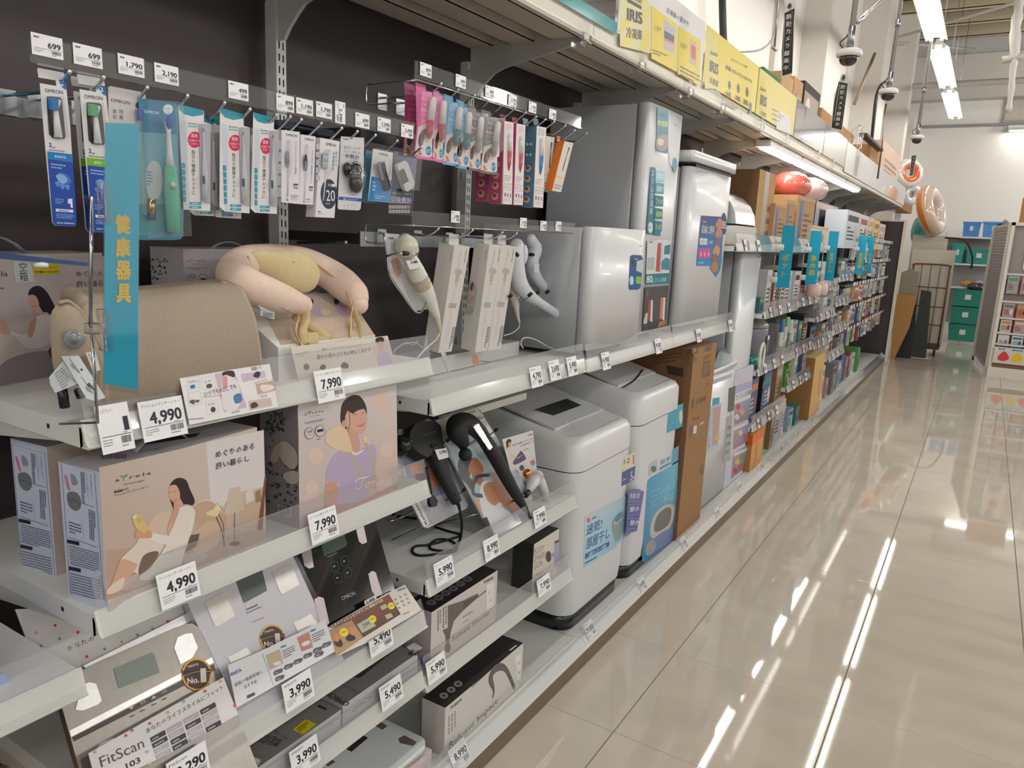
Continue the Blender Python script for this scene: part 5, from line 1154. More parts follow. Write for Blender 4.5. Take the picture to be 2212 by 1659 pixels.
mb=MB('suede',(222,204,160));pillow(mb,smooth_pts([PX(a,b,-1.36)for a,b in[(505,185),(640,168),(880,175),(1000,230),(1070,340),(1040,440),(960,485),(800,480),(650,400),(540,300)]],True,5),(.8,-.3,.55),.045,8)
obj('massage_pad',mb,t)
mb=MB('suede',(206,170,128));mb.tube(smooth_pts([PX(a,b,x)for a,b,x in[(500,200,-1.335),(530,290,-1.31),(620,375,-1.29),(760,460,-1.275),(900,560,-1.262)]],n=5),.0022,6);mb.tube(smooth_pts([PX(a,b,x)for a,b,x in[(285,395,-1.30),(420,450,-1.285),(560,530,-1.27),(760,590,-1.262)]],n=5),.0022,6);mb.tube(smooth_pts([PX(a,b,x)for a,b,x in[(980,215,-1.39),(1130,320,-1.36),(1260,440,-1.325),(1330,590,-1.29)]],n=5),.0022,6);obj('seam_piping',mb,t)
def strap(pts,w=.010):
 mb=MB('suede',(206,184,140));mb.tube(smooth_pts([PX(a,b,x)for a,b,x in pts],n=5),w,8,sq=(.18,1));obj('strap',mb,t)
strap([(920,610,-1.27),(960,680,-1.26),(935,800,-1.25),(960,900,-1.235)]);strap([(900,620,-1.275),(900,700,-1.265),(880,800,-1.25),(920,905,-1.232)]);strap([(860,660,-1.29),(980,740,-1.28),(1150,850,-1.245)]);strap([(1340,610,-1.29),(1325,700,-1.28),(1320,860,-1.24)]);strap([(1340,620,-1.285),(1390,760,-1.26),(1385,850,-1.24)])
mb=MB('suede',(214,196,150));p=PX(1010,850,-1.238);mb.rbox(p.x-.004,p.x+.006,p.y-.014,p.y+.014,p.z-.012,p.z+.012,.004,0);obj('strap_loop',mb,t)
for i,(q,x)in enumerate((([(540,530),(670,570),(655,640),(600,620)],-1.268),([(600,600),(712,620),(708,700),(600,670)],-1.270))):mb=MB('print',(206,212,222));mb.prism([PX(a,b,x)for a,b in q],(.0005,0,0));o=obj('tag',mb,t)
pb=MB('print');P=Print(pb,(-1.2672,0,0),Y,Z,px=True).at(*T4);P.text('7,990',(568,578),(648,604),18,(36,40,50),bold=.02);P.lines4((620,640),(700,650),(620,690),4,(90,94,104),.5);obj('tag_lettering',pb,t)
mb=MB('paint',(200,192,204));mb.tube([PX(640,545,-1.262),PX(840,640,-1.25)],.006,8,sq=(1,.2));obj('care_label',mb,t)
# ================= box with the woman in a purple shirt =================
c5=Carton('massager_box','boxed neck massager picturing a smiling woman in a purple shirt','boxed massager',(-1.205,1.100),(-1.212,1.428),.12,SZ,1.243,col=(212,204,206),cols={'-y':(140,132,136)},group='boxed neck massagers')
P=c5.front(*T6);P.poly([(293,190),(968,20),(978,760),(325,1030)],(210,202,204),[(206,200,204),(216,208,208),(206,180,168),(204,186,178)])
for c_,r in(((860,160),60),((905,480),44),((420,520),50),((395,740),44),((880,700),60)):P.ell(c_,r,r*1.15,(222,198,184))
P.blob([(330,800),(420,780),(470,860),(400,960),(330,980)],(218,196,192))
P.blob([(585,240),(600,160),(660,108),(720,115),(760,180),(765,250),(740,220),(690,200),(650,250),(640,330),(610,330),(588,290)],(62,50,54));P.blob([(625,230),(680,180),(750,205),(770,280),(750,350),(710,375),(650,350),(620,300)],(216,172,156));P.blob([(632,330),(700,360),(720,470),(680,495),(630,440)],(208,162,146));P.stroke([(640,200),(650,290),(636,350)],.002,(62,50,54));P.ell((610,305),16,28,(206,158,144));P.blob([(640,200),(700,150),(752,190),(700,212),(668,232)],(62,50,54))
P.stroke([(665,218),(690,208),(705,210)],.0012,(60,44,44));P.stroke([(668,240),(700,236)],.0011,(50,36,38));P.stroke([(728,228),(752,224)],.0011,(50,36,38));P.blob([(695,310),(722,302),(748,292),(742,312),(715,322)],(214,110,116));P.stroke([(702,311),(742,299)],.0012,(232,228,226));P.ell((722,270),9,7,(204,152,138))
P.blob([(500,590),(560,500),(640,470),(690,500),(740,470),(810,440),(832,520),(820,650),(830,700),(700,860),(560,850),(570,720),(490,700)],(186,170,202));P.poly([(492,700),(575,712),(572,726),(488,712)],(226,222,228));P.blob([(640,470),(690,500),(738,478),(734,492),(690,514),(648,492)],(228,224,230))
P.blob([(488,712),(572,724),(555,850),(520,890),(482,870)],(208,158,138));P.blob([(482,420),(500,350),(580,315),(625,350),(660,450),(655,490),(610,490),(540,470)],(224,204,172));P.blob([(735,390),(765,385),(775,430),(745,430)],(224,204,172));P.stroke([(650,490),(700,600),(780,730)],.006,(200,178,128));P.stroke([(760,430),(800,560),(830,690)],.005,(200,178,128));P.blob([(760,700),(810,670),(840,720),(800,750)],(210,162,144));P.poly([(480,890),(560,850),(700,840),(980,700),(980,780),(560,930)],(200,150,132))
toriko(P,700,690,1.25,.0022,(236,232,234),-.12);logo(P,338,244,.55,(56,50,54),-.2);P.lines4((340,290),(474,262),(342,306),2,(90,84,90),.4)
for x_,y_ in((372,366),(444,350)):P.ell((x_,y_),33,40,(90,84,90));P.ell((x_,y_),30,37,(210,202,206))
P.text('軽量',(356,366),(390,360),20,(56,52,60));P.text('モデル',(358,384),(388,378),11,(56,52,60));P.poly([(424,342),(466,334),(466,352),(424,360)],(40,38,46));P.lines4((420,404),(470,394),(421,412),1,(80,76,84),.6)
P=c5.side(*T6);leaves(P,(80,215,200,350),40,r=16);leaves(P,(90,560,300,840),46,r=15);leaves(P,(90,350,140,600),10,r=12);P.blob([(165,450),(220,420),(285,480),(300,560),(270,610),(200,560)],(190,176,166));P.blob([(115,540),(140,460),(185,440),(180,520),(140,570)],(176,160,152));P.blob([(200,650),(260,620),(310,640),(300,700),(240,706)],(190,176,166));P.poly([(165,848),(258,872),(258,940),(170,926)],(196,190,196));P.bars(172,858,250,930,(50,48,54),14);c5.done()
# ================= bathroom scales leaning on the third shelf =================
T7=(0,1200,3.615);T8=(500,1200,3.16)
LP=Lean(-1.19,.585,57)
DOTS=((220,50,60),(226,150,80),(100,160,120),(130,90,150),(150,170,176),(226,190,80))
def badge(P,c,r,x0=None):
 """round brown number-one badge with a gold rim"""
 P.ell(c,r,r*1.08,(222,176,60));P.ell(c,r*.88,r*.96,(74,46,44));s=r/118
 f=lambda a,b:(c[0]+a*s,c[1]+b*s-a*s*.2)
 P.poly([f(-112,-50),f(110,-20),f(112,14),f(-112,-8)],(44,40,44));P.stroke([f(-110,-8),f(0,-20),f(108,-2)],.0009,(214,180,60));P.text('TANITA',f(-74,-62),f(14,-70),20*s,(214,208,200),bold=.02);P.text('No.',f(-74,62),f(18,66),48*s,(216,206,198),bold=.03);P.text('1',f(30,66),f(74,70),108*s,(216,206,198),bold=.05)
t=thing('display_board','white board with coloured dots behind the silver scale','display board',tuple(LP.at(T7,(700,1300),-.03)))
mb=MB('print',(214,212,212));LP.slab(mb,T7,[(120,420),(600,400),(1500,300),(1720,900),(700,1300),(540,890),(230,715)],.003,-.026);obj('board',mb,t)
pb=MB('print');P=LP.print(pb,T7,-.0258)
for i,(a,b,k)in enumerate(((430,545,0),(282,603,1),(467,650,2),(318,710,3),(950,675,1),(817,730,2),(678,790,0),(535,853,0),(1073,620,2),(1190,570,4),(1310,515,0),(1390,385,0),(607,600,0))):P.ell((a,b),12,12,DOTS[k])
P.text('あなたのライフスタイル',(530,750),(1100,500),42,(60,58,62));obj('printed_dots',pb,t)
mb=MB('steel',(230,230,232));LP.slab(mb,T7,[(650,860),(1480,440),(1492,512),(672,884)],.002,-.018);obj('foil_strip',mb,t)
mat('brushed',.3,metal=.75,var=.05,bscale=60)
t=thing('bathroom_scale','silver-grey body composition scale with a lamp reflection built as a long strip','scale',tuple(LP.at(T7,(1000,1650))),'bathroom scales on display')
mb=MB('brushed',(150,146,140));LP.slab(mb,T7,[(430,990),(1440,536),(1500,530),(1550,560),(1600,650),(1770,1010),(2030,1700),(1500,1950),(700,1950),(600,1600)],.018);obj('platform',mb,t)
mb=MB('brushed',(236,236,234));LP.slab(mb,T7,[(545,1368),(1655,795),(1668,835),(556,1416)],.001,.001);obj('reflection_strip',mb,t)  # lamp reflection on the platform, built as a pale metal strip
mb=MB('gloss',(66,54,54));LP.slab(mb,T7,[(562,1420),(1672,846),(1684,892),(578,1452)],.001,.001);obj('button_bar',mb,t)
for q in([(1360,720),(1385,640),(1450,610),(1500,606),(1545,720),(1500,800),(1410,850)],[(640,1010),(700,990),(750,1000),(795,1130),(770,1160),(650,1210),(590,1205)],[(740,1530),(790,1460),(880,1425),(910,1440),(900,1500),(800,1560)]):
 mb=MB('brushed',(230,230,230));LP.slab(mb,T7,q,.001,.0015);obj('electrode',mb,t)
mb=MB('gloss',(126,138,130));LP.slab(mb,T7,[(888,884),(1180,756),(1205,770),(1248,915),(940,1036),(925,1025)],.001,.0012);obj('display_window',mb,t)
pb=MB('print');P=LP.print(pb,T7,.0022);badge(P,(1537,928),118)
for a,st in((1030,'▼'),(1120,'設定'),(1200,'▲'),(1285,'OFF')):P.text(st,(a-22,1212-(a-1030)*.5),(a+22,1190-(a-1030)*.5),22,(206,200,196))
for a in(1050,1130,1220,1300):P.lines4((a-30,1250-(a-1050)*.53),(a+32,1224-(a-1050)*.53),(a-26,1264-(a-1050)*.53),1,(90,84,80),.7)
obj('printed_marks',pb,t)
o=thing('header_card','white header card with coloured dots under the silver scale','promo card',tuple(LP.at(T7,(900,1650),.03)),'promo cards');CQ=[(690,1545),(1745,950),(1860,1240),(1300,1560),(1000,1700),(730,1700)]
mb=MB('print',(214,212,214));LP.slab(mb,T7,CQ,.0008,.03);obj('card',mb,o)
pb=MB('print');P=LP.print(pb,T7,.0304);P.text('FitScan',(792,1655),(1130,1495),92,(70,68,72));P.text('103',(990,1668),(1100,1612),50,(50,48,52),bold=.02);P.text('あなたのライフスタイルにフィット',(1148,1392),(1748,1040),44,(60,58,62))
for c in range(4):
 for r in range(4):
  a=1170+c*130;b=1425-c*72+r*46;dk=(r+c*2)%4 in(0,1)if c<2 else(r+c)%3==0
  P.poly([(a+r*14,b),(a+116+r*14,b-64),(a+128+r*14,b-28),(a+12+r*14,b+36)],(52,52,58)if dk else(168,164,168));P.lines4((a+r*14+18,b+6),(a+104+r*14,b-44),(a+r*14+24,b+22),1,(180,180,186)if dk else(196,192,196),.6,c*4+r)
for a,b,k in((1168,1312,0),(982,1406,0),(1030,1366,3),(1310,1224,1),(1435,1140,4),(1600,1060,0),(1720,982,1),(1832,1172,0),(740,1535,1),(1148,1532,4),(1166,1622,5),(1480,1448,2)):P.ell((a,b),11,11,DOTS[k])
obj('printed_face',pb,o)
# white scale
t=thing('bathroom_scale','glossy white body composition scale in the middle of the three','scale',tuple(LP.at(T0,(600,1520))),'bathroom scales on display')
mb=MB('gloss',(204,204,212));LP.slab(mb,T0,[(404,1300),(520,1238),(631,1185),(650,1215),(712,1345),(745,1430),(640,1520),(520,1570),(495,1500)],.02);obj('platform',mb,t)
for T,q in((T7,[(1600,365),(1740,290),(1765,300),(1835,470),(1700,555),(1675,545)]),(T8,[(275,110),(390,60),(410,66),(466,196),(350,262),(335,255)]),(T7,[(1778,795),(1930,712),(1970,780),(2000,850),(1850,930)]),(T8,[(424,460),(540,398),(600,480),(470,560)])):
 mb=MB('steel',(176,172,168));LP.slab(mb,T,q,.001,.0012);obj('electrode',mb,t)
mb=MB('gloss',(86,96,92));LP.slab(mb,T8,[(30,170),(210,100),(244,240),(92,322),(80,315)],.001,.001);obj('display_window',mb,t)
pb=MB('print');P=LP.print(pb,T8,.0014);P.lines4((105,362),(262,290),(108,376),1,(90,90,100),.7);P.lines4((105,385),(276,306),(112,400),1,(150,150,160),.6,2);P.stroke([(110,412),(80,270)],.0006,(176,176,186));P.lines4((144,448),(300,380),(148,462),1,(196,140,170),.5);badge(P,(280,566),88);obj('printed_marks',pb,t)
o=thing('header_card','white header card in Japanese under the white scale','promo card',tuple(LP.at(T8,(350,1000),.03)),'promo cards')
mb=MB('print',(214,213,218));LP.slab(mb,T8,[(-25,748),(205,650),(640,437),(712,652),(300,890),(35,1040)],.0008,.03);obj('card',mb,o)
pb=MB('print');P=LP.print(pb,T8,.0304);P.text('TANITA',(-20,832),(72,790),26,(40,80,140),bold=.03);P.text('家族の健康管理に',(26,898),(214,802),28,(70,70,78));P.text('おすすめ',(92,912),(178,868),28,(70,70,78));P.poly([(104,956),(158,932),(162,952),(108,978)],(70,70,78));P.stroke([(212,668),(290,890)],.0016,(170,180,206))
P.poly([(235,680),(330,640),(352,740),(262,780)],(186,166,140));P.poly([(448,560),(528,520),(556,626),(480,655)],(186,130,116));P.blob([(285,735),(330,720),(338,742),(300,752)],(218,216,214));P.blob([(480,600),(525,580),(535,600),(490,620)],(224,220,218))
for a,b in((336,622),(538,512)):P.poly([(a,b),(a+34,b-14),(a+37,b-2),(a+3,b+12)],(60,120,180));P.lines4((a+8,b+26),(a+92,b-14),(a+20,b+86),4,(90,90,100),.4)
for a,b in((318,792),(388,755),(452,720),(520,680),(586,642),(648,606),(328,835),(596,672)):P.poly([(a-32,b+14),(a-22,b-6),(a+24,b-22),(a+34,b-14),(a+26,b+6),(a-22,b+26)],(84,82,90));P.lines4((a-20,b+8),(a+20,b-8),(a-18,b+18),1,(190,190,196),.6)
obj('printed_face',pb,o)
# black glass scale
t=thing('bathroom_scale','black glass body composition scale with four long electrodes','scale',tuple(LP.at(T0,(760,1350))),'bathroom scales on display')
mb=MB('film',(14,15,22));LP.slab(mb,T0,[(628,1190),(700,1155),(800,1110),(812,1130),(856,1285),(860,1330),(765,1400),(720,1390)],.016);obj('glass_platform',mb,t)
for T,q in((T6,[(318,1170),(360,1130),(385,1150),(404,1280),(372,1290),(340,1270)]),(T6,[(690,1010),(730,980),(745,1000),(768,1110),(735,1124),(712,1105)]),(T8,[(566,300),(595,280),(630,290),(668,460),(625,520),(590,420)]),(T8,[(934,125),(960,104),(985,115),(1032,270),(985,285),(958,240)])):
 mb=MB('steel',(150,142,144));LP.slab(mb,T,q,.001,.001);obj('electrode',mb,t)
mb=MB('gloss',(58,84,64));LP.slab(mb,T6,[(450,1115),(610,1055),(632,1120),(620,1140),(475,1205)],.001,.001);obj('display_window',mb,t)
pb=MB('print');P=LP.print(pb,T6,.0014);P.text('OMRON',(598,1508),(690,1468),30,(150,166,180),bold=.01);P.lines4((490,1208),(630,1150),(493,1218),1,(120,120,130),.6)
for a,b in((545,1275),(614,1240),(566,1353),(635,1318)):P.stroke([(a-24,b-22),(a+18,b-32),(a+26,b+22),(a-16,b+32)],.0006,(90,110,116),closed=True);P.lines4((a-10,b-4),(a+12,b-10),(a-8,b+8),1,(100,190,190),.8)
obj('printed_marks',pb,t)
o=thing('header_card','brown and white header card under the black glass scale','promo card',tuple(LP.at(T8,(980,560),.03)),'promo cards')
mb=MB('print',(206,200,192));LP.slab(mb,T8,[(660,487),(1052,262),(1184,200),(1300,372),(930,592),(716,690)],.0008,.03);obj('card',mb,o)
pb=MB('print');P=LP.print(pb,T8,.0304);P.poly([(660,487),(1075,262),(1155,400),(900,560)],(96,60,42),[(110,70,48),(130,70,44),(72,46,36),(84,54,40)]);P.poly([(668,510),(820,440),(900,560),(716,690)],(168,136,104))
P.text('スタイリッシュなデザインに機能が充実',(684,500),(1038,312),26,(220,206,190),bold=.02)
for q in([(855,470),(945,420),(985,480),(892,530)],[(1012,348),(1050,330),(1070,352),(1028,374)],[(1046,408),(1085,392),(1105,416),(1062,438)]):P.poly(q,(168,172,150))
P.text('399',(902,500),(950,474),38,(50,52,46));P.text('10.5',(866,466),(890,452),10,(50,52,46))
for c,r in(((766,524),30),((962,434),26),((1090,344),24)):P.ell(c,r,r,(226,206,40));P.lines4((c[0]-16,c[1]-4),(c[0]+16,c[1]-14),(c[0]-14,c[1]+12),2,(120,96,20),.6)
P.blob([(700,590),(730,560),(760,600),(745,625),(712,615)],(60,40,36));P.blob([(780,560),(820,530),(845,570),(800,585)],(50,36,34));P.blob([(690,560),(720,530),(740,560),(720,590)],(206,130,84));P.blob([(800,500),(830,490),(845,530),(820,545)],(206,130,84))
P.text('OMRON',(1134,248),(1190,226),16,(60,100,160),bold=.02)
for r in range(3):
 for c in range(3):P.ell((1120+c*34+r*12,300+r*28-c*17),9,7,(150,144,140))
P.lines4((920,580),(1160,430),(930,600),1,(150,130,150),.5);P.lines4((1170,396),(1260,356),(1176,408),1,(150,150,156),.6);obj('printed_face',pb,o)
pt=LP.pts(T8,[(905,312),(985,270),(992,300),(912,340)],.02);o=thing('price_card','small price card tucked behind the brown header card','price card',tuple(pt[3]));mb=MB('print',(224,222,226));mb.prism(pt,LP.n*.0004);obj('card',mb,o);pb=MB('print');P=LP.print(pb,T8,.0208);P.text('5,490',(924,330),(980,302),22,(44,44,54),bold=.03);obj('lettering',pb,o)
# flat boxes on the fourth shelf
T11=(880,1240,3.96)
c=Carton('scale_box','flat grey scale box with a dark slot on its lid','boxed scale',(-1.20,1.228),(-1.20,1.522),.30,.395,.455,col=(184,182,184),cols={'+z':(120,118,118)},group='flat boxed scales')
P=c.top(*T8);P.poly([(820,830),(1030,640),(1135,628),(880,835)],(60,58,58));P.text('OMRON',(812,1010),(665,925),42,(46,44,46),bold=.02);P.text('KARADAScan',(884,935),(752,872),22,(80,78,80));P=c.front(*T8);P.text('OMRON',(826,1075),(960,975),34,(96,98,120));P.text('体重体組成計',(1140,850),(1270,765),22,(110,108,116));P.poly([(1285,700),(1312,684),(1312,740),(1288,752)],(60,70,120));c.done()
c=Carton('scale_box','flat grey scale box with a yellow sticker and upside-down lettering','boxed scale',(-1.20,.86),(-1.20,1.222),.30,.395,.447,col=(184,182,186),cols={'+z':(126,124,122)},group='flat boxed scales')
P=c.top(*T8);P.text('体組成計',(362,1250),(216,1215),70,(48,46,50),bold=.01);P.lines4((320,1300),(220,1250),(310,1312),1,(80,78,84),.6);P.poly([(580,1030),(600,1018),(655,1045),(640,1056)],(52,50,54));P.text('BC-705',(388,1245),(300,1190),22,(70,68,72));P.poly([(418,1190),(505,1118),(582,1150),(490,1224)],(206,190,30));P.lines4((440,1186),(510,1132),(470,1206),3,(90,70,30),.6);P=c.front(*T8);P.lines4((600,1180),(750,1095),(604,1200),2,(130,120,130),.5);c.done()
for i,(T,q,zz,st)in enumerate(((T8,[(62,1410),(110,1362),(150,1375),(200,1395),(180,1440),(90,1450)],.4478,'left'),(T8,[(1195,625),(1248,594),(1306,630),(1240,672)],.4558,'right'))):
 pts=[onZ(T[0]+a/T[2],T[1]+b/T[2],zz)for a,b in q];o=thing('paper_note','torn white empty-box note on the %s flat scale box'%st,'paper note',tuple(pts[0]),'notes on the flat boxes');mb=MB('print',(222,220,222));mb.prism(pts,(0,0,.0005));obj('paper',mb,o)
 pb=MB('print');P=Print(pb,(0,0,zz+.0006),X,Y,px=True).at(*T);P.text('空箱',*(((180,1415),(92,1430))if i==0 else((1290,650),(1225,640))),40,(50,48,54),bold=.02);obj('lettering',pb,o)
# scale on its pink box on the base deck
zt=onX(930,1602,-1.16).z
ya=onX(867,1659,-1.16).y;c=Carton('scale_box','pink and white scale box lying on the lowest deck','boxed scale',(-1.16,1.10),(-1.16,onX(933,1610,-1.16).y),.3,.099,zt-.03,col=(206,196,198),cols={'+z':(200,190,190)},group='flat boxed scales');P=c.front(*T8);P.lines4((1180,1440),(1340,1350),(1190,1456),2,(190,120,110),.5);c.done()
t=thing('bathroom_scale','white scale with brown electrodes lying flat on the pink box','scale',(-1.3,1.35,zt-.029));mb=MB('gloss',(206,212,214));mb.rbox(-1.46,-1.165,1.14,onX(930,1602,-1.165).y-.005,zt-.029,zt,.03,2);obj('platform',mb,t)
for q in([(955,1150),(1000,1125),(1065,1165),(1030,1190)],[(1140,1250),(1180,1228),(1265,1275),(1240,1300),(1150,1280)],[(600,1400),(650,1375),(710,1410),(660,1440)]):mb=MB('gloss',(104,92,80));mb.prism([onZ(T8[0]+a/T8[2],T8[1]+b/T8[2],zt)for a,b in q],(0,0,.0008));obj('electrode',mb,t)
mb=MB('gloss',(52,46,42));mb.prism([onZ(T8[0]+a/T8[2],T8[1]+b/T8[2],zt)for a,b in[(770,1315),(880,1218),(932,1245),(820,1340)]],(0,0,.0008));obj('display_window',mb,t)
# left edge: blue box on the left shelf, brown carton below it
c=Carton('blue_box','deep blue box cut by the left photo edge','boxed appliance',(-1.25,.30),(-1.25,.506),.22,.871,1.03,col=(30,66,160),cols={'-y':(24,54,140)});P=c.front();P.poly([(-20,1460),(10,1455),(30,1490),(-10,1506)],(150,180,226));c.done()
q=onZ(64,1588,.5);c=Carton('carton','brown carton with dark printed panel at the bottom left corner','carton',(-1.22,.25),(-1.22,q.y+.01),.35,.30,.5,col=(160,120,70),m='card');P=c.top(*T7);P.poly([(60,1440),(190,1400),(345,1560),(200,1625),(120,1600)],(70,50,40));P.poly([(-60,1500),(40,1480),(100,1560),(0,1600)],(70,50,40));P.lines4((80,1450),(190,1420),(170,1570),6,(160,120,70),.5);P.stroke([(290,1620),(350,1600),(400,1625),(350,1655)],.002,(70,50,40),closed=True);P.text('対応',(318,1640),(376,1632),22,(70,50,40));c.done()
# ================= second bay: black massagers on leaning boards =================
T9=(850,840,3.1725);TX=(850,1000,3.1725)
L1=Lean(-1.33,.80,57);L2=Lean(-1.215,.680,57)
t=thing('display_board','printed board behind the left black massager','display board',tuple(L1.at(T9,(240,955))),'picture boards on wire stands')
mb=MB('print',(176,176,186));L1.slab(mb,T9,[(0,310),(235,205),(300,235),(515,790),(500,820),(235,955),(205,945),(120,780),(0,620)],.004);obj('board',mb,t)
pb=MB('print');P=L1.print(pb,T9,.0003);P.poly([(120,780),(175,765),(250,925),(212,948)],(214,214,212));P.text('Release',(232,925),(150,768),34,(40,40,44),bold=.02);P.poly([(40,420),(200,380),(300,560),(380,700),(240,760),(100,620)],(130,136,160));P.blob([(110,520),(160,505),(210,540),(205,575),(130,590)],(196,130,90));P.blob([(230,500),(300,560),(300,660),(250,690),(240,610)],(186,120,84));P.blob([(150,590),(230,580),(240,640),(170,640)],(46,44,52));P.vtext('リリース',(46,460),(62,600),26,(60,60,70));P.poly([(0,310),(100,265),(180,235),(60,300)],(120,84,56));P.poly([(30,280),(60,276),(60,330),(38,340)],(190,184,170));obj('printed_face',pb,t)
mb=MB('milky');L1.slab(mb,T9,[(225,800),(400,730),(440,850),(265,925)],.01,.012);obj('leaflet_pocket',mb,t)
mb=MB('chrome',(190,190,190));mb.tube([L1.at(T9,(470,780),-.006),V((-1.45,L1.at(T9,(470,780)).y,.668))],.003,6);mb.tube([L1.at(T9,(250,920),-.006),V((-1.45,L1.at(T9,(250,920)).y,.668))],.003,6);mb.tube(smooth_pts([onX(900,1100,-1.36),onX(870,1116,-1.4),onX(840,1125,-1.42),onX(868,1104,-1.45)],n=4),.003,6);obj('wire_stand',mb,t)
def chain(Lp,T,pts,col,m,nm,t,n=16,k=5,sq=None):
 """pts: (px, py, height over the board, radius)"""
 P3=[Lp.at(T,(a,b),h)for a,b,h,r in pts];sm=smooth_pts(P3,n=k);rr=[]
 for i in range(len(sm)):
  j=min(i//k,len(pts)-2);f=i/k-j;rr.append(pts[j][3]*(1-f)+pts[j+1][3]*f)
 mb=MB(m,col);mb.tube(sm,rr,n,sq=sq);obj(nm,mb,t)
BKM=(20,21,23)
t=thing('body_massager','black gun-shaped body massager with cable on the left board','massager',tuple(L1.at(T9,(430,790),.03)),'black massagers on boards')
mb=MB('rubber',(30,32,33));q=L1.pts(T9,[(112,300),(150,235),(200,215),(290,222),(322,250),(345,370),(330,410),(230,470),(180,440),(110,380)],.055);mb.prism(q,-L1.n*.04);obj('motor_housing',mb,t)
chain(L1,T9,[(30,400,.035,.03),(60,385,.035,.032),(75,375,.035,.022),(130,350,.035,.018)],BKM,'gloss','massage_head',t)
chain(L1,T9,[(250,400,.035,.026),(295,480,.033,.027),(345,600,.03,.024),(400,710,.028,.020),(436,780,.026,.016)],(30,31,33),'rubber','handle',t)
chain(L1,T9,[(436,780,.026,.008),(448,800,.026,.006),(458,850,.03,.004)],BKM,'rubber','strain_relief',t)
chain(L1,T9,[(225,540,.05,.010),(245,640,.05,.005),(262,720,.05,.003)],BKM,'rubber','hose',t);mb=MB('rubber',BKM);mb.prism(L1.pts(T9,[(250,730),(275,722),(305,765),(300,800),(262,802),(248,775)],.05),-L1.n*.012);obj('hose_tip',mb,t)
pb=MB('print');P=L1.print(pb,T9,.0554);P.text('Release Shooter',(202,324),(296,292),12,(110,112,116));obj('printed_name',pb,t)
mb=MB('rubber',(12,12,14));ZS=.667
cp=[L1.at(T9,(458,850),.03)]+[V((p.x,p.y,p.z))for p in(onp(850+468/3.1725,1000+420/3.1725,V((-1.30,0,.72)),V((1,0,0))),)]+[onZ(850+a/3.1725,1000+b/3.1725,ZS)for a,b in((462,500),(440,560),(380,600),(270,595),(250,565),(300,525),(380,530),(430,565),(420,605),(300,625),(180,635),(130,610),(150,572),(240,562),(400,520),(460,492),(380,470),(285,440))]
mb.tube(smooth_pts(cp,n=5),.0042,8);obj('cable',mb,t)
mb=MB('rubber',(16,16,18));mb.tube(smooth_pts([onZ(900,1120,ZS),onZ(850,1112,ZS+.01),onZ(858,1096,ZS+.01)],n=4),.004,6);obj('cable_end',mb,t)
def pegs(Lp,T,prs):
 for(a,b),(c_,d_),h in prs:
  p=Lp.at(T,(a,b),.002);q=Lp.at(T,(c_,d_),h);mb=MB('chrome',(170,170,172));mb.tube([p,q],.0032,8);obj('peg',mb,t);mb=MB('rubber',(14,14,16));mb.tube([q-(q-p)*.1,q+(q-p)*.12],.0055,8);obj('rubber_cap',mb,t)
pegs(L1,T9,(((172,465),(262,395),.055),((300,420),(372,352),.055),((360,765),(418,725),.04),((440,730),(486,690),.04)))
pt=L1.pts(T9,[(282,418),(362,405),(378,470),(310,488)],.062);mb=MB('print',(216,214,216));mb.prism(pt,L1.n*.0005);obj('price_sticker',mb,t);pb=MB('print');P=L1.print(pb,T9,.0628);P.text('5,990',(318,446),(366,436),20,(40,42,52),bold=.03);obj('sticker_lettering',pb,t)
t=thing('display_board','board picturing a man in a white tank top, leaning','display board',tuple(L2.at(T9,(690,1030))),'picture boards on wire stands')
mb=MB('print',(150,156,160));L2.slab(mb,T9,[(285,215),(570,128),(600,150),(660,250),(890,640),(950,740),(965,895),(690,1035),(350,400)],.004);obj('board',mb,t)
pb=MB('print');P=L2.print(pb,T9,.0003);P.poly([(290,218),(568,132),(620,185),(350,290)],(206,200,186));P.poly([(575,225),(620,195),(700,330),(670,330)],(214,210,200));P.poly([(345,350),(620,290),(880,640),(930,870),(690,1010),(430,520)],(166,186,196),[(190,200,206),(178,200,210),(150,160,170),(110,116,124),(140,150,160),(168,188,198)])
P.text('THRIVE',(516,172),(566,156),14,(50,48,48),bold=.03);P.text('Release Impact',(508,222),(600,192),18,(96,92,88));P.lines4((516,180),(580,160),(518,188),1,(110,106,100),.6);P.vtext('リリース',(620,225),(648,300),22,(70,66,62))
P.blob([(445,490),(500,470),(550,480),(560,540),(520,600),(560,640),(540,700),(500,650),(450,590)],(70,74,74));P.blob([(510,540),(545,475),(585,490),(618,550),(600,580),(575,590),(545,600),(530,560)],(166,116,88));P.poly([(540,590),(600,580),(620,640),(590,660),(540,630)],(156,108,82));P.ell((530,558),16,24,(176,122,96));P.stroke([(560,498),(572,494)],.001,(40,34,34));P.stroke([(590,540),(610,536)],.0009,(110,60,54))
P.blob([(600,650),(640,630),(700,650),(760,700),(740,800),(800,850),(830,900),(780,960),(690,990),(620,880),(590,760)],(206,206,212));P.blob([(615,680),(650,640),(720,650),(780,720),(850,790),(850,835),(800,830),(730,780),(690,800),(640,760)],(178,126,94));P.blob([(660,570),(700,580),(730,640),(820,760),(790,770),(720,680),(670,600)],(172,118,90));P.blob([(555,740),(590,770),(600,850),(560,780)],(196,146,116))
P.stroke([(560,610),(600,596),(660,590)],.011,(58,60,62));P.stroke([(570,610),(545,660),(550,720),(610,735)],.014,(62,64,66));obj('printed_face',pb,t)
mb=MB('milky');L2.slab(mb,TX,[(665,440),(840,340),(880,410),(705,510)],.012,.014);obj('leaflet_pocket',mb,t);mb=MB('rubber',(50,54,58));L2.slab(mb,TX,[(612,380),(640,370),(702,515),(690,528)],.002,.002);obj('dark_strip',mb,t)
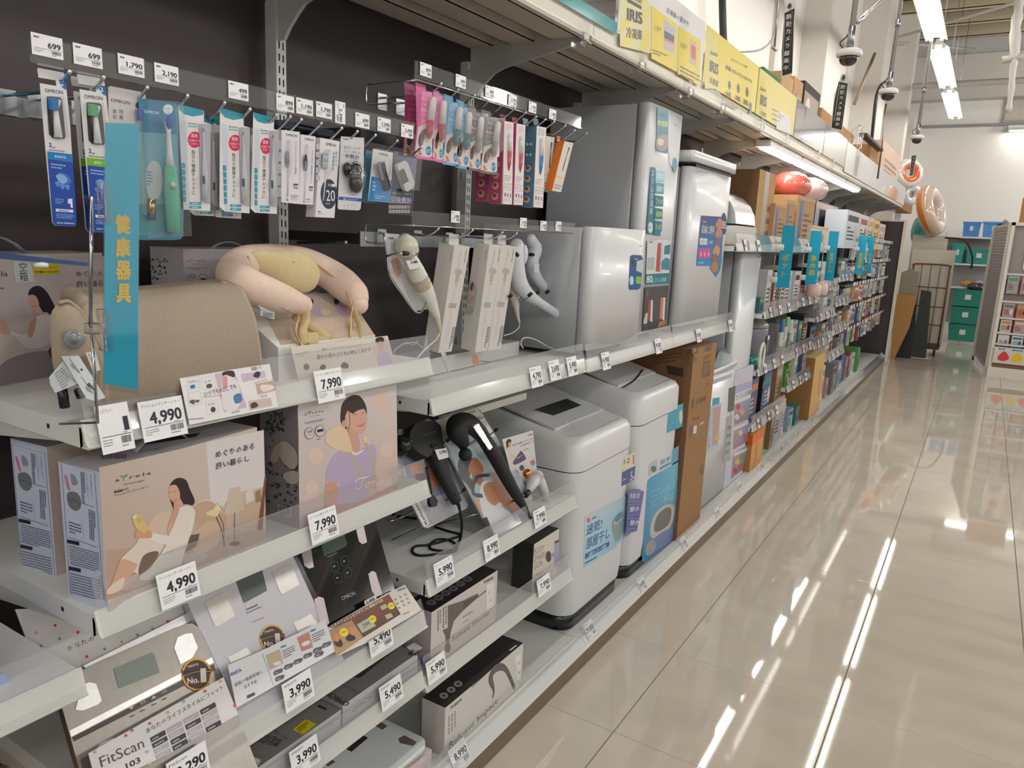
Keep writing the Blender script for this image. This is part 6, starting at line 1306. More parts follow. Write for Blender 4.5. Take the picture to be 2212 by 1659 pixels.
mb=MB('chrome',(190,190,190));mb.tube([L2.at(T9,(600,850),-.006),V((-1.42,L2.at(T9,(560,850)).y,.668))],.003,6);obj('wire_stand',mb,t)
t=thing('body_massager','black hook-shaped body massager with round head on the leaning board','massager',tuple(L2.at(T9,(900,840),.03)),'black massagers on boards')
chain(L2,T9,[(486,400,.05,.016),(470,360,.055,.024),(440,300,.06,.034),(440,250,.065,.036),(500,235,.065,.034),(570,280,.058,.028),(625,350,.05,.024),(700,470,.045,.025),(780,620,.04,.022),(850,740,.035,.018),(905,825,.03,.011)],BKM,'rubber','curved_body',t,20,6)
chain(L2,T9,[(486,385,.05,.010),(490,420,.05,.006)],BKM,'rubber','neck',t);mb=MB('rubber',BKM);mb.ball(L2.at(T9,(492,450),.05),.0215,n=18,m=12);obj('ball_tip',mb,t)
chain(L2,T9,[(900,815,.03,.010),(925,860,.03,.006),(945,888,.03,.005)],BKM,'rubber','strain_relief',t)
mb=MB('paint',(120,120,122));q=L2.pts(T9,[(638,412),(674,396),(678,402),(642,418)],.072);mb.prism(q,L2.n*.002);obj('switch_mark',mb,t)
mb=MB('clear');L2.slab(mb,T9,[(500,190),(560,200),(680,400),(660,420)],.001,.095);obj('clear_film',mb,t)
pegs(L2,T9,(((512,384),(612,318),.075),((655,318),(702,282),.075),((822,768),(910,720),.06)))
# white card and copper-headed massage gun
q=[(745,346),(955,284),(985,580),(1000,640),(870,700),(800,560)];x=-1.30
t,pb,P=hang('promo_card','white card picturing a seated woman beside the white massage gun','promo card',x,T9,q,col=(216,214,214),group='promo cards',part='card')
P.poly([(770,360),(790,342),(808,350),(802,400),(776,410)],(40,34,36));P.blob([(790,365),(806,370),(800,400),(788,405)],(206,160,140));P.blob([(780,405),(806,405),(815,450),(850,470),(810,500),(788,460)],(224,206,200));P.blob([(820,500),(860,440),(875,425),(908,475),(880,500),(830,520)],(96,84,112));P.stroke([(806,455),(850,472),(880,455)],.003,(214,170,150));P.text('気になる時に2フッとくる。',(816,395),(956,348),15,(60,58,66),bold=.01);P.text('お手軽温めケア',(868,398),(958,368),13,(60,58,66));P.text('GRES',(924,322),(952,314),9,(50,48,52),bold=.03);P.lines4((890,414),(958,392),(892,424),1,(130,128,134),.5)
for a,b in((840,575),(880,540),(895,655),(955,505)):P.blob([(a-18,b),(a,b-20),(a+16,b),(a,b+22)],(110,70,96)if b>520 else(190,130,110))
obj('printed_face',pb,t)
t=thing('massage_gun','white pistol massage gun with a copper knob','massager',tuple(onZ(1155,1080,.667)))
g=lambda a,b,x:onX(T9[0]+a/T9[2],T9[1]+b/T9[2],x)
mb=MB('gloss',(212,210,206));mb.tube([g(1000,610,-1.26),g(1030,690,-1.255),g(1050,750,-1.25)],[.017,.0165,.0165],18);mb.ball(g(1050,752,-1.25),.0165,n=16,m=8);obj('handle',mb,t)
mb=MB('gloss',(216,214,212));mb.tube([g(925,700,-1.24),g(960,640,-1.25),g(985,600,-1.265)],[.012,.020,.023],18);mb.ball(g(985,598,-1.265),.023,n=16,m=10);obj('head_housing',mb,t)
mb=MB('chrome',(214,140,90));mb.lathe([(.001,.014),(.012,.012),(.017,.004),(.016,-.006),(.010,-.010)],g(915,580,-1.25),(.6,-.6,.3),9);obj('copper_knob',mb,t)
mb=MB('gloss',(40,40,42));mb.tube([g(905,735,-1.235),g(925,705,-1.238)],[.009,.011],12);obj('black_nozzle',mb,t)
pb=MB('print');P=Print(pb,g(990,640,-1.238),Y,Z,px=True).at(*T9);P.text('CARE',(985,662),(1000,620),10,(60,60,62));obj('printed_mark',pb,t)
# boxes of the lower shelves
c=Carton('massager_box','white box of the gun-shaped massager with black lid','boxed massager',(-1.198,1.578),(-1.198,1.922),.095,.373,.555,col=(204,196,194),cols={'-y':(186,176,178),'+z':(36,34,34)},group='boxed body massagers')
P=c.front(*T11);P.poly([(345,270),(480,225),(600,165),(612,185),(680,128),(680,145),(600,205),(470,320),(400,400),(370,500),(355,600),(335,600),(320,520),(300,480),(345,460)],(104,98,92));P.ell((345,630),26,44,(80,60,58));P.poly([(480,240),(600,185),(600,200),(480,300)],(84,78,74));P.text('Release Shooter',(386,575),(705,340),42,(70,64,70),bold=.008);P.text('THRIVE',(648,88),(735,40),24,(50,44,46),bold=.03);P.poly([(672,95),(742,55),(742,275),(672,315)],(222,220,220));P.text('空',(692,172),(706,165),22,(60,60,66));P.text('箱',(704,238),(718,230),22,(60,60,66));P.stroke([(672,95),(742,55),(742,275),(672,315)],.0006,(90,90,96),sm=False,closed=True)
P.lines4((252,320),(290,300),(252,490),2,(110,104,108),.5,1,True);P.lines4((296,290),(342,266),(296,470),2,(110,104,108),.4,2,True);P.lines4((470,360),(640,260),(475,380),1,(150,140,140),.5);P.lines4((470,410),(580,345),(474,425),1,(150,140,140),.5)
P=c.top(*T11);
for k in range(6):a,b=205+62*k,243-40*k;P.ell((a,b),42,24,(110,100,106));P.blob([(a-24,b+2),(a,b-12),(a+22,b-4),(a+4,b+12)],(70,62,70))
P=c.side(*T11);P.text('THRIVE',(120,610),(122,480),18,(30,28,30),bold=.03);c.done()
c=Carton('massager_box','cream and black box lettered BODY SHAPE GUN','boxed massager',(-1.208,2.172),(-1.208,2.357),.085,.373,.555,col=(206,202,192),cols={'-y':(44,44,42),'+z':(60,58,56)},group='boxed body massagers')
TY=(550,820,3.16);P=c.front(*TY);P.text('BODY',(1906,1198),(1976,1166),44,(120,114,106));P.text('SHAPE',(1906,1245),(1980,1214),44,(120,114,106));P.text('GUN',(1906,1296),(1960,1270),44,(120,114,106));P.ell((2006,1208),20,38,(70,60,56));P.poly([(2020,1190),(2050,1180),(2050,1205),(2022,1215)],(150,150,170));P.poly([(2046,1106),(2078,1092),(2082,1260),(2044,1285)],(160,160,190));P.poly([(2046,1104),(2078,1090),(2078,1108),(2046,1120)],(120,70,64));P.lines4((1920,1330),(1970,1310),(1922,1345),2,(110,106,100),.5);c.done()
x=-1.152;zt=onX(961,1530,x).z;c=Carton('massager_box','long white box of the hook massager with black lid','boxed massager',(x,onX(961,1560,x).y),(x,onX(1130,1400,x).y),.085,.099,zt,col=(204,202,198),cols={'-y':(186,182,180),'+z':(38,38,38)},group='boxed body massagers')
P=c.front(*T11);P.stroke([(730,1060),(738,990),(712,900),(735,830),(790,795),(840,815),(880,890),(918,985)],[.010,.012,.026,.03,.026,.018,.016,.014],(96,90,86));P.text('Release Impact',(356,1500),(770,1105),52,(70,66,68),bold=.01);P.text('THRIVE',(364,1165),(466,1080),24,(50,46,48),bold=.03);P.lines4((344,1230),(420,1160),(344,1380),3,(130,126,126),.35,1,True);P.poly([(915,715),(972,676),(966,900),(932,915),(935,800)],(222,222,224));P.text('空',(940,780),(958,768),20,(60,60,66));P.text('箱',(946,858),(964,846),20,(60,60,66))
P=c.top(*T11)
for a,b in((312,1040),(375,990),(434,940)):P.ell((a,b),38,27,(140,136,132));P.blob([(a-16,b+6),(a,b-14),(a+14,b+6)],(60,58,58))
P.poly([(872,650),(930,605),(936,614),(880,658)],(200,198,196));P.lines4((500,960),(840,650),(560,970),3,(56,54,54),.5);P=c.side(*T11);P.text('THRIVE',(224,1430),(228,1270),22,(36,34,36),bold=.03);c.done()
# lower cross bar and socket strip under the shelf of the second bay
t=thing('cross_bar','white steel cross bar under the wand massager shelf','bar',tuple(onX(1060,880,-1.45)));a=onX(1032,894,-1.45);b=onX(1137,862,-1.45);h=onX(1137,848,-1.45).z-b.z;mb=MB('white_metal',(216,216,206));mb.box(-1.47,-1.45,a.y-.2,b.y,b.z,b.z+h);obj('bar',mb,t)
# ================= wand massagers of the second bay =================
T12=(780,430,4.2538)
w2=lambda a,b,x:onX(T12[0]+a/T12[2],T12[1]+b/T12[2],x)
def wires(t,pts,x,r=.0022):
 mb=MB('chrome',(190,194,198));mb.tube(smooth_pts([w2(a,b,xx if xx else x)for a,b,xx in pts],n=3),r,6);obj('wire_holder',mb,t)
t=thing('wand_massager','cream ribbed-head wand massager in a wire holder at the left','massager',tuple(w2(720,1220,-1.31)),'wand massagers on wire holders')
mb=MB('gloss',(206,202,186));c0=w2(385,330,-1.30);ax=(w2(430,470,-1.30)-c0).normalized();prof=[(.001,-.001)]
for k in range(15):s=k/14;prof.append(((.031*math.sin(min(1,.18+s*1.0)*pi*.62))*(1+.02*(k%2)),s*.052))
prof+=[(.026,.056),(.014,.058),(.012,.066)]
mb.lathe(prof,c0,ax,22);obj('ribbed_head',mb,t)
chain_=[(430,480,.013),(450,540,.019),(500,650,.0235),(560,770,.025)]
def wand_part(pts,col,nm,x=-1.30,m='gloss',n=18):
 P3=[w2(a,b,x)for a,b,r in pts];mb=MB(m,col);sm=smooth_pts(P3,n=4);rr=[]
 for i in range(len(sm)):j=min(i//4,len(pts)-2);f=i/4-j;rr.append(pts[j][2]*(1-f)+pts[j+1][2]*f)
 mb.tube(sm,rr,n);obj(nm,mb,t)
wand_part(chain_[:3]+[(535,725,.0245)],(214,216,208),'upper_body');wand_part([(535,725,.0252),(545,745,.0244),(555,765,.0254),(565,785,.0244),(575,805,.0252)],(186,172,152),'ribbed_band');wand_part([(572,800,.0245),(620,900,.021),(670,1020,.014),(695,1075,.010)],(216,218,210),'lower_body');wand_part([(693,1070,.0105),(712,1150,.007),(730,1222,.003)],(206,198,178),'cord_sleeve')
wand_part([(726,1222,.0022),(690,1290,.0022),(620,1350,.0022),(570,1400,.0022),(500,1480,.0022)],(214,214,210),'cord',-1.31)
mb=MB('print',(210,212,214));mb.prism([w2(a,b,-1.335)for a,b in[(208,315),(345,322),(480,640),(610,1010),(495,1030),(265,700)]],(.001,0,0));obj('backing_card',mb,t)
pb=MB('print');P=Print(pb,(-1.3338,0,0),Y,Z,px=True).at(*T12);P.text('THRIVE',(246,370),(300,370),20,(50,46,46),bold=.03);P.blob([(280,560),(340,540),(370,640),(340,720),(290,640)],(200,160,146));P.vtext('気もちいいハンディ',(318,560),(460,960),20,(90,84,84));obj('printed_card',pb,t)
wires(t,[(206,312,-1.335),(240,520,-1.33),(262,700,-1.325),(380,880,-1.32),(495,1032,-1.315),(560,1030,-1.30),(606,940,-1.265)],None,.0026);wires(t,[(235,525,-1.33),(300,505,-1.29),(400,500,-1.262),(520,510,-1.262)],None,.003)
mb=MB('rubber',(14,14,16));mb.tube([w2(388,500,-1.262),w2(430,500,-1.262)],.006,8);obj('rubber_cap',mb,t)
mb=MB('print',(216,218,222));mb.prism([w2(a,b,-1.271)for a,b in[(412,568),(510,556),(548,628),(448,650)]],(.0005,0,0));obj('price_sticker',mb,t);pb=MB('print');P=Print(pb,(-1.270,0,0),Y,Z,px=True).at(*T12);P.text('2,480',(456,594),(520,586),24,(38,40,52),bold=.03);obj('sticker_lettering',pb,t)
# hanging wand boxes
def wand_box(q,x,lb,group='hanging wand massager boxes'):
 """q: front tl, tr, br, bl and the side's far top and bottom (crop pixels)"""
 Lw=Lean(x,1.59,98);P3=[Lw.at(T12,p)for p in q[:4]];d=.055
 t=thing('wand_box',lb,'boxed massager',tuple((P3[2]+P3[3])/2-X*d/2),group);mb=MB('print',(214,211,208));mb.prism([p-Lw.n*d for p in P3],Lw.n*d);obj('box',mb,t)
 pb=MB('print');F=Lw.print(pb,T12,.0002);u=lambda a,b:(q[0][0]+(q[1][0]-q[0][0])*a+(q[3][0]-q[0][0])*b,q[0][1]+(q[1][1]-q[0][1])*a+(q[3][1]-q[0][1])*b)
 F.stroke([u(.5,.245),u(.48,.34)],.017,(190,176,166));F.ell(u(.5,.24),34,30,(190,176,166));F.stroke([u(.48,.35),u(.48,.37)],.007,(170,160,156));F.stroke([u(.47,.375),u(.45,.55),u(.44,.70),u(.40,.9)],[.012,.017,.015,.004],(206,206,210));F.poly([u(.22,.53),u(.72,.53),u(.70,.575),u(.20,.58)],(182,168,160));F.vtext('THRIVE',u(.82,.02),u(.80,.15),14,(40,38,38),bold=.03);F.vtext('もみほぐしマッサージ',u(.46,.04),u(.40,.21),12,(90,88,92));F.lines4(u(.66,.75),u(.9,.75),u(.6,.95),2,(110,108,112),.4,1,True)
 Sd=Print(pb,P3[0]-Y*.0005,Lw.n,Lw.v,px=True).at(*T12);f=q[0];b4,b5=q[4],q[5];s=lambda a,b:(f[0]+(b4[0]-f[0])*a+(q[3][0]-f[0])*b,f[1]+(b4[1]-f[1])*a+(q[3][1]-f[1])*b)
 Sd.vtext('THRIVE',s(.12,.05),s(.14,.16),13,(50,48,50),bold=.03);Sd.vtext('Handy Massager',s(.5,.13),s(.55,.34),16,(120,130,136))
 for k in range(3):Sd.ell(s(.7,.40+.11*k),34,40,(178,168,158));Sd.blob([s(.62,.38+.11*k),s(.7,.36+.11*k),s(.8,.41+.11*k),s(.68,.44+.11*k)],(206,170,146)if k else(110,90,76))
 Sd.lines4(s(.45,.41),s(.38,.41),s(.5,.66),1,(130,128,130),.5,1,True);obj('printed_faces',pb,t)
 mb=MB('print',(206,202,198));c_=(P3[0]+P3[1])/2-Lw.n*.03;mb.prism([c_+Y*a+Z*b for a,b in((-.026,-.006),(.022,-.006),(.022,.028),(-.026,.030))],(.001,0,0));obj('hang_tab',mb,t);return t
wand_box([(860,430),(1000,438),(832,1400),(710,1415),(702,400),(580,1370)],-1.275,'hanging wand massager box, left one with three round pictures')
b2_=wand_box([(1180,418),(1302,432),(1160,1390),(1046,1410),(1028,400),(895,1360)],-1.275,'hanging wand massager box in the middle of the three')
wand_box([(1302,420),(1428,440),(1282,1375),(1165,1392),(1180,410),(1040,1390)],-1.28,'hanging wand massager box at the right of the three')
# two white curved massagers and a small one
def curved(pts,x,lb,hole=True):
 global t
 t=thing('curved_massager',lb,'massager',tuple(w2(pts[-1][0],pts[-1][1],x)),'white curved back massagers');P3=[w2(a,b,x)for a,b,r in pts];sm=smooth_pts(P3,n=5);rr=[]
 for i in range(len(sm)):j=min(i//5,len(pts)-2);f=i/5-j;rr.append(pts[j][2]*(1-f)+pts[j+1][2]*f)
 mb=MB('gloss',(214,218,226));mb.tube(sm,rr,18);mb.ball(sm[0],rr[0]*.98,n=14,m=8);mb.ball(sm[-1],rr[-1]*.98,n=14,m=8);obj('curved_body',mb,t)
curved([(1430,430,.026),(1420,520,.030),(1425,640,.030),(1460,780,.028),(1540,880,.022),(1640,950,.016),(1760,1030,.016),(1870,1110,.018),(1920,1130,.018)],-1.34,'white curved massager with a cord, the front one of two')
mb=MB('gloss',(206,212,222));mb.ball(w2(1500,510,-1.315),.012,.014,.033,16,10);obj('massage_pad',mb,t);mb=MB('paint',(176,168,156));mb.lathe([(.015,0),(.018,.001),(.018,.003),(.013,.004)],w2(1475,510,-1.325),(1,.4,0),20,sx=1,sy=1);obj('pad_ring',mb,t)
mb=MB('gloss',(170,180,190));mb.lathe([(.009,.0),(.009,.002),(.005,.003)],w2(1915,1115,-1.322),(1,0,0),16);obj('hanging_hole',mb,t)
wand_part([(1965,1165,.006),(2000,1215,.0045),(2015,1250,.0035)],(206,210,216),'cord_sleeve',-1.34);wand_part([(2015,1250,.0022),(2000,1330,.0022),(1900,1378,.0022),(1750,1370,.0022),(1620,1300,.0022),(1530,1272,.0022),(1480,1290,.0022),(1470,1340,.0022),(1490,1370,.0022)],(206,206,206),'cord',-1.34)
pegd=[((1425,500),(1440,520)),((1535,895),(1570,860)),((1610,862),(1640,855)),((1360,900),(1385,880))]
for a,b in pegd:mb=MB('rubber',(16,16,18));mb.tube([w2(*a,-1.30),w2(*b,-1.29)],.006,8);obj('rubber_cap',mb,t)
wires(t,[(1400,800,-1.36),(1440,890,-1.35),(1490,935,-1.33),(1560,880,-1.30)],None,.0026)
curved([(1560,370,.02),(1590,450,.026),(1570,600,.024),(1600,700,.022),(1680,810,.018),(1780,900,.015),(1880,980,.015),(2010,1090,.0135)],-1.40,'white curved cordless massager behind the corded one')
mb=MB('gloss',(214,220,228));mb.ball(w2(1632,470,-1.385),.012,.013,.029,16,10);obj('massage_pad',mb,t);mb=MB('paint',(170,158,140));mb.lathe([(.014,0),(.0165,.001),(.0165,.003)],w2(1612,470,-1.392),(1,.4,0),20);obj('pad_ring',mb,t);mb=MB('rubber',(20,20,22));mb.lathe([(.0155,0),(.0158,.004),(.0155,.006)],w2(1800,935,-1.40),(.15,.75,-.6),16);obj('joint_ring',mb,t)
for a,b in(((1550,510),(1585,512)),((1700,860),(1725,845)),((1750,860),(1780,835))):mb=MB('rubber',(16,16,18));mb.tube([w2(*a,-1.375),w2(*b,-1.37)],.006,8);obj('rubber_cap',mb,t)
mb=MB('print',(212,214,218));mb.prism([w2(a,b,-1.36)for a,b in[(1590,595),(1638,592),(1634,678),(1590,672)]],(.0005,0,0));obj('price_sticker',mb,t)
t=thing('wand_massager','slim cream wand massager tail hanging right of the boxes','massager',tuple(w2(1450,1120,-1.37)),'wand massagers on wire holders');wand_part([(1385,780,.013),(1400,880,.017),(1420,960,.014),(1432,1030,.008),(1445,1100,.005),(1455,1130,.004)],(206,198,190),'body',-1.38)
wand_part([(1455,1130,.002),(1450,1180,.002),(1390,1230,.002),(1310,1255,.002)],(206,206,204),'cord',-1.38)
t=thing('cord_bundle','tied bundle of white cords on the shelf under the wand boxes','cord',tuple(onZ(960,790,1.18)))
for k in range(5):wand_part([(735+8*k,1410,.0018),(760+9*k,1480,.0018),(790+10*k,1560,.0018),(810+6*k,1588-6*k,.0018),(800-5*k,1520,.0018)],(206,204,200),'cord_loop',-1.30,n=6)
wand_part([(300,1420,.002),(320,1380,.002),(410,1320,.002),(480,1340,.002),(520,1300,.002)],(206,206,202),'cord_loop',-1.48,n=6);wand_part([(400,1330,.002),(500,1320,.002),(600,1390,.002),(700,1450,.002),(900,1480,.002),(1000,1420,.002)],(206,206,202),'cord_loop',-1.46,n=6)
t=thing('power_adapter','white power adapter plug on the shelf behind the cords','plug',tuple(w2(390,1420,-1.5)));mb=MB('gloss',(200,202,206));p=w2(390,1395,-1.5);mb.rbox(p.x-.02,p.x+.02,p.y-.022,p.y+.022,1.18,1.222,.012,2);obj('body',mb,t)
c=Carton('massager_box','long pale box lying under the curved massagers','boxed massager',(-1.40,1.80),(-1.42,2.36),.09,1.18,1.232,col=(204,202,200),cols={'+z':(186,184,182)},group='boxed wand massagers')
P=c.front(*T12);P.poly([(1530,1425),(1650,1410),(1650,1530),(1530,1545)],(140,150,160));P.text('THRIVE',(1700,1472),(1750,1462),14,(50,48,48),bold=.03);P.text('MYTR',(1800,1422),(1832,1418),12,(50,48,48),bold=.03);P.ell((1380,1498),34,34,(150,146,146));P.ell((1380,1498),30,30,(204,202,200));P.blob([(1025,1450),(1060,1430),(1085,1500),(1060,1540),(1030,1510)],(206,160,130));P.lines4((1100,1480),(1250,1490),(1100,1500),1,(140,136,136),.6);c.done()
# ================= freezers =================
mat('enamel',.32,coat=.08)
T13=(1150,180,2.6764);T14=(1080,740,2.6758)
def fridge(name,lb,y0,y1,xf,xb,z0,z1,door=.05,col=(206,208,212),r=.02,gap=.006,handle=None):
 t=thing(name,lb,'freezer',((xf+xb)/2,(y0+y1)/2,z0),'white freezers and refrigerators')
 mb=MB('enamel',(176,180,186));mb.rbox(xb,xf-door-gap,y0+.002,y1-.002,z0+.02,z1-.004,.008,2);obj('cabinet',mb,t)
 mb=MB('rubber',(110,114,120));mb.box(xf-door-gap,xf-door,y0+.008,y1-.008,z0+.04,z1-.02);obj('door_seal',mb,t)
 mb=MB('enamel',col);a=r;ring=[(xf-door,y0),(xf-a,y0),(xf-a*.3,y0+a*.3),(xf,y0+a)]
 n=8
 for k in range(1,n):s=k/n;ring.append((xf+.006*math.sin(pi*s),y0+a+(y1-y0-2*a)*s))
 ring+=[(xf,y1-a),(xf-a*.3,y1-a*.3),(xf-a,y1),(xf-door,y1)]
 mb.prism2(ring,0,1,2,z0+.035,z1);obj('door',mb,t)
 for y in(y0+.04,y1-.04):mb=MB('rubber',(30,30,32));mb.cyl((xf-.08,y,z0),(xf-.08,y,z0+.03),.014,10);obj('foot',mb,t)
 return t
SH=1.1745
t=fridge('small_freezer','small white cube freezer with a 45 litre sticker',2.475,2.955,-1.195,-1.68,SH,1.655)
pb=MB('print');P=Print(pb,(-1.1885,0,0),Y,Z,px=True).at(*T13)
P.poly([(566,1000),(576,992),(630,994),(640,1015),(626,1180),(612,1192),(565,1194),(558,1184)],(24,84,140));P.text('45',(570,1058),(596,1058),50,(30,40,60),bold=.01);P.poly([(604,1028),(640,1018),(636,1096),(600,1084)],(190,200,206));P.ell((574,1140),12,26,(200,214,224));P.poly([(600,1116),(628,1118),(626,1160),(598,1158)],(130,186,60));P.lines4((590,1010),(626,1012),(590,1022),1,(180,200,220),.6);P.lines4((620,938),(642,940),(620,946),1,(110,114,122),.7);obj('stickers',pb,t)
t=fridge('tall_freezer','tall slim white freezer with 80 litre poster on its door',3.03,3.43,-1.255,-1.72,SH,2.168,r=.015)
pb=MB('print');P=Print(pb,(-1.2485,0,0),Y,Z,px=True).at(*T13);TL_=(20,112,132)
P.poly([(722,138),(786,152),(786,398),(776,404),(712,386),(720,300)],TL_);P.text('約2倍速',(724,244),(780,252),34,(200,206,90),bold=.02);P.text('急速冷凍',(736,190),(774,196),20,(40,60,130));P.blob([(724,310),(780,300),(782,370),(750,392),(716,366)],(150,130,126));P.blob([(730,320),(760,330),(750,360),(726,350)],(196,190,188));P.blob([(790,400),(806,396),(822,440),(818,478),(796,470)],(200,206,212));P.ell((822,470),15,42,(60,140,160));P.lines4((822,236),(842,240),(822,246),1,(110,114,122),.7)
P.poly([(686,482),(712,488),(704,876),(664,872),(660,850)],TL_);P.vtext('スリム冷凍庫',(697,500),(684,760),34,(196,214,218),bold=.01);P.vtext('60L',(682,762),(680,806),24,(200,200,80));P.ell((681,834),14,32,(214,218,220));P.text('静か',(668,840),(692,842),16,(60,90,100))
for k,(st,c_)in enumerate((('薄型',(150,206,214)),('前開き',(70,150,176)),('ファン式',TL_),('急速冷凍',TL_),('たっぷり',TL_))):
 y0=500+73*k;P.poly([(712-2*k,y0),(764-4*k,y0+8),(762-4*k,y0+66),(710-2*k,y0+64)],c_);P.text(st,(718-2*k,y0+52),(758-4*k,y0+56),34,(200,210,90)if k>1 else(206,224,230),bold=.02)
P.poly([(704,850),(738,856),(738,884),(700,878)],TL_);P.poly([(662,912),(768,900),(796,912),(784,1160),(652,1166)],(206,208,212));P.lines4((672,912),(714,912),(672,924),1,(190,60,60),.8);P.poly([(722,925),(742,922),(734,1090),(710,1088)],(180,60,70));P.poly([(742,920),(752,930),(744,1100),(734,1096)],(170,196,214));P.poly([(662,1010),(704,1004),(702,1074),(660,1080)],(170,178,186));P.poly([(762,940),(796,930),(792,988),(758,990)],TL_);P.poly([(744,1030),(768,1006),(792,1016),(790,1080),(742,1076)],(40,130,150));P.poly([(654,1104),(790,1096),(786,1158),(652,1166)],TL_)
P.text('80',(656,1152),(690,1150),40,(210,220,224),bold=.02);P.text('L',(690,1152),(700,1151),24,(210,220,224));P.text('スリム冷凍庫',(704,1150),(770,1146),26,(206,218,222));P.poly([(648,1180),(782,1168),(766,1420),(632,1448)],(70,66,66));P.poly([(640,1380),(766,1350),(764,1400),(636,1440)],(50,60,66));P.poly([(670,1252),(684,1252),(680,1370),(664,1372)],(170,60,60));P.poly([(684,1252),(694,1254),(690,1380),(678,1376)],(206,210,214));P.poly([(740,1240),(756,1238),(750,1360),(732,1364)],(196,120,90));P.poly([(756,1236),(766,1240),(760,1370),(748,1366)],(206,206,206));P.vtext('薄型前開き',(666,1192),(660,1240),18,(206,200,196));P.poly([(652,1330),(664,1326),(660,1386),(640,1392),(640,1370)],(190,186,180));P.poly([(730,1380),(768,1366),(764,1396),(722,1410)],(170,110,70));P.poly([(772,1174),(782,1172),(780,1200),(770,1202)],(30,32,36));obj('posters',pb,t)
t=fridge('slim_freezer','white freezer with dark grip slot and 85 litre sushi-like poster',3.54,4.21,-1.235,-1.72,SH,1.965,r=.03)
t['label']='white freezer with dark top grip and a blue poster of stacked food'
mb=MB('gloss',(210,212,214));mb.rbox(-1.72,-1.222,3.52,4.23,1.985,2.035,.02,2);obj('top_lid',mb,t);mb=MB('rubber',(40,42,46));mb.box(-1.24,-1.236,3.6,4.18,1.966,1.985);obj('grip_slot',mb,t)
pb=MB('print');P=Print(pb,(-1.2285,0,0),Y,Z,px=True).at(*T13);P.poly([(977,764),(1096,772),(1108,790),(1090,1056),(952,1056),(950,1040)],(26,52,124),[(40,60,120),(50,60,130),(40,60,130),(24,120,190),(24,130,196),(24,130,196)]);P.poly([(1080,1040),(1100,1000),(1086,1080),(1062,1120),(1026,1070),(1030,1040)],(40,120,160));P.ell((1108,812),16,64,(34,40,92));P.text('85L',(1094,838),(1122,840),44,(200,204,216),bold=.02);P.text('収納に便利',(976,868),(1050,874),52,(206,200,190),bold=.015)
P.poly([(968,894),(1012,898),(1010,934),(966,932)],(210,212,218));P.text('引き出し式',(970,926),(1008,928),22,(60,60,100));P.text('冷凍庫',(1016,930),(1042,932),24,(206,208,214))
for k in range(3):P.poly([(964+22*k,954),(983+22*k,956),(982+22*k,1012),(962+22*k,1010)],(214,60,140));P.text('省',(966+22*k,1000),(980+22*k,1000),26,(226,190,214))
P.lines4((958,1030),(1026,1032),(956,1044),1,(120,200,226),.7);P.lines4((990,796),(1018,798),(990,806),1,(200,200,210),.7);P.ell((982,796),6,9,(200,40,60))
for k,(a,b)in enumerate(((1082,812),(1078,868),(1074,920),(1064,968),(1056,1016),(1052,1060))):P.blob([(a-22,b),(a,b-32),(a+20,b-6),(a+8,b+30),(a-16,b+26)],((190,120,100),(176,130,90),(110,100,130),(196,140,90),(140,90,80),(170,120,80))[k])
obj('poster',pb,t)
t=fridge('upright_freezer','narrow upright white freezer beyond the poster rack',4.57,5.0,-1.235,-1.72,.098,1.575,r=.012)
pb=MB('print');P=Print(pb,(-1.228,0,0),Y,Z,px=True).at(*T13);P.lines4((1310,996),(1326,998),(1310,1006),1,(90,94,110),.7);P.at(*T14);P.blob([(1445,150),(1465,130),(1480,150),(1470,180),(1440,175)],(206,120,50));P.poly([(1420,190),(1462,180),(1456,210),(1410,215)],(110,90,80));obj('printed_marks',pb,t)
t=thing('chest_freezer','white freezer with posters under a glossy brochure','freezer',(-1.45,4.3,.098),'white freezers and refrigerators');mb=MB('gloss',(206,208,210));mb.rbox(-1.72,-1.20,4.06,4.545,.12,.905,.02,2);obj('cabinet',mb,t);mb=MB('gloss',(212,214,216));mb.rbox(-1.72,-1.19,4.055,4.55,.905,.93,.02,2);obj('lid',mb,t);mb=MB('rubber',(110,116,112));mb.box(-1.7,-1.21,4.08,4.53,.098,.12);obj('plinth',mb,t)
pb=MB('print');P=Print(pb,(-1.1995,0,0),Y,Z,px=True).at(*T14);P.poly([(1222,220),(1342,176),(1340,200),(1220,246)],(176,178,196));P.poly([(1230,322),(1270,316),(1268,370),(1224,374)],(60,150,186));P.poly([(1208,372),(1280,350),(1262,600),(1192,652)],(170,190,204));P.poly([(1232,380),(1276,366),(1260,580),(1226,600)],(190,150,146));P.ell((1256,550),12,18,(206,180,70));P.vtext('コンパクト冷凍',(1216,400),(1206,610),22,(60,110,130))
P.poly([(1322,264),(1362,250),(1352,390),(1316,404)],(80,90,90));P.poly([(1310,430),(1342,420),(1330,680),(1290,704)],(160,164,162));P.lines4((1318,470),(1340,464),(1300,660),4,(110,110,106),.4);obj('posters',pb,t)
t=thing('brochure_stand','glossy brochure leaning on the white freezer lid','brochure',(-1.25,4.3,.93));Lb=Lean(-1.22,.935,48);mb=MB('film',(70,96,110));mb.prism([Lb.at(T14,q)for q in[(1232,150),(1262,60),(1300,22),(1366,120),(1366,140),(1234,188)]],-Lb.n*.004);obj('brochure',mb,t)
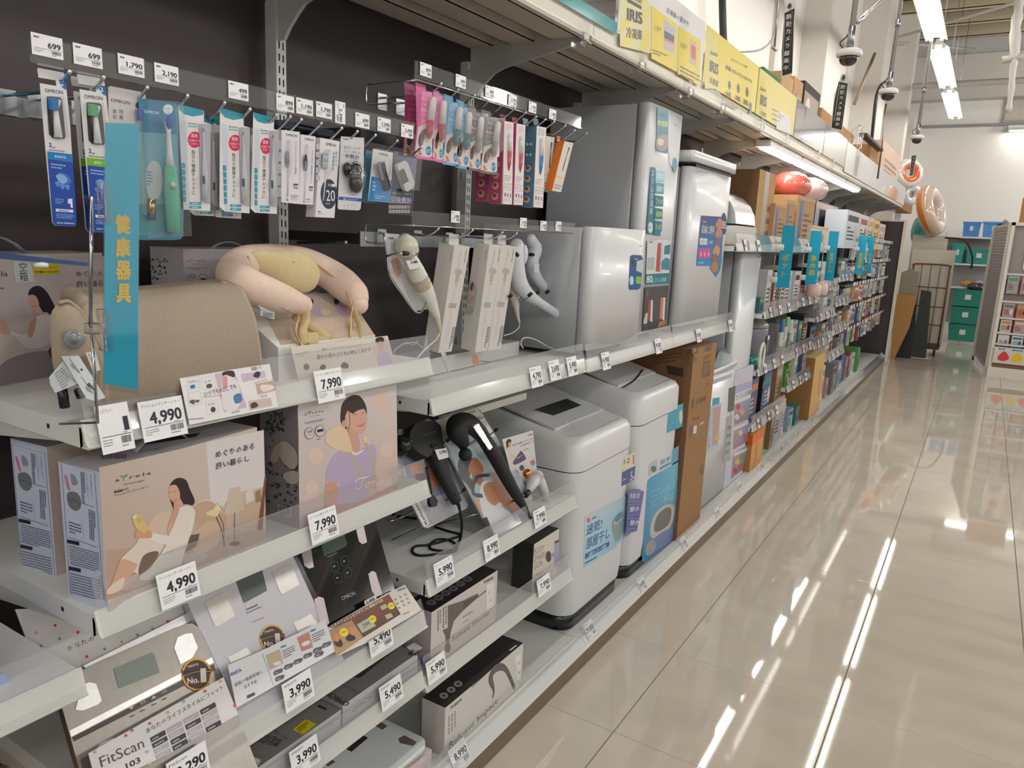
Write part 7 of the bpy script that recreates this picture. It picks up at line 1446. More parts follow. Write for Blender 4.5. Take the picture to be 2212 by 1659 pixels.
# poster rack in clear frame
c=Carton('poster_rack','clear poster rack with four food posters in front of the upright freezer','poster rack',(-1.205,4.56),(-1.205,5.0),.02,.104,.845,col=(196,196,208));P=c.front(*T14)
P.poly([(1362,250),(1460,218),(1454,262),(1360,300)],(168,168,206));P.poly([(1362,296),(1456,262),(1448,320),(1356,352)],(214,212,214));P.text('たくさん入る冷凍庫',(1362,336),(1450,300),34,(70,90,120),bold=.02)
for q,cl in(([(1356,360),(1448,322),(1440,440),(1352,480)],(120,130,166)),([(1352,484),(1440,450),(1434,570),(1346,620)],(170,156,150)),([(1346,640),(1430,590),(1420,720),(1334,790)],(110,84,84))):P.poly(q,cl,[(170,150,160),(130,140,176),(110,104,116),(160,120,130)])
for a,b,cl in((1375,370,(200,60,60)),(1400,400,(206,150,110)),(1370,430,(200,196,206)),(1390,520,(190,186,176)),(1415,540,(150,90,80)),(1372,690,(206,180,90)),(1398,660,(110,140,70)),(1390,720,(190,80,80)),(1360,740,(160,60,80))):P.blob([(a-14,b),(a,b-18),(a+14,b),(a,b+18)],cl)
for b in(470,620):P.poly([(1350,b+20),(1434,b-14),(1434,b),(1350,b+40)],(206,206,216))
c.done()
# ================= washing machines =================
def washer(lb,y0,y1,z1,zb,xf=-1.178,xb=-1.72,slot=True):
 t=thing('washing_machine',lb,'washing machine',((xf+xb)/2,(y0+y1)/2,.098),'top-loading washing machines');h=z1-.098
 def ring(ins,x_=0):
  r=.07;pts=[]
  for cx,cy,a0,rr in((xf-x_-r,y1-ins-r,0,r),(xb+.03,y1-ins-.03,90,.03),(xb+.03,y0+ins+.03,180,.03),(xf-x_-r,y0+ins+r,270,r)):
   for k in range(7):a=rad(a0+15*k);pts.append((cx+rr*math.cos(a),cy+rr*math.sin(a)))
  return pts
 mb=MB('gloss',(26,27,32));mb.prism2(ring(.012,.012),0,1,2,.1,.165);obj('base',mb,t)
 rows=[]
 for f,ins in((.0,.006),(.1,.0),(.82,.0)):rows.append([V((a,b,.165+(h-.067)*f))for a,b in ring(ins,ins)])
 mb=MB('enamel',(206,209,213));mb.sheet(rows,closed=True);obj('cabinet',mb,t)
 zt=lambda x,dz=0:(z1+(zb-z1)*min(1,max(0,(xf-.09-x)/(xf-xb-.2))))+dz
 rows=[[V((a,b,.165+(h-.067)*.825))for a,b in ring(.0,-.002)]]
 rows.append([V((a,b,zt(a)-.035))for a,b in ring(.0,.0)]);rows.append([V((a,b,zt(a)-.010))for a,b in ring(.012,.014)]);rows.append([V((a,b,zt(a)))for a,b in ring(.03,.035)])
 mb=MB('enamel',(208,210,212));mb.sheet(rows,closed=True);nn=len(rows[3]);mb.add(rows[3],[tuple(range(nn))]);obj('top_rim',mb,t)
 xa,xc=xf-.13,xb+.08;mb=MB('gloss',(196,198,198));ya,yb=y0+.05,y1-.05
 mb.prism([V((xa,ya,zt(xa)+.001)),V((xa,yb,zt(xa)+.001)),V((xc,yb,zt(xc)+.001)),V((xc,ya,zt(xc)+.001))],(0,0,.009));obj('lid',mb,t)
 if slot:
  s0,s1=xf-.20,xf-.27;mb=MB('film',(22,22,26));mb.prism([V((s0,y0+.17,zt(s0)+.0105)),V((s0,y1-.13,zt(s0)+.0105)),V((s1,y1-.13,zt(s1)+.0105)),V((s1,y0+.14,zt(s1)+.0105))],(0,0,.001));obj('lid_grip',mb,t)
 pb=MB('print');P=Print(pb,(xf-.04,y0,z1+.0006),Y,(-1,0,0),px=False,w=y1-y0,h=.08);P.lines(.35,.55,.85,.95,3,(120,122,124),.35,5);P.rect(.55,.6,.6,.85,(26,26,30));P.lines(.3,.2,.9,.4,1,(120,122,124),.5,8);obj('control_panel',pb,t)
 return t,zt
t,_z=washer('nearer white top-loading washing machine with a blue drying poster',2.415,2.955,.878,.965)
pb=MB('print');P=Print(pb,(-1.1775,0,0),Y,Z,px=True).at(*T14);P.poly([(712,662),(784,630),(780,712),(706,748)],(214,206,186));P.text('1-2',(716,706),(748,694),30,(60,56,56),bold=.02);P.poly([(768,650),(778,648),(776,700),(766,704)],(190,120,110));P.poly([(706,750),(782,712),(776,792),(702,832)],(66,82,140));P.text('5',(750,800),(764,792),52,(206,210,222));P.text('kg',(766,790),(778,784),20,(206,210,222));P.lines4((710,790),(744,772),(712,800),1,(196,200,216),.7)
P.poly([(492,1004),(740,880),(736,1100),(660,1190),(482,1306)],(150,190,214),[(190,206,216),(160,190,204),(140,180,204),(150,190,214),(156,204,228)]);P.text('速乾!',(496,1120),(588,1074),62,(24,98,160),bold=.02);P.text('部屋干し',(494,1200),(630,1130),66,(24,98,160),bold=.02);P.poly([(492,1222),(632,1148),(630,1176),(490,1252)],(20,90,156));P.text('部屋干しモード搭載',(512,1238),(612,1184),20,(200,216,228),bold=.02);P.lines4((490,1270),(628,1192),(490,1284),1,(60,70,90),.6);P.lines4((530,1012),(582,988),(532,1024),1,(70,70,84),.7);P.blob([(500,1018),(516,1012),(522,1030),(508,1046)],(206,110,130));P.blob([(650,1030),(690,980),(714,990),(706,1100),(670,1150),(650,1090)],(130,150,152));P.blob([(664,1010),(690,984),(706,1000),(684,1030),(668,1036)],(80,130,160));P.stroke([(656,1046),(680,1040),(712,1010)],.006,(196,190,180));obj('posters',pb,t)
mb=MB('film',(34,60,150));pts=[onX(T14[0]+a/T14[2],T14[1]+b/T14[2],-1.165)for a,b in[(742,852),(770,846),(800,848),(832,860),(810,990),(790,1090),(760,1096),(724,1126),(732,1000)]];mb.prism(pts,(.0008,0,0));obj('hanging_leaflet',mb,t)
pb=MB('print');P=Print(pb,(-1.1638,0,0),Y,Z,px=True).at(*T14)
for b in(890,966,1044):P.stroke([(742,b-28),(818,b-30),(808,b+30),(736,b+32),(742,b-28)],.0008,(170,190,230),sm=False);P.text('節水' if b>900 else '洗濯1回',(748,b+14),(804,b+8),30,(206,214,234),bold=.02)
obj('leaflet_lettering',pb,t)
t,_z=washer('farther white top-loading washing machine with a blue drum poster',2.985,3.53,.962,1.06,slot=False)
xa=-1.178-.13;mb=MB('film',(40,44,46));mb.tube(smooth_pts([V((-1.28,3.03,_z(-1.28)+.012)),V((-1.30,3.2,_z(-1.3)+.013)),V((-1.35,3.42,_z(-1.35)+.012))],n=5),.006,6,sq=(1,.3));obj('lid_edge',mb,t)
pb=MB('print');P=Print(pb,(-1.1775,0,0),Y,Z,px=True).at(*T14);P.poly([(976,382),(1060,350),(1056,484),(962,524)],(60,150,190));P.poly([(1022,366),(1060,352),(1056,484),(1018,500)],(80,166,196));P.ell((1046,430),10,40,(206,214,200));P.lines4((988,410),(1014,400),(978,500),5,(110,180,170),.4);P.poly([(862,700),(912,670),(910,740),(858,774)],(176,186,190));P.ell((888,730),16,18,(70,100,100));P.text('簡単',(924,712),(984,682),30,(60,140,180));P.poly([(922,722),(988,688),(986,704),(920,740)],(70,146,180));P.poly([(996,620),(1034,594),(1030,680),(990,706)],(90,160,190))
P.poly([(852,800),(872,778),(1030,690),(1012,1110),(990,1160),(840,1270),(824,1268),(820,1240)],(40,130,176),[(60,150,190),(60,150,190),(110,180,206),(70,120,170),(80,110,160),(50,110,170),(40,120,170),(40,120,170)]);P.text('大容量',(930,890),(1012,836),44,(130,190,210));P.text('8kg',(944,930),(1004,890),44,(130,190,210));P.lines4((874,850),(940,820),(866,970),4,(120,180,200),.25);P.blob([(868,1080),(890,1000),(950,942),(1002,940),(1008,990),(980,1070),(930,1110),(880,1130)],(186,180,172));P.blob([(890,1070),(910,1000),(960,955),(990,965),(980,1040),(940,1080),(900,1094)],(96,96,94));P.blob([(880,1150),(930,1100),(1000,1070),(1004,1130),(900,1200)],(110,130,176));P.blob([(840,1190),(870,1140),(900,1160),(890,1210),(850,1230)],(150,150,150));obj('posters',pb,t)
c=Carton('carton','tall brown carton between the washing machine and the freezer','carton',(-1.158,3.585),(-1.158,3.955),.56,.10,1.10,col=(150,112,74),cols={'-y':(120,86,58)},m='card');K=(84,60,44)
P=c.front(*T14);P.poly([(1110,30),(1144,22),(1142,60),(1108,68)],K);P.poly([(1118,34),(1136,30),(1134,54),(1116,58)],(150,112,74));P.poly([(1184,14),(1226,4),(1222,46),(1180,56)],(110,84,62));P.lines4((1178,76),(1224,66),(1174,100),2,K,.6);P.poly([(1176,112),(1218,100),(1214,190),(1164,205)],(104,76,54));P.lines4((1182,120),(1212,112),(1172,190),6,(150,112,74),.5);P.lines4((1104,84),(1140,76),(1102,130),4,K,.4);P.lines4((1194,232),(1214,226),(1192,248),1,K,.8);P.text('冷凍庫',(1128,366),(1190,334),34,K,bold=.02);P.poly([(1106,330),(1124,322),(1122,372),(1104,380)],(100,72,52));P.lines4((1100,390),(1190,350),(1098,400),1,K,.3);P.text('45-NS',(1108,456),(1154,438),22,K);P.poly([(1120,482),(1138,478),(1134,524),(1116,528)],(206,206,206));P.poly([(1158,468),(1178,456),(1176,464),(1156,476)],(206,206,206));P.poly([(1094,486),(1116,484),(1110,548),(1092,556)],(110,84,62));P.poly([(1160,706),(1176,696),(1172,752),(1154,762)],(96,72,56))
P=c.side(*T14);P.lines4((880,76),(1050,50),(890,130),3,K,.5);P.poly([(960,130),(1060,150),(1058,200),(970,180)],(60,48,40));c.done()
# ================= posters and panels along the high shelf =================
TV=(1250,0,2.2994);XV=-1.216
v2=lambda a,b:onX(a,b,XV)
def panel(name,lb,y0,y1,z0,z1,col,m='film',grp='panels along the high shelf',x=XV,th=.003):
 t=thing(name,lb,'panel',(x,(y0+y1)/2,z0),grp);mb=MB(m,col);mb.box(x-th,x,y0,y1,z0,z1);obj('sheet',mb,t);return t
panel('price_strip','teal strip along the high shelf lip beside the yellow poster',.64,2.585,2.318,2.358,(44,150,160),th=.002)
panel('dark_board','dark glossy board above the teal strip',.64,2.575,2.358,2.66,(66,56,62),x=XV-.006)
YL=(212,190,30)
t=panel('poster','white and yellow freezer guide poster, nearest of the three',2.59,3.51,2.335,2.575,(206,206,208),'print','yellow posters along the high shelf')
pb=MB('print');P=Print(pb,(XV+.0002,0,0),Y,Z,px=True).at(*TV)
P.poly([(205,-80),(352,10),(355,265),(205,228)],(206,200,150))
for q in([(205,110),(250,60),(250,120),(205,170)],[(210,225),(260,150),(290,160),(240,236)],[(300,100),(352,20),(352,60),(320,130)],[(310,180),(352,120),(352,250),(310,240)],[(280,20),(340,-20),(340,10)]):P.poly(q,(214,196,80))
P.text('IRIS',(238,96),(316,120),60,(40,36,34),bold=.05);P.text('冷凍庫',(236,188),(314,202),56,(40,36,34),bold=.02);P.poly([(240,-10),(312,30),(312,48),(240,8)],(40,36,34));P.text('choice!',(250,-14),(312,20),26,(40,36,34),bold=.02)
P.text('冷凍庫の選び方',(434,62),(546,134),30,(60,58,60));P.poly([(360,27),(488,122),(488,358),(360,290)],YL);P.poly([(496,130),(604,200),(602,428),(490,366)],YL)
P.text('上開き',(372,150),(410,166),30,(50,46,40));P.text('前開き',(504,236),(538,250),28,(50,46,40));P.poly([(420,94),(478,140),(470,266),(422,240)],(170,172,178));P.poly([(424,150),(474,180),(472,222),(424,196)],(60,70,100));P.poly([(424,186),(472,212),(472,224),(424,200)],(206,110,60));P.poly([(552,190),(584,212),(584,340),(552,310)],(190,160,150));P.poly([(558,220),(582,236),(580,300),(558,286)],(180,80,70));P.lines4((366,240),(440,270),(366,268),2,(70,60,30),.45);P.lines4((504,320),(600,372),(504,380),3,(70,60,30),.45);obj('print_on_poster',pb,t)
t=panel('poster','yellow refrigerator capacity poster, middle of the three',3.53,4.44,2.335,2.575,YL,'print','yellow posters along the high shelf')
pb=MB('print');P=Print(pb,(XV+.0002,0,0),Y,Z,px=True).at(*TV)
P.poly([(628,150),(690,180),(690,440),(626,440)],(206,196,110));P.text('choice',(652,270),(690,282),24,(50,44,34),bold=.03);P.text('IRIS',(648,350),(692,372),56,(50,44,34),bold=.05);P.text('冷蔵庫',(648,414),(692,436),36,(50,44,34),bold=.02);P.text('あなたにぴったりの容量',(756,300),(836,340),14,(60,54,34));P.text('容量=(70L×人)+100L+70L',(728,346),(862,420),28,(60,54,34),bold=.01)
for k,st in enumerate(('~260L','~300L','380L~')):P.text(st,(720+48*k,470+22*k),(758+46*k,486+22*k),26,(60,54,34),bold=.01);P.blob([(742+44*k,420+16*k),(750+44*k,400+16*k),(756+44*k,430+18*k),(748+44*k,444+18*k)],(50,44,36))
P.poly([(848,506),(860,512),(858,566),(848,560)],(90,80,110));P.lines4((726,500),(850,560),(726,520),1,(110,96,40),.5);obj('print_on_poster',pb,t)
t=panel('poster','small yellow refrigerator poster, farthest of the three',4.46,5.42,2.335,2.575,(206,188,60),'print','yellow posters along the high shelf')
pb=MB('print');P=Print(pb,(XV+.0002,0,0),Y,Z,px=True).at(*TV);P.text('choice',(900,446),(930,458),20,(50,44,34),bold=.03);P.text('IRIS',(900,516),(932,532),52,(50,44,34),bold=.05);P.text('冷蔵庫',(900,572),(930,586),26,(50,44,34));P.poly([(985,545),(1052,575),(1052,668),(982,640)],(196,196,190));P.lines4((990,560),(1020,574),(990,590),2,(150,90,110),.5);P.lines4((960,530),(1000,548),(960,600),3,(110,96,40),.3);obj('print_on_poster',pb,t)
for i in range(2):panel('grey_sign_board','glossy dark grey panel beyond the posters, %s of two'%['left','right'][i],5.44+1.06*i,6.48+1.06*i,2.335,2.57,(112,108,112))
for i in range(6):panel('white_sign_board','glossy white panel along the high shelf, %s'%['nearest of six, in the strip lamp glare','second of six','third of six','fourth of six','fifth of six','farthest of six'][i],7.57+.95*i,8.51+.95*i,2.30,2.56,(214,216,220))
for i,(a,b)in enumerate(((1264,72),(1385,132),(1490,190),(1560,225),(1645,268),(1700,300),(1768,335),(1800,352))):
 p=v2(a,b);mb=MB('clear');mb.rbox(XV+.002,XV+.012,p.y-.03,p.y+.03,p.z-.03,p.z+.0,.004,1);mb.box(XV+.001,XV+.004,p.y-.022,p.y+.024,p.z,p.z+.035);mb.box(XV-.03,XV+.005,p.y-.035,p.y-.0,p.z-.045,p.z-.03);tag(obj('poster_clip',mb),'crumpled clear plastic clip under the lip, %s from the left'%ordn[i],'clip','clear clips holding the posters')
# goods lying on the high shelf
def top_box(name,lb,a,b,zt,col,x=-1.40,d=.25,cat='boxed goods',cols=None,m='card',z0=2.336):
 p,q=onX(*a,x),onX(*b,x);return Carton(name,lb,cat,(x,p.y),(x,q.y),d,z0,zt,col=col,cols=cols,group='goods stored on the high shelf',m=m)
Z_=lambda a,b,x=-1.40:onX(a,b,x).z
c=top_box('carton','brown carton lid behind the small yellow poster',(1640,150),(1700,150),Z_(1665,147),(150,112,80),x=-1.5);c.done()
c=top_box('green_box','green topped white box behind the small yellow poster',(1650,150),(1684,170),Z_(1660,158),(40,120,84),x=-1.38,d=.12);c.done()
for i,(a,b,h,cl)in enumerate((((1690,160),(1716,175),(1700,160),(196,156,110)),((1717,160),(1736,180),(1730,176),(190,146,104)))):
 c=top_box('fan_box','tan printed fan box above the small poster, %s of two'%['left','right'][i],a,b,Z_(*h),cl);P=c.ffrac();P.ell((.35,.7),.05,.06,(70,60,60));P.ell((.35,.35),.04,.05,(90,76,70));P.rect(.55,.6,.85,.8,(150,110,90));c.done()
c=top_box('cooker_box','black box with food pictures above the grey panel',(1738,190),(1772,210),Z_(1755,188),(50,44,46));P=c.ffrac();P.rect(.05,.05,.95,.88,(120,96,70));P.ell((.3,.6),.10,.12,(206,190,150));P.ell((.7,.4),.09,.12,(190,150,90));P.ell((.3,.3),.09,.09,(196,110,90));P.blob([(.6,.7),(.8,.75),(.9,.6),(.75,.5)],(90,120,60));P.ell((.5,.15),.14,.05,(190,130,110));c.done()
c=top_box('carton','large brown carton with vertical lettering on the high shelf',(1775,240),(1852,240),Z_(1810,240),(172,128,84),x=-1.5);P=c.ffrac();P.vtext('ZOJIRUSHI',(.78,.88),(.78,.30),.16,(70,52,40),bold=.02);c.done()
for nm,lb,a,b,h,cl in(('carton','low brown carton under a black tray on the high shelf',(1880,330),(1900,340),(1890,318),(176,130,80)),('pink_box','pale pink tall carton near the far end of the high shelf',(1906,330),(1945,340),(1925,318),(214,186,168)),('carton','dark-topped brown carton at the far end of the high shelf',(1952,430),(1972,440),(1962,404),(160,110,66))):
 c=top_box(nm,lb,a,b,Z_(*h),cl);P=c.ffrac();P.lines(.15,.75,.85,.45,3,(110,80,60),.5);c.done()
mb=MB('rubber',(50,50,52));p,q=onX(1866,316,-1.36),onX(1905,322,-1.36);mb.box(-1.42,-1.34,p.y,q.y,q.z-.03,q.z);tag(obj('black_tray',mb),'black flat tray on the low brown carton','tray')
mb=MB('clear');p=onX(1860,270,-1.34);mb.tube(smooth_pts([V((-1.36,p.y,2.34)),V((-1.35,p.y+.02,2.5)),V((-1.37,p.y-.02,2.65)),V((-1.36,p.y,p.z))],n=4),[.10]*4+[.09]*4+[.07]*4+[.02],9);tag(obj('plastic_bag',mb),'upright bunch of clear plastic wrap beside the lettered carton','plastic wrap')
# swimming floats at the far end
def ring_float(lb,c,ax,R,r,cols):
 t=thing('swim_ring',lb,'swim ring',tuple(c),'inflatable floats');ax=V(ax).normalized();u=ax.orthogonal().normalized();v=ax.cross(u);n=24
 for k,cl in enumerate(cols):
  rows=[];m=len(cols)
  for j in range(7):
   b=2*pi*(k/m+j/6/m);rows.append([c+(u*math.cos(2*pi*i/n)+v*math.sin(2*pi*i/n))*(R+r*math.cos(b))+ax*(r*math.sin(b))for i in range(n)])
  mb=MB('film',cl);mb.sheet([[rw[i%n]for i in range(n+1)]for rw in rows]);obj('panel',mb,t)
 return t
c0=onY(2012,455,13.7);ring_float('large orange doughnut swim ring with a pale iced face',c0,(1,-.25,.32),.28,.12,[(206,180,160),(206,190,180),(220,120,30),(226,130,40)]);
c1=onX(1962,375,-1.35);ring_float('white, orange and pink swim ring on the high shelf end',c1,(.6,-.8,.1),.16,.09,[(216,216,216),(220,110,60),(216,110,150),(40,120,120)]);c2_=onX(1968,420,-1.3);ring_float('small white swim ring below the pink one',c2_,(.7,-.7,0),.12,.07,[(214,216,220),(190,200,216)])
# ================= things hanging from the ceiling =================
for i,(a,b,y,s)in enumerate(((1834,118,5.2,1),(1919,200,7.2,1),(1981,298,10.3,1))):
 p=onY(a,b,y);t=thing('security_camera',['nearest white dome camera on a galvanised pole','middle white dome camera on a galvanised pole','farthest white dome camera on a galvanised pole'][i],'camera',tuple(p),'ceiling dome cameras')
 mb=MB('gloss',(220,218,216));mb.lathe([(.001,.03),(.055,.03),(.074,.022),(.076,0),(.070,-.012),(.06,-.014)],p,(0,0,1),24);obj('housing',mb,t)
 mb=MB('film',(26,26,30));mb.lathe([(.056,-.012),(.054,-.03),(.044,-.050),(.024,-.063),(.001,-.067)],p,(0,0,1),24);obj('dome',mb,t)
 mb=MB('steel',(190,192,196));mb.cyl(p+Z*.10,V((p.x,p.y,ZC)),.017,12);obj('pole',mb,t);mb=MB('steel',(150,152,156));mb.cyl(p+Z*.03,p+Z*.16,.021,12);mb.cyl(p+Z*.5,p+Z*.56,.021,12);obj('pole_collar',mb,t)
 mb=MB('rubber',(40,40,44));mb.tube(smooth_pts([p+V((-.03,0,.03)),p+V((-.06,0,.07)),p+V((-.03,0,.10)),p+V((-.015,0,.13))],n=4),.004,6);obj('cable',mb,t)
TS=(1650,0,3.936)
for i,(q,y,lb)in enumerate((([(190,10),(215,-25),(275,-30),(272,70),(240,640),(150,666),(150,440),(178,110)],3.69,'nearest black Japanese security notice strip hanging at the top'),([(640,690),(660,630),(700,628),(716,690),(712,760),(664,1118),(568,1096),(600,800)],5.2,'middle black Japanese security notice strip under the nearest camera'),([(1262,1242),(1308,1244),(1300,1320),(1270,1500),(1234,1506),(1255,1330)],10.3,'farthest narrow notice strip under the farthest camera'),([(1032,885),(1050,880),(1020,1010),(1008,1240),(975,1520),(958,1520),(1000,1240)],7.2,'edge-on twisted notice strip under the middle camera'))):
 pts=[onY(TS[0]+a/TS[2],TS[1]+b/TS[2],y)for a,b in q];t=thing('notice_strip',lb,'sign',tuple(pts[4]),'hanging security notice strips');mb=MB('print',(206,206,204)if i<3 else(60,58,58));mb.prism(pts,(0,.002,0));obj('card',mb,t)
 pb=MB('print');P=Print(pb,(0,y-.0004,0),X,Z,px=True,dz=2e-4).at(*TS)
 if i==0:P.poly([(176,112),(262,70),(254,200),(240,620),(158,645),(154,440)],(40,38,38));P.vtext('防犯カメラ録画中',(216,110),(188,610),46,(214,210,206),bold=.02);P.vtext('Monitoring security camera',(244,100),(222,600),15,(200,196,190));P.lines4((180,150),(186,150),(160,620),1,(190,186,180),.8,1,True);P.blob([(205,60),(230,30),(240,60),(220,82)],(60,58,58))
 if i==1:P.poly([(636,694),(714,710),(660,1104),(576,1086),(600,860)],(40,38,38));P.vtext('防犯カメラ録画中',(676,716),(622,1080),38,(214,210,206),bold=.02);P.vtext('Monitoring security camera',(702,730),(652,1085),12,(200,196,190));P.lines4((644,716),(652,716),(590,1070),1,(190,186,180),.8,1,True);P.blob([(665,670),(684,636),(694,660),(680,688)],(60,58,58))
 if i==2:P.poly([(1258,1325),(1296,1320),(1266,1490),(1240,1496)],(60,60,62));P.vtext('防犯カメラ',(1280,1330),(1252,1485),16,(190,188,184))
 obj('lettering',pb,t);q0=V((sum(p.x for p in pts[1:3])/2,y,pts[1].z));
 if i in(0,):mb=MB('steel',(150,150,152));mb.cyl(q0,q0+Z*.6,.003,6);obj('hanging_wire',mb,t)
def bar(name,lb,a,b,r,col=(200,198,194),m='paint',grp=None,cat='pipe'):
 mb=MB(m,col);mb.cyl(a,b,r,10);o=obj(name,mb);tag(o,lb,cat,grp);return o
p=onY(1985,186,15.0);bar('ceiling_pipe','white pipe running across the end of the aisle under the beam',V((-1.5,15.0,p.z)),V((4,15.0,p.z)),.05)
bar('brace_rod','thin steel brace rod rising from the nearest camera pole',onY(1853,47,5.25),onY(1912,-8,5.6),.008,(190,190,190),'steel','roof brace rods');mb=MB('steel',(200,200,200));a=onY(1853,47,5.25);mb.cyl(a,a+(onY(1872,28,5.4)-a),.016,10);tag(obj('turnbuckle',mb),'steel turnbuckle between the nearest camera pole and the rod','turnbuckle')
bar('brace_rod','long pale roof brace crossing behind the lamps, upper one',onY(1935,82,14.5),onY(2195,5,12),.02,(190,186,178),'paint','roof brace rods');bar('brace_rod','pale brace meeting the far beam below the long one',onY(1930,92,14.8),onY(2105,106,17.3),.02,(190,186,178),'paint','roof brace rods')
bar('brace_rod','brown diagonal brace on the left wall behind the cameras',onX(1890,115,-1.6),onX(1845,225,-1.72),.02,(160,140,120),'paint','roof brace rods')
mb=MB('rubber',(46,46,50));mb.tube(smooth_pts([onX(1919,178,-1.5),onX(1905,182,-1.5),onX(1894,205,-1.5),onX(1888,250,-1.5),onX(1882,316,-1.5)],n=5),.02,8);tag(obj('black_cable',mb),'thick black cable hanging in front of the far pillars','cable');mb=MB('rubber',(40,40,44));mb.tube(smooth_pts([onX(1560,-20,-1.95),onX(1561,30,-1.95),onX(1563,90,-1.92),onX(1566,140,-1.90)],n=4),.028,8);tag(obj('black_cable',mb),'thick black cable on the left wall above the middle poster','cable')
mb=MB('paint',(150,148,150));mb.tube(smooth_pts([onX(1592,113,-1.5),onX(1640,108,-1.5),onX(1664,90,-1.5),onX(1675,60,-1.5),onX(1679,-10,-1.5)],n=5),.006,6);tag(obj('grey_wire',mb),'thin grey wire curving up above the yellow posters','wire');mb=MB('steel',(150,148,148));mb.cyl(onX(1682,-10,-1.45),onX(1673,102,-1.45),.006,6);p=onX(1673,104,-1.45);mb.box(p.x-.01,p.x+.01,p.y-.05,p.y+.05,p.z-.01,p.z);tag(obj('wire_hanger',mb),'thin steel rod with a flat foot above the small yellow poster','hanger rod')
t=thing('wrapped_pole','hanging pole wrapped in white plastic at the top right','pole',tuple(onY(2182,240,9)));mb=MB('paint',(200,196,190));mb.tube(smooth_pts([onY(2208,-200,9),onY(2202,0,9),onY(2194,60,9),onY(2192,125,9),onY(2188,150,9),onY(2184,200,9),onY(2178,243,9)],n=4),[.05,.055,.05,.05,.045,.035,.05,.045,.04,.05,.045,.04,.035,.03,.035,.03,.03,.028,.025,.03,.025,.022,.02,.03,.02],9);obj('pole',mb,t);mb=MB('paint',(186,180,172));mb.cyl(onY(2165,130,9),onY(2230,118,9),.035,9);obj('cross_pipe',mb,t)
# ================= far bays of the gondola =================
FS=[(4.23,5.13,1.575,'top shelf above the upright freezer'),(5.13,6.03,1.575,'top shelf holding the blue-taped cartons'),(6.03,6.93,1.575,'top shelf holding the black appliance'),(5.03,6.03,1.145,'shelf with the kettle boxes in the first small-goods bay'),(6.03,6.93,1.16,'shelf with white appliances in the second small-goods bay'),(5.03,6.03,.765,'shelf with the grey vacuum pot'),(6.03,6.93,.765,'shelf with bright bags in the second small-goods bay'),(5.03,6.03,.385,'low shelf above the orange box'),(6.03,6.93,.50,'low shelf with green and blue boxes'),(6.93,7.83,1.24,'shelf with the pale cups in the third small-goods bay'),(6.93,7.83,.98,'second shelf of the third small-goods bay'),(6.93,7.83,.74,'third shelf of the third small-goods bay'),(7.83,8.73,1.30,'shelf of the fourth small-goods bay, uppermost'),(7.83,8.73,1.06,'second shelf of the fourth small-goods bay'),(7.83,8.73,.78,'third shelf of the fourth small-goods bay'),(7.83,8.73,.52,'fourth shelf of the fourth small-goods bay')]
for y0,y1,z0,lb in FS:shelf(y0,y1,z0,label='far white '+lb,group='steel shelves of the far bays',thick=.03)
rg=random.Random(11)
PAL={'white':(206,206,206),'cream':(196,190,176),'grey':(128,126,130),'black':(36,35,38),'brown':(146,112,80),'blue':(60,92,134),'teal':(54,124,130),'green':(86,150,70),'red':(150,70,66),'pink':(190,140,142),'orange':(196,118,66),'silver':(156,158,162),'pale blue':(146,166,184),'yellow':(186,166,80)}
def deco(P,k,base):
 dk=(60,60,70)if sum(base)>300 else(200,200,204)
 P.rect(.1,.72,.9,.88,[c for n,c in PAL.items()][(k*5+3)%14]);P.lines(.12,.2,.6,.6,4,dk,.45,k);P.blob([(.62,.3),(.8,.22),(.9,.45),(.75,.65),(.62,.52)],[c for n,c in PAL.items()][(k*3+1)%14])
def goods(lb,cn,y0,w,h,z,k,x=-1.22,d=.2,kind='product_box',cat='boxed goods',grp=None):
 c=Carton(kind,lb,cat,(x,y0),(x,y0+w),d,z,z+h,col=PAL[cn],group=grp);P=c.ffrac();P.z=P.dz=4e-4;deco(P,k,PAL[cn]);c.done();return c
# hand-placed large goods
def fbox(lb,a,b,top,z,cn,x=-1.22,d=.25,name='carton',cat='carton',m='card',art=None,k=1,cols=None):
 p,q=onX(*a,x),onX(*b,x);c=Carton(name,lb,cat,(x,p.y),(x,q.y),d,z,onX(*top,x).z,col=PAL.get(cn,cn),m=m,cols=cols);P=c.ffrac();P.z=P.dz=4e-4
 (art or deco)(*([P,k,PAL.get(cn,(150,120,80))]if art is None else[P]));return c.done()
zS=1.607
def tape(P):P.rect(.35,0,.6,1,(160,158,150));P.lines(.65,.1,.95,.6,3,(110,84,60),.4)
def bluet(P):P.rect(.15,0,.32,.9,(70,90,140));P.lines(.4,.2,.9,.7,5,(96,80,66),.4);P.rect(0,.92,1,1,(170,130,84))
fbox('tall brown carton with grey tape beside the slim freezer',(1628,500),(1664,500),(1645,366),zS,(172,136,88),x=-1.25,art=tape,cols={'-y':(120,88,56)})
for i,(a,b,tp)in enumerate((((1665,530),(1690,530),(1680,440)),((1690,532),(1708,532),(1700,430)),((1712,535),(1750,535),(1730,422)))):fbox('brown carton with blue tape marks, %s of three'%['left','middle','right'][i],a,b,tp,zS,(168,132,96),art=bluet)
fbox('white round-cornered bin box beside the black appliance',(1746,545),(1783,545),(1760,487),zS,(206,196,184),x=-1.19,art=lambda P:(P.ell((.3,.45),.03,.05,(170,110,90)),P.ell((.7,.45),.03,.05,(170,110,90)),P.rect(0,.86,1,.97,(206,170,120))))
fbox('tall black appliance on the far top shelf',(1752,535),(1800,535),(1780,438),zS,'black',x=-1.45,name='black_appliance',cat='appliance',m='film',art=lambda P:(P.rect(.0,.86,1,.97,(130,104,104)),P.rect(.45,0,.55,.8,(70,70,72))))
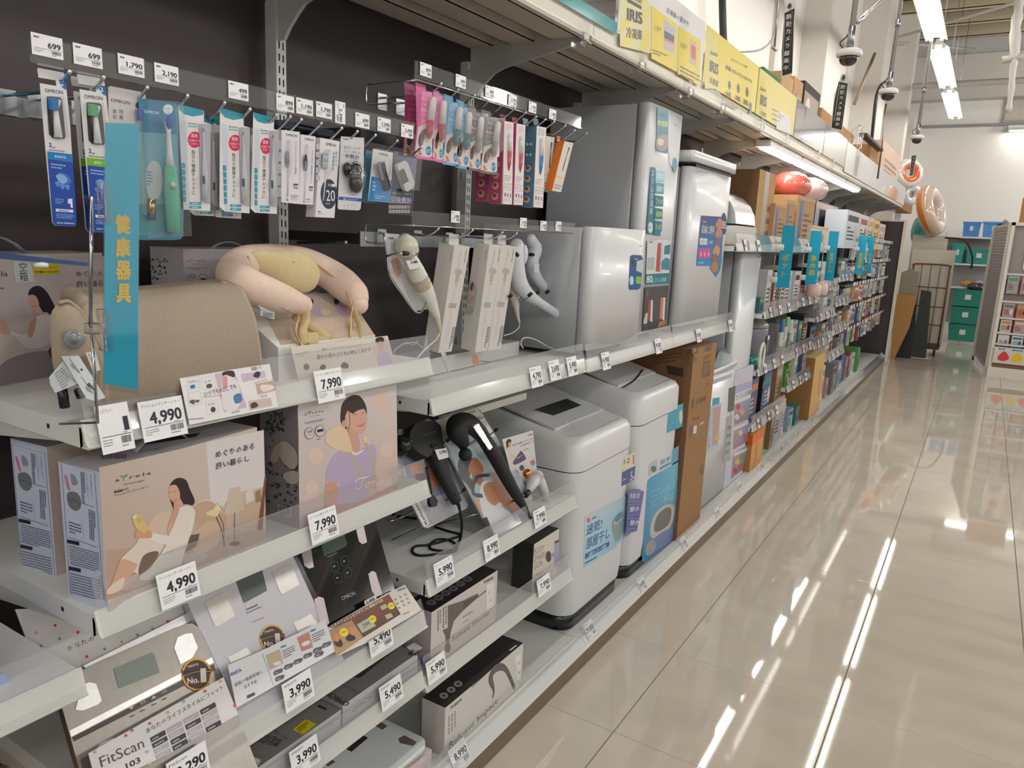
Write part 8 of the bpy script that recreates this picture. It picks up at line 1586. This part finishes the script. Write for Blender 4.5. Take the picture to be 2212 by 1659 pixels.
t=thing('toaster','white toaster with a domed silver lid at the near end of the far top shelf','toaster',(-1.32,4.42,zS));mb=MB('gloss',(208,206,200));mb.rbox(-1.44,-1.21,4.27,4.72,zS,zS+.11,.02,0);obj('base',mb,t);mb=MB('brushed',(220,222,226));rows=[[V((-1.42+.205*math.cos(a),y,zS+.12+.19*math.sin(a)))for a in[pi*i/10 for i in range(11)]]for y in(4.29,4.70)];mb.sheet(rows);
for y in(4.29,4.70):mb.add([V((-1.42+.205*math.cos(pi*i/10),y,zS+.12+.19*math.sin(pi*i/10)))for i in range(11)],[tuple(range(11))])
obj('domed_lid',mb,t);mb=MB('rubber',(90,90,92));mb.box(-1.212,-1.206,4.36,4.56,zS+.03,zS+.045);obj('crumb_slot',mb,t)
for i,(a,b,tp,cl,st)in enumerate((((1822,530),(1850,535),(1830,452),(196,202,214),'left'),((1851,535),(1868,536),(1858,462),(206,204,204),'second'),((1869,537),(1881,538),(1874,468),(206,190,186),'third'),((1882,538),(1893,540),(1887,474),(214,190,110),'fourth'),((1894,540),(1906,542),(1900,482),(200,196,196),'right'))):
 c=Carton('product_box','pale printed upright box beyond the black appliance, %s of five'%st,'boxed goods',(-1.22,onX(*a,-1.22).y),(-1.22,onX(*b,-1.22).y),.2,1.62,onX(*tp,-1.22).z,col=cl,group='upright boxes past the black appliance');P=c.ffrac();P.z=P.dz=4e-4;deco(P,i,cl);c.done()
for i,(a,b,r,cl)in enumerate(((1705,402,.11,(206,96,84)),(1745,410,.10,(214,180,180)))):p=onX(a,b,-1.35);mb=MB('film',cl);mb.ball(p,.16,.26,r,14,8);tag(obj('bedding_pack',mb),['red and pink bedding pack resting on the blue-taped cartons','pale pink bedding pack at the right of the red one'][i],'bedding pack')
# turquoise category signs on rods
for i,(q,st)in enumerate((([(1692,487),(1719,487),(1704,622),(1675,621)],'ポット'),([(1752,498),(1776,499),(1763,614),(1738,614)],'浄水器'),([(1792,499),(1813,500),(1800,607),(1780,605)],'電気ケトル'),([(1856,508),(1874,509),(1863,594),(1846,592)],'食器洗機'),([(1875,512),(1890,512),(1881,591),(1871,590)],'ミキサー'))):
 x=-1.1;yq=onX(q[0][0],560,-1.13).y;P3=[onY(*p,yq)for p in q];t=thing('category_sign','turquoise category sign on a rod, %s of the five far ones'%['nearest','second','middle','fourth','farthest'][i],'sign',tuple(P3[3]),'turquoise signs of the far bays');mb=MB('print',(20,156,190));mb.prism(P3,(0,.003,0));obj('sheet',mb,t)
 pb=MB('print');P=Print(pb,(0,yq-.0006,0),X,Z,px=True);cx=(q[0][0]+q[1][0])/2;bx=(q[2][0]+q[3][0])/2;n=len(st);P.vtext(st,(cx*.55+bx*.45,q[0][1]*.55+q[3][1]*.45),(cx*.15+bx*.85,q[0][1]*.15+q[3][1]*.85),(q[1][0]-q[0][0])*.6,(196,170,70),bold=.03);obj('lettering',pb,t)
 mb=MB('steel',(150,150,152));a=P3[0]-X*.03;a.y=yq;mb.tube([a-Z*.1,V((a.x,a.y,P3[3].z-.02)),V((-1.2,a.y,P3[3].z-.02))],.004,6);obj('rod',mb,t);mb=MB('gloss',(214,216,218));mb.rbox(a.x-.012,a.x+.05,yq-.01,yq+.01,a.z-.16,a.z-.12,.006,2);obj('sign_clip',mb,t);mb=MB('gloss',(214,216,218));mb.rbox(a.x-.012,a.x+.03,yq-.01,yq+.01,P3[3].z+.03,P3[3].z+.07,.006,2);obj('sign_clip',mb,t)
# shelves filled row by row
ROWS=[(5.06,6.0,1.175,'on the kettle box shelf',[('teal',.10,.10),('white',.14,.28),('red',.05,.24),('white',.12,.26),('black',.06,.27),('cream',.16,.30),('white',.2,.26)]),(6.05,6.9,1.19,'on the white appliance shelf',[('white',.22,.24),('silver',.1,.1),('pink',.1,.12),('black',.2,.26),('white',.14,.12)]),(6.95,7.8,1.27,'on the pale cup shelf',[('white',.2,.2),('cream',.14,.14),('white',.16,.22),('grey',.18,.18)]),(7.85,8.7,1.33,'on the top shelf of the fourth far bay',[('black',.2,.2),('white',.2,.16),('grey',.22,.19),('cream',.14,.1)]),(5.66,6.0,.795,'beside the grey vacuum pot',[('grey',.1,.26),('yellow',.08,.22),('white',.1,.18)]),(6.05,6.9,.795,'on the bright bag shelf',[('green',.14,.2),('pale blue',.14,.24),('teal',.14,.22),('black',.2,.26)]),(6.95,7.8,1.01,'on the second shelf of the third far bay',[('grey',.2,.14),('brown',.1,.10),('white',.2,.16),('black',.2,.12)]),(7.85,8.7,1.09,'on the second shelf of the fourth far bay',[('white',.16,.13),('grey',.16,.15),('black',.2,.12),('white',.2,.1)]),(6.95,7.8,.77,'on the third shelf of the third far bay',[('black',.3,.17),('orange',.08,.09),('grey',.2,.16),('black',.16,.18)]),(7.85,8.7,.81,'on the third shelf of the fourth far bay',[('grey',.2,.17),('black',.2,.18),('cream',.2,.16)]),(7.85,8.7,.55,'on the fourth shelf of the fourth far bay',[('white',.2,.16),('red',.12,.12),('grey',.2,.14)]),(5.06,6.0,.415,'under the grey pot shelf',[('blue',.2,.31),('black',.02,.3),('blue',.22,.3),('brown',.2,.33)]),(6.05,6.9,.53,'on the low green box shelf',[('green',.12,.14),('green',.12,.16),('white',.12,.2),('blue',.18,.2)]),(5.45,6.9,.10,'on the base deck past the orange box',[('green',.16,.26),('brown',.1,.28),('silver',.22,.30),('white',.05,.30),('pale blue',.16,.18),('teal',.14,.16)]),(7.62,8.7,.10,'on the base deck past the standing carton',[('brown',.15,.33),('white',.14,.36),('pink',.12,.2),('grey',.2,.3)]),(8.75,10.5,.10,'on the far base deck',[('silver',.2,.3),('blue',.2,.34),('grey',.2,.28),('red',.14,.3),('white',.2,.26),('green',.16,.3)])]
NT=ordn+['fifteenth','sixteenth','seventeenth','eighteenth','nineteenth','twentieth','twenty-first','twenty-second','twenty-third','last']
NTH=['first','second','third','fourth','fifth','sixth','seventh']
for y0,y1,z,wh,its in ROWS:
 tot=sum(i[1]for i in its);gap=max(.004,(y1-y0-tot)/len(its));y=y0+gap*.3
 for k,(cn,w_,h_)in enumerate(its):goods('%s box %s, %s from the near end'%(cn,wh,NTH[k]),cn,y,w_,h_,z,k+int(y0*7),x=-1.21+rg.uniform(-.03,.0),d=.14 if z>.2 else .2,grp='boxes of the far small-goods shelves');y+=w_+gap
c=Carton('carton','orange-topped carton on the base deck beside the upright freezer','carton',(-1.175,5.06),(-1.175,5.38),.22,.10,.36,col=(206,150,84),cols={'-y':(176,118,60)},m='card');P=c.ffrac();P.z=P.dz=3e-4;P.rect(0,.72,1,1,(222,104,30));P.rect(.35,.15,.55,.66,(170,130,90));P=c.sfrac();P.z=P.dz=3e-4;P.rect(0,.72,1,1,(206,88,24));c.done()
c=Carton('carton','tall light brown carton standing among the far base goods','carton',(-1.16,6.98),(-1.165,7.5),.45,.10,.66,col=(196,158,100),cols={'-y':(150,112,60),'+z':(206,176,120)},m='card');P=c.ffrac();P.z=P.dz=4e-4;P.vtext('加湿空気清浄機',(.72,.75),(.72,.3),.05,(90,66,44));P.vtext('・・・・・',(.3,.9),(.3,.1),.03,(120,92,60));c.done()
t=thing('vacuum_pot','dark grey cylinder appliance under the kettle box shelf','appliance',(-1.38,5.38,.795));mb=MB('gloss',(120,122,128));mb.lathe([(.12,0),(.13,.01),(.13,.24),(.125,.255)],(-1.36,5.40,.795),n=24);obj('body',mb,t);mb=MB('gloss',(132,132,128));mb.lathe([(.132,.255),(.13,.275),(.09,.31),(.02,.32)],(-1.36,5.40,.795),n=24);obj('lid',mb,t);mb=MB('gloss',(80,82,90));mb.rbox(-1.235,-1.222,5.37,5.43,.80,1.0,.008,0);obj('front_handle',mb,t);mb=MB('print',(214,214,206));mb.box(-1.222,-1.2205,5.375,5.425,.97,1.0);obj('label_plate',mb,t)
t=thing('kettle_handle','white looped handle of a green jug beside the grey pot','jug',(-1.2,5.14,.795));mb=MB('gloss',(214,214,204));mb.tube(smooth_pts([V((-1.19,5.08,.80)),V((-1.19,5.07,.92)),V((-1.19,5.12,.975)),V((-1.19,5.17,.93)),V((-1.19,5.16,.82)),V((-1.19,5.12,.80))],n=5),.010,8);obj('handle',mb,t);mb=MB('film',(30,130,110));mb.lathe([(.05,0),(.055,.06),(.045,.09)],(-1.26,5.13,.795),n=16);obj('jug',mb,t)
for i,(y,z,cl,w_)in enumerate(((5.7,1.095,(90,130,180),.03),(5.85,1.10,(150,200,130),.03),(5.78,1.03,(206,200,196),.06),(5.95,1.07,(190,196,190),.07),(6.02,1.0,(196,200,196),.06),(5.66,1.0,(200,206,206),.05))):mb=MB('gloss',cl);mb.rbox(-1.22,-1.19,y,y+w_,z-.10,z,.01,0);tag(obj('hanging_part',mb),'small clip-strip item under the kettle box shelf, %s of six'%NTH[i],'accessory','small items hanging under the kettle box shelf')
for i,y in enumerate((6.32,6.62)):mb=MB('gloss',(206,180,170));mb.lathe([(.05,0),(.06,.03),(.055,.09),(.03,.11)],(-1.14,y+.06,1.232),n=14);tag(obj('rice_bowl',mb),'pinkish display cup on the rail by the black kettle, %s'%['left','right'][i],'cup','pinkish cups')
# rows of hanging packs in the last bays
CN=['white','grey','cream','black','silver','pale blue','white','red','grey','green','cream','blue','white','pink','black','orange']
hooks=[(8.80,12.25,1.70,.20,'top'),(8.80,12.25,1.46,.19,'second'),(8.80,12.25,1.22,.20,'third'),(8.80,12.25,.97,.20,'fourth'),(8.80,12.25,.73,.19,'fifth')]
for r,(y0,y1,zt,h,nm)in enumerate(hooks):
 t=thing('hook_rail','dark hook rail with paper strips over the %s row of far packs'%nm,'hook rail',(-1.3,10.5,zt),'hook rails of the far bays');mb=MB('clear');mb.box(-1.19,-1.186,y0,y1,zt+.01,zt+.045);obj('clear_strip',mb,t);mb=MB('steel',(90,90,96));mb.box(-1.47,-1.46,y0,y1,zt-.02,zt+.02);obj('bar',mb,t)
 for k in range(15):
  yy=y0+.04+.228*k;mb=MB('print',(216,214,216));mb.box(-1.185,-1.184,yy,yy+(.10 if k%3 else .16),zt+.008,zt+.045);obj('paper_strip',mb,t)
  mb=MB('chrome',(180,180,184));mb.cyl((-1.46,yy+.05,zt-.005),(-1.20,yy+.05,zt-.002),.004,6);obj('hook',mb,t)
 for k in range(15):
  yy=y0+.03+.228*k;cn=CN[(k*7+r*5)%16];w_=rg.uniform(.10,.17);hh=h*rg.uniform(.75,1.0);c=Carton('hanging_pack','%s hanging pack, %s in the %s far row'%(cn,ordn[k]if k<14 else 'last',nm),'hanging pack',(-1.215-rg.uniform(0,.05),yy),(-1.215-rg.uniform(0,.03),yy+w_),.03,zt-.02-hh,zt-.02,col=PAL[cn],group='hanging packs of the last far bays');P=c.ffrac();P.z=P.dz=6e-4;deco(P,k+r,PAL[cn]);c.done()
# price cards on the far rails
k=0
for y0,y1,z0,lb in FS:
 for j in range(3 if z0!=1.575 else 2):
  yy=y0+.10+j*.26+rg.uniform(0,.05);big=rg.random()<.6;n_=V((math.cos(rad(15)),0,math.sin(rad(15))));o=V((XF+.008,yy,z0+.004));uv=V((-n_.z,0,n_.x));w_=.07 if big else .11;mb=MB('print',(214,210,214));mb.prism([o,o+Y*w_,o+Y*w_+uv*.066,o+uv*.066],n_*.0006);P=Print(mb,o+n_*.0008,Y,uv,w_,.066,dz=4e-4)
  if big:P.lines(.2,.35,.9,.65,1,DK,.9,k)
  else:P.rect(.45,.05,.95,.95,(110,88,90));P.lines(.05,.35,.4,.6,1,DK,.8,k)
  k+=1;tag(obj('price_card',mb),'%s price card on the far %s'%(['left','middle','right'][j],lb),'price card','price cards of the far shelves')
for i in range(24):
 yy=5.12+.29*i;o=V((-1.104,yy,.078));n_=V((math.cos(rad(28)),0,math.sin(rad(28))));uv=V((-n_.z,0,n_.x));w_=.07 if i%2 else .12;mb=MB('print',(210,206,208));mb.prism([o,o+Y*w_,o+Y*w_+uv*.06,o+uv*.06],n_*.0006);P=Print(mb,o+n_*.0008,Y,uv,w_,.06,dz=5e-4)
 if i%2==0:P.rect(.4,.05,.95,.95,(116,90,90))
 P.lines(.05,.3,.38 if i%2==0 else .9,.6,1,DK,.8,i);tag(obj('price_card',mb),'small price card on the far base rail, %s from the near end'%NT[i],'price card','price cards of the far base rail')
# ================= far corner store =================
t=thing('storage_rack','white storage rack with bins in the far corner','rack',(-.3,16.7,0));
for x in(-.75,.25):mb=MB('paint',(206,204,200));mb.box(x,x+.04,16.45,16.49,0,2.0);obj('rack_post',mb,t)
for z in(1.90,1.41,.98):mb=MB('paint',(206,208,206));mb.box(-.75,.29,16.45,17.0,z,z+.03);obj('rack_shelf',mb,t)
mb=MB('paint',(170,170,174));mb.box(-.75,.29,17.0,17.02,.3,1.93);obj('rack_back',mb,t)
def bin_(lb,x0,x1,y,z0,z1,cl,grp='plastic bins in the far corner'):
 t=thing('plastic_bin',lb,'bin',((x0+x1)/2,y,z0),grp);mb=MB('gloss',cl);w_=(x1-x0)*.06;h=z1-z0
 mb.add([(x0+w_,y,z0),(x1-w_,y,z0),(x1-w_,y+.35,z0),(x0+w_,y+.35,z0),(x0,y,z1),(x1,y,z1),(x1,y+.38,z1),(x0,y+.38,z1)],[(3,2,1,0),(0,1,5,4),(1,2,6,5),(2,3,7,6),(3,0,4,7)]);mb.box(x0-.01,x1+.01,y-.012,y,z1-.03,z1);mb.box(x0,x1,y-.0,y+.36,z1-.02,z1-.015);obj('body',mb,t);mb=MB('print',(206,206,200));mb.box(x0+(x1-x0)*.4,x0+(x1-x0)*.6,y-.014,y-.003,z0+h*.4,z0+h*.7);obj('label_sticker',mb,t)
bin_('blue plastic bin on the far rack, left of two',-.48,-.2,16.5,1.935,2.20,(50,120,190));bin_('blue plastic bin on the far rack, right of two',-.17,.2,16.5,1.935,2.21,(60,130,200));bin_('teal bin on the middle rack shelf',-.36,.05,16.5,1.445,1.72,(20,130,120));bin_('small teal bin behind the white boards',-.6,-.4,16.5,1.445,1.8,(20,140,130))
for i,z in enumerate((.04,.36,.68)):bin_('teal crate in the stack on the floor, %s'%['bottom','middle','top'][i],-.45,.02,16.1,z,z+.30,(14,120,106))
for i,(x,cl)in enumerate(((-.3,(190,150,90)),(-.1,(190,180,190)))):mb=MB('film',cl);mb.ball((x,16.7,1.08),.1,.1,.07,10,6);tag(obj('wrapped_goods',mb),['tan wrapped goods on the lower rack shelf','clear wrapped goods on the lower rack shelf'][i],'wrapped goods')
mb=MB('film',(60,52,52));mb.ball((-.08,16.4,1.03),.2,.14,.08,12,6);tag(obj('black_bag',mb),'crumpled black bag on top of the teal crates','bag')
for i,(x0,x1,z1,cl)in enumerate(((-1.07,-.58,1.88,(206,202,190)),(-1.04,-.44,1.66,(214,210,196)))):c=Carton('white_board_stack',['tall white foam boards in the roll cage, rear','white foam boards in the roll cage, front'][i],'foam boards',(x1,13.8-.12*i),(x1,13.9-.12*i),x1-x0,.22,z1,col=cl);
t=thing('roll_cage','red-brown wire roll cage trolley with white boards','trolley',(-.75,13.5,0));mb=None;RB=(110,52,44)
for x in(-.98,-.48):mb=MB('paint',RB);mb.cyl((x,13.55,.12),(x,13.55,1.40),.014,8);obj('upright',mb,t)
mb=MB('paint',RB);mb.tube(smooth_pts([V((-.98,13.55,1.38)),V((-.95,13.55,1.43)),V((-.51,13.55,1.43)),V((-.48,13.55,1.38))],n=4),.014,8);obj('top_rail',mb,t)
for k in range(3):mb=MB('paint',RB);mb.cyl((-.86+.125*k,13.55,.2),(-.86+.125*k,13.55,1.42),.006,6);obj('wire',mb,t)
for z in(.2,.5,.78,1.08):mb=MB('paint',RB);mb.cyl((-.98,13.55,z),(-.48,13.55,z),.009,6);obj('cross_wire',mb,t)
mb=MB('paint',(70,50,48));mb.box(-1.0,-.46,13.5,14.1,.12,.17);obj('platform',mb,t)
for x in(-.94,-.52):mb=MB('rubber',(40,38,40));mb.cyl((x-.015,13.6,.055),(x+.015,13.6,.055),.055,14);obj('wheel',mb,t);mb=MB('steel',(120,120,124));mb.box(x-.02,x+.02,13.57,13.63,.09,.125);obj('wheel_fork',mb,t)
mb=MB('card',(176,132,80));mb.prism([V((-1.06,12.75,0)),V((-1.0,12.75,0)),V((-.86,12.75,.5)),V((-.82,12.75,.98)),V((-1.1,12.75,.98))],(0,.05,0));tag(obj('cardboard_sheet',mb),'folded brown cardboard leaning behind the end panel','cardboard')
mb=MB('film',(150,140,124));mb.prism([V((-1.08,12.85,.95)),V((-.84,12.85,.95)),V((-.84,12.85,1.32)),V((-.96,12.85,1.36)),V((-1.08,12.85,1.30))],(0,.12,0));tag(obj('wrapped_bundle',mb),'plastic-wrapped bundle above the brown cardboard','bundle')
for i,q in enumerate(([(-1.02,0),(-.80,0),(-.80,.5),(-.86,1.0),(-.92,.9),(-.98,.3)],[(-.80,0.02),(-.60,0.02),(-.66,1.03),(-.80,1.05)])):mb=MB('rubber',(34,38,40)if i==0 else(50,54,50));mb.prism([V((a,13.0+.1*i,b))for a,b in q],(0,.08,0));tag(obj('black_board',mb),['black folded cloth bundle leaning by the cage','dark flat board leaning against the cage'][i],'board')
for i,(x,z,cl)in enumerate(((-1.02,1.95,(20,130,130)),(-.98,1.25,(60,110,170)))):mb=MB('film',cl);mb.ball((x,14.6,z),.16,.2,.28,12,8);tag(obj('bagged_goods',mb),['teal bagged goods beside the doughnut ring','blue bagged goods behind the cream post'][i],'bagged goods')
mb=MB('rubber',(40,42,44));mb.tube(smooth_pts([V((-.62,13.7,1.85)),V((-.35,13.7,1.82)),V((-.22,13.7,1.6)),V((-.2,13.7,1.4))],n=5),.016,6);tag(obj('black_hose',mb),'black hose arching over the white boards','hose')
# ================= display stand at the right edge =================
a_,b_=V((.02,13.7,0)),V((.2,12.05,0));t=thing('display_stand','white wheeled display stand with a grey louvred side at the right edge','display stand',(.6,12.4,0))
e=(b_-a_).normalized();zt=2.05
mb=MB('paint',(170,166,164));mb.prism([a_+Z*.08,b_+Z*.08,b_+Z*zt,a_+Z*zt],(.01,0,0));obj('side_panel',mb,t)
for k in range(46):z=.14+k*.041;mb=MB('paint',(186,182,180));p=a_+e*.08;q=b_-e*.08;mb.prism([p+Z*z,q+Z*z,q+Z*(z+.014)-X*.012,p+Z*(z+.014)-X*.012],(.002,0,0));obj('slat',mb,t)
for p in(a_,b_-e*.06):mb=MB('paint',(218,214,206));mb.prism([p,p+e*.06,p+e*.06+Z*zt,p+Z*zt],(-.03,0,0));obj('side_post',mb,t)
mb=MB('paint',(218,214,206));mb.box(.2,.24,12.0,12.06,0,zt).box(1.2,1.24,12.0,12.06,0,zt).box(.2,1.24,12.0,12.06,zt-.04,zt).box(.2,1.24,11.98,12.06,.0,.14);obj('front_frame',mb,t)
mb=MB('paint',(120,84,74));mb.box(.24,1.2,11.995,12.05,.14,.2);obj('brown_base',mb,t);mb=MB('paint',(150,140,138));mb.box(.24,1.2,12.10,12.12,.2,zt-.04);obj('peg_panel',mb,t)
mb=MB('rubber',(30,30,32));mb.cyl((.0,13.66,.04),(.03,13.66,.04),.04,12);obj('caster',mb,t)
mb=MB('print',(206,204,200));mb.box(.24,1.2,11.97,11.975,.2,.42);o=obj('banner',mb);tag(o,'bright yellow and red banner at the foot of the right stand','banner');pb=MB('print');P=Print(pb,(.24,11.9695,.2),X,Z,.96,.22,dz=5e-4)
for k in range(6):P.blob([(.05+.16*k,.3),(.12+.16*k,.75),(.19+.16*k,.35),(.12+.16*k,.15)],(222,190,30)if k%2 else(206,60,50));P.lines(.05+.16*k,.8,.17+.16*k,.95,1,(60,130,170),.7,k)
obj('banner_print',pb,o);mb=MB('print',(216,212,212));mb.box(.40,.9,12.08,12.09,1.45,2.0);o=obj('poster',mb);tag(o,'white poster with round pictures at the top of the right stand','poster');pb=MB('print');P=Print(pb,(.40,12.0795,1.45),X,Z,.5,.55,dz=5e-4);P.rect(.1,.05,.4,.3,(150,140,140));P.ell((.25,.6),.06,.07,(190,80,60));P.ell((.2,.85),.05,.06,(90,60,60));P.rect(.5,.1,.9,.9,(190,170,166));obj('poster_print',pb,o)
SR=[(1.36,.26,'top',['silver','pink','grey','silver','white','grey']),(1.0,.22,'second',['pink','orange','grey','grey','black','grey']),(.78,.2,'third',['cream','pink','blue','grey','black','brown']),(.58,.2,'fourth',['white','white','grey','blue','blue','silver']),(.43,.16,'lowest',['orange','white','white','orange','yellow','orange'])]
for z,h,nm,cs in SR:
 mb=MB('print',(206,204,206));mb.box(.24,1.2,11.99,11.994,z+.01,z+.035);o=obj('price_strip',mb);tag(o,'paper price strip above the %s row of the right stand'%nm,'price strip','price strips of the right stand')
 for k,cn in enumerate(cs):
  x0=.26+.155*k;t=thing('toy_pack','%s blister pack, %s from the left in the %s right-stand row'%(cn,NTH[k],nm),'blister pack',(x0+.06,12.03,z-h+.02),'blister packs on the right stand');mb=MB('print',PAL[cn]);mb.box(x0,x0+.125,12.0,12.03,z-h+.03,z);obj('card',mb,t);pb=MB('print');P=Print(pb,(x0,11.9995,z-h+.03),X,Z,.125,h-.03,dz=5e-4);deco(P,k+int(z*9),PAL[cn]);obj('print',pb,t)
c=Carton('carton','brown carton on top of the right display stand','carton',(.36,12.05),(.36,12.06),.01,2.06,2.07,col=(176,120,70))if 0 else None
mb=MB('card',(170,122,76));mb.box(.28,.75,12.1,12.5,2.05,2.38);tag(obj('carton',mb),'brown carton on top of the right display stand','carton');mb=MB('card',(176,130,80));mb.prism([V((.02,16.5,1.93)),V((.3,16.5,1.93)),V((.28,16.5,2.16)),V((.16,16.5,2.26)),V((.04,16.5,2.14))],(0,.4,0));tag(obj('carton',mb),'open brown carton on the far rack behind the louvred side','carton')
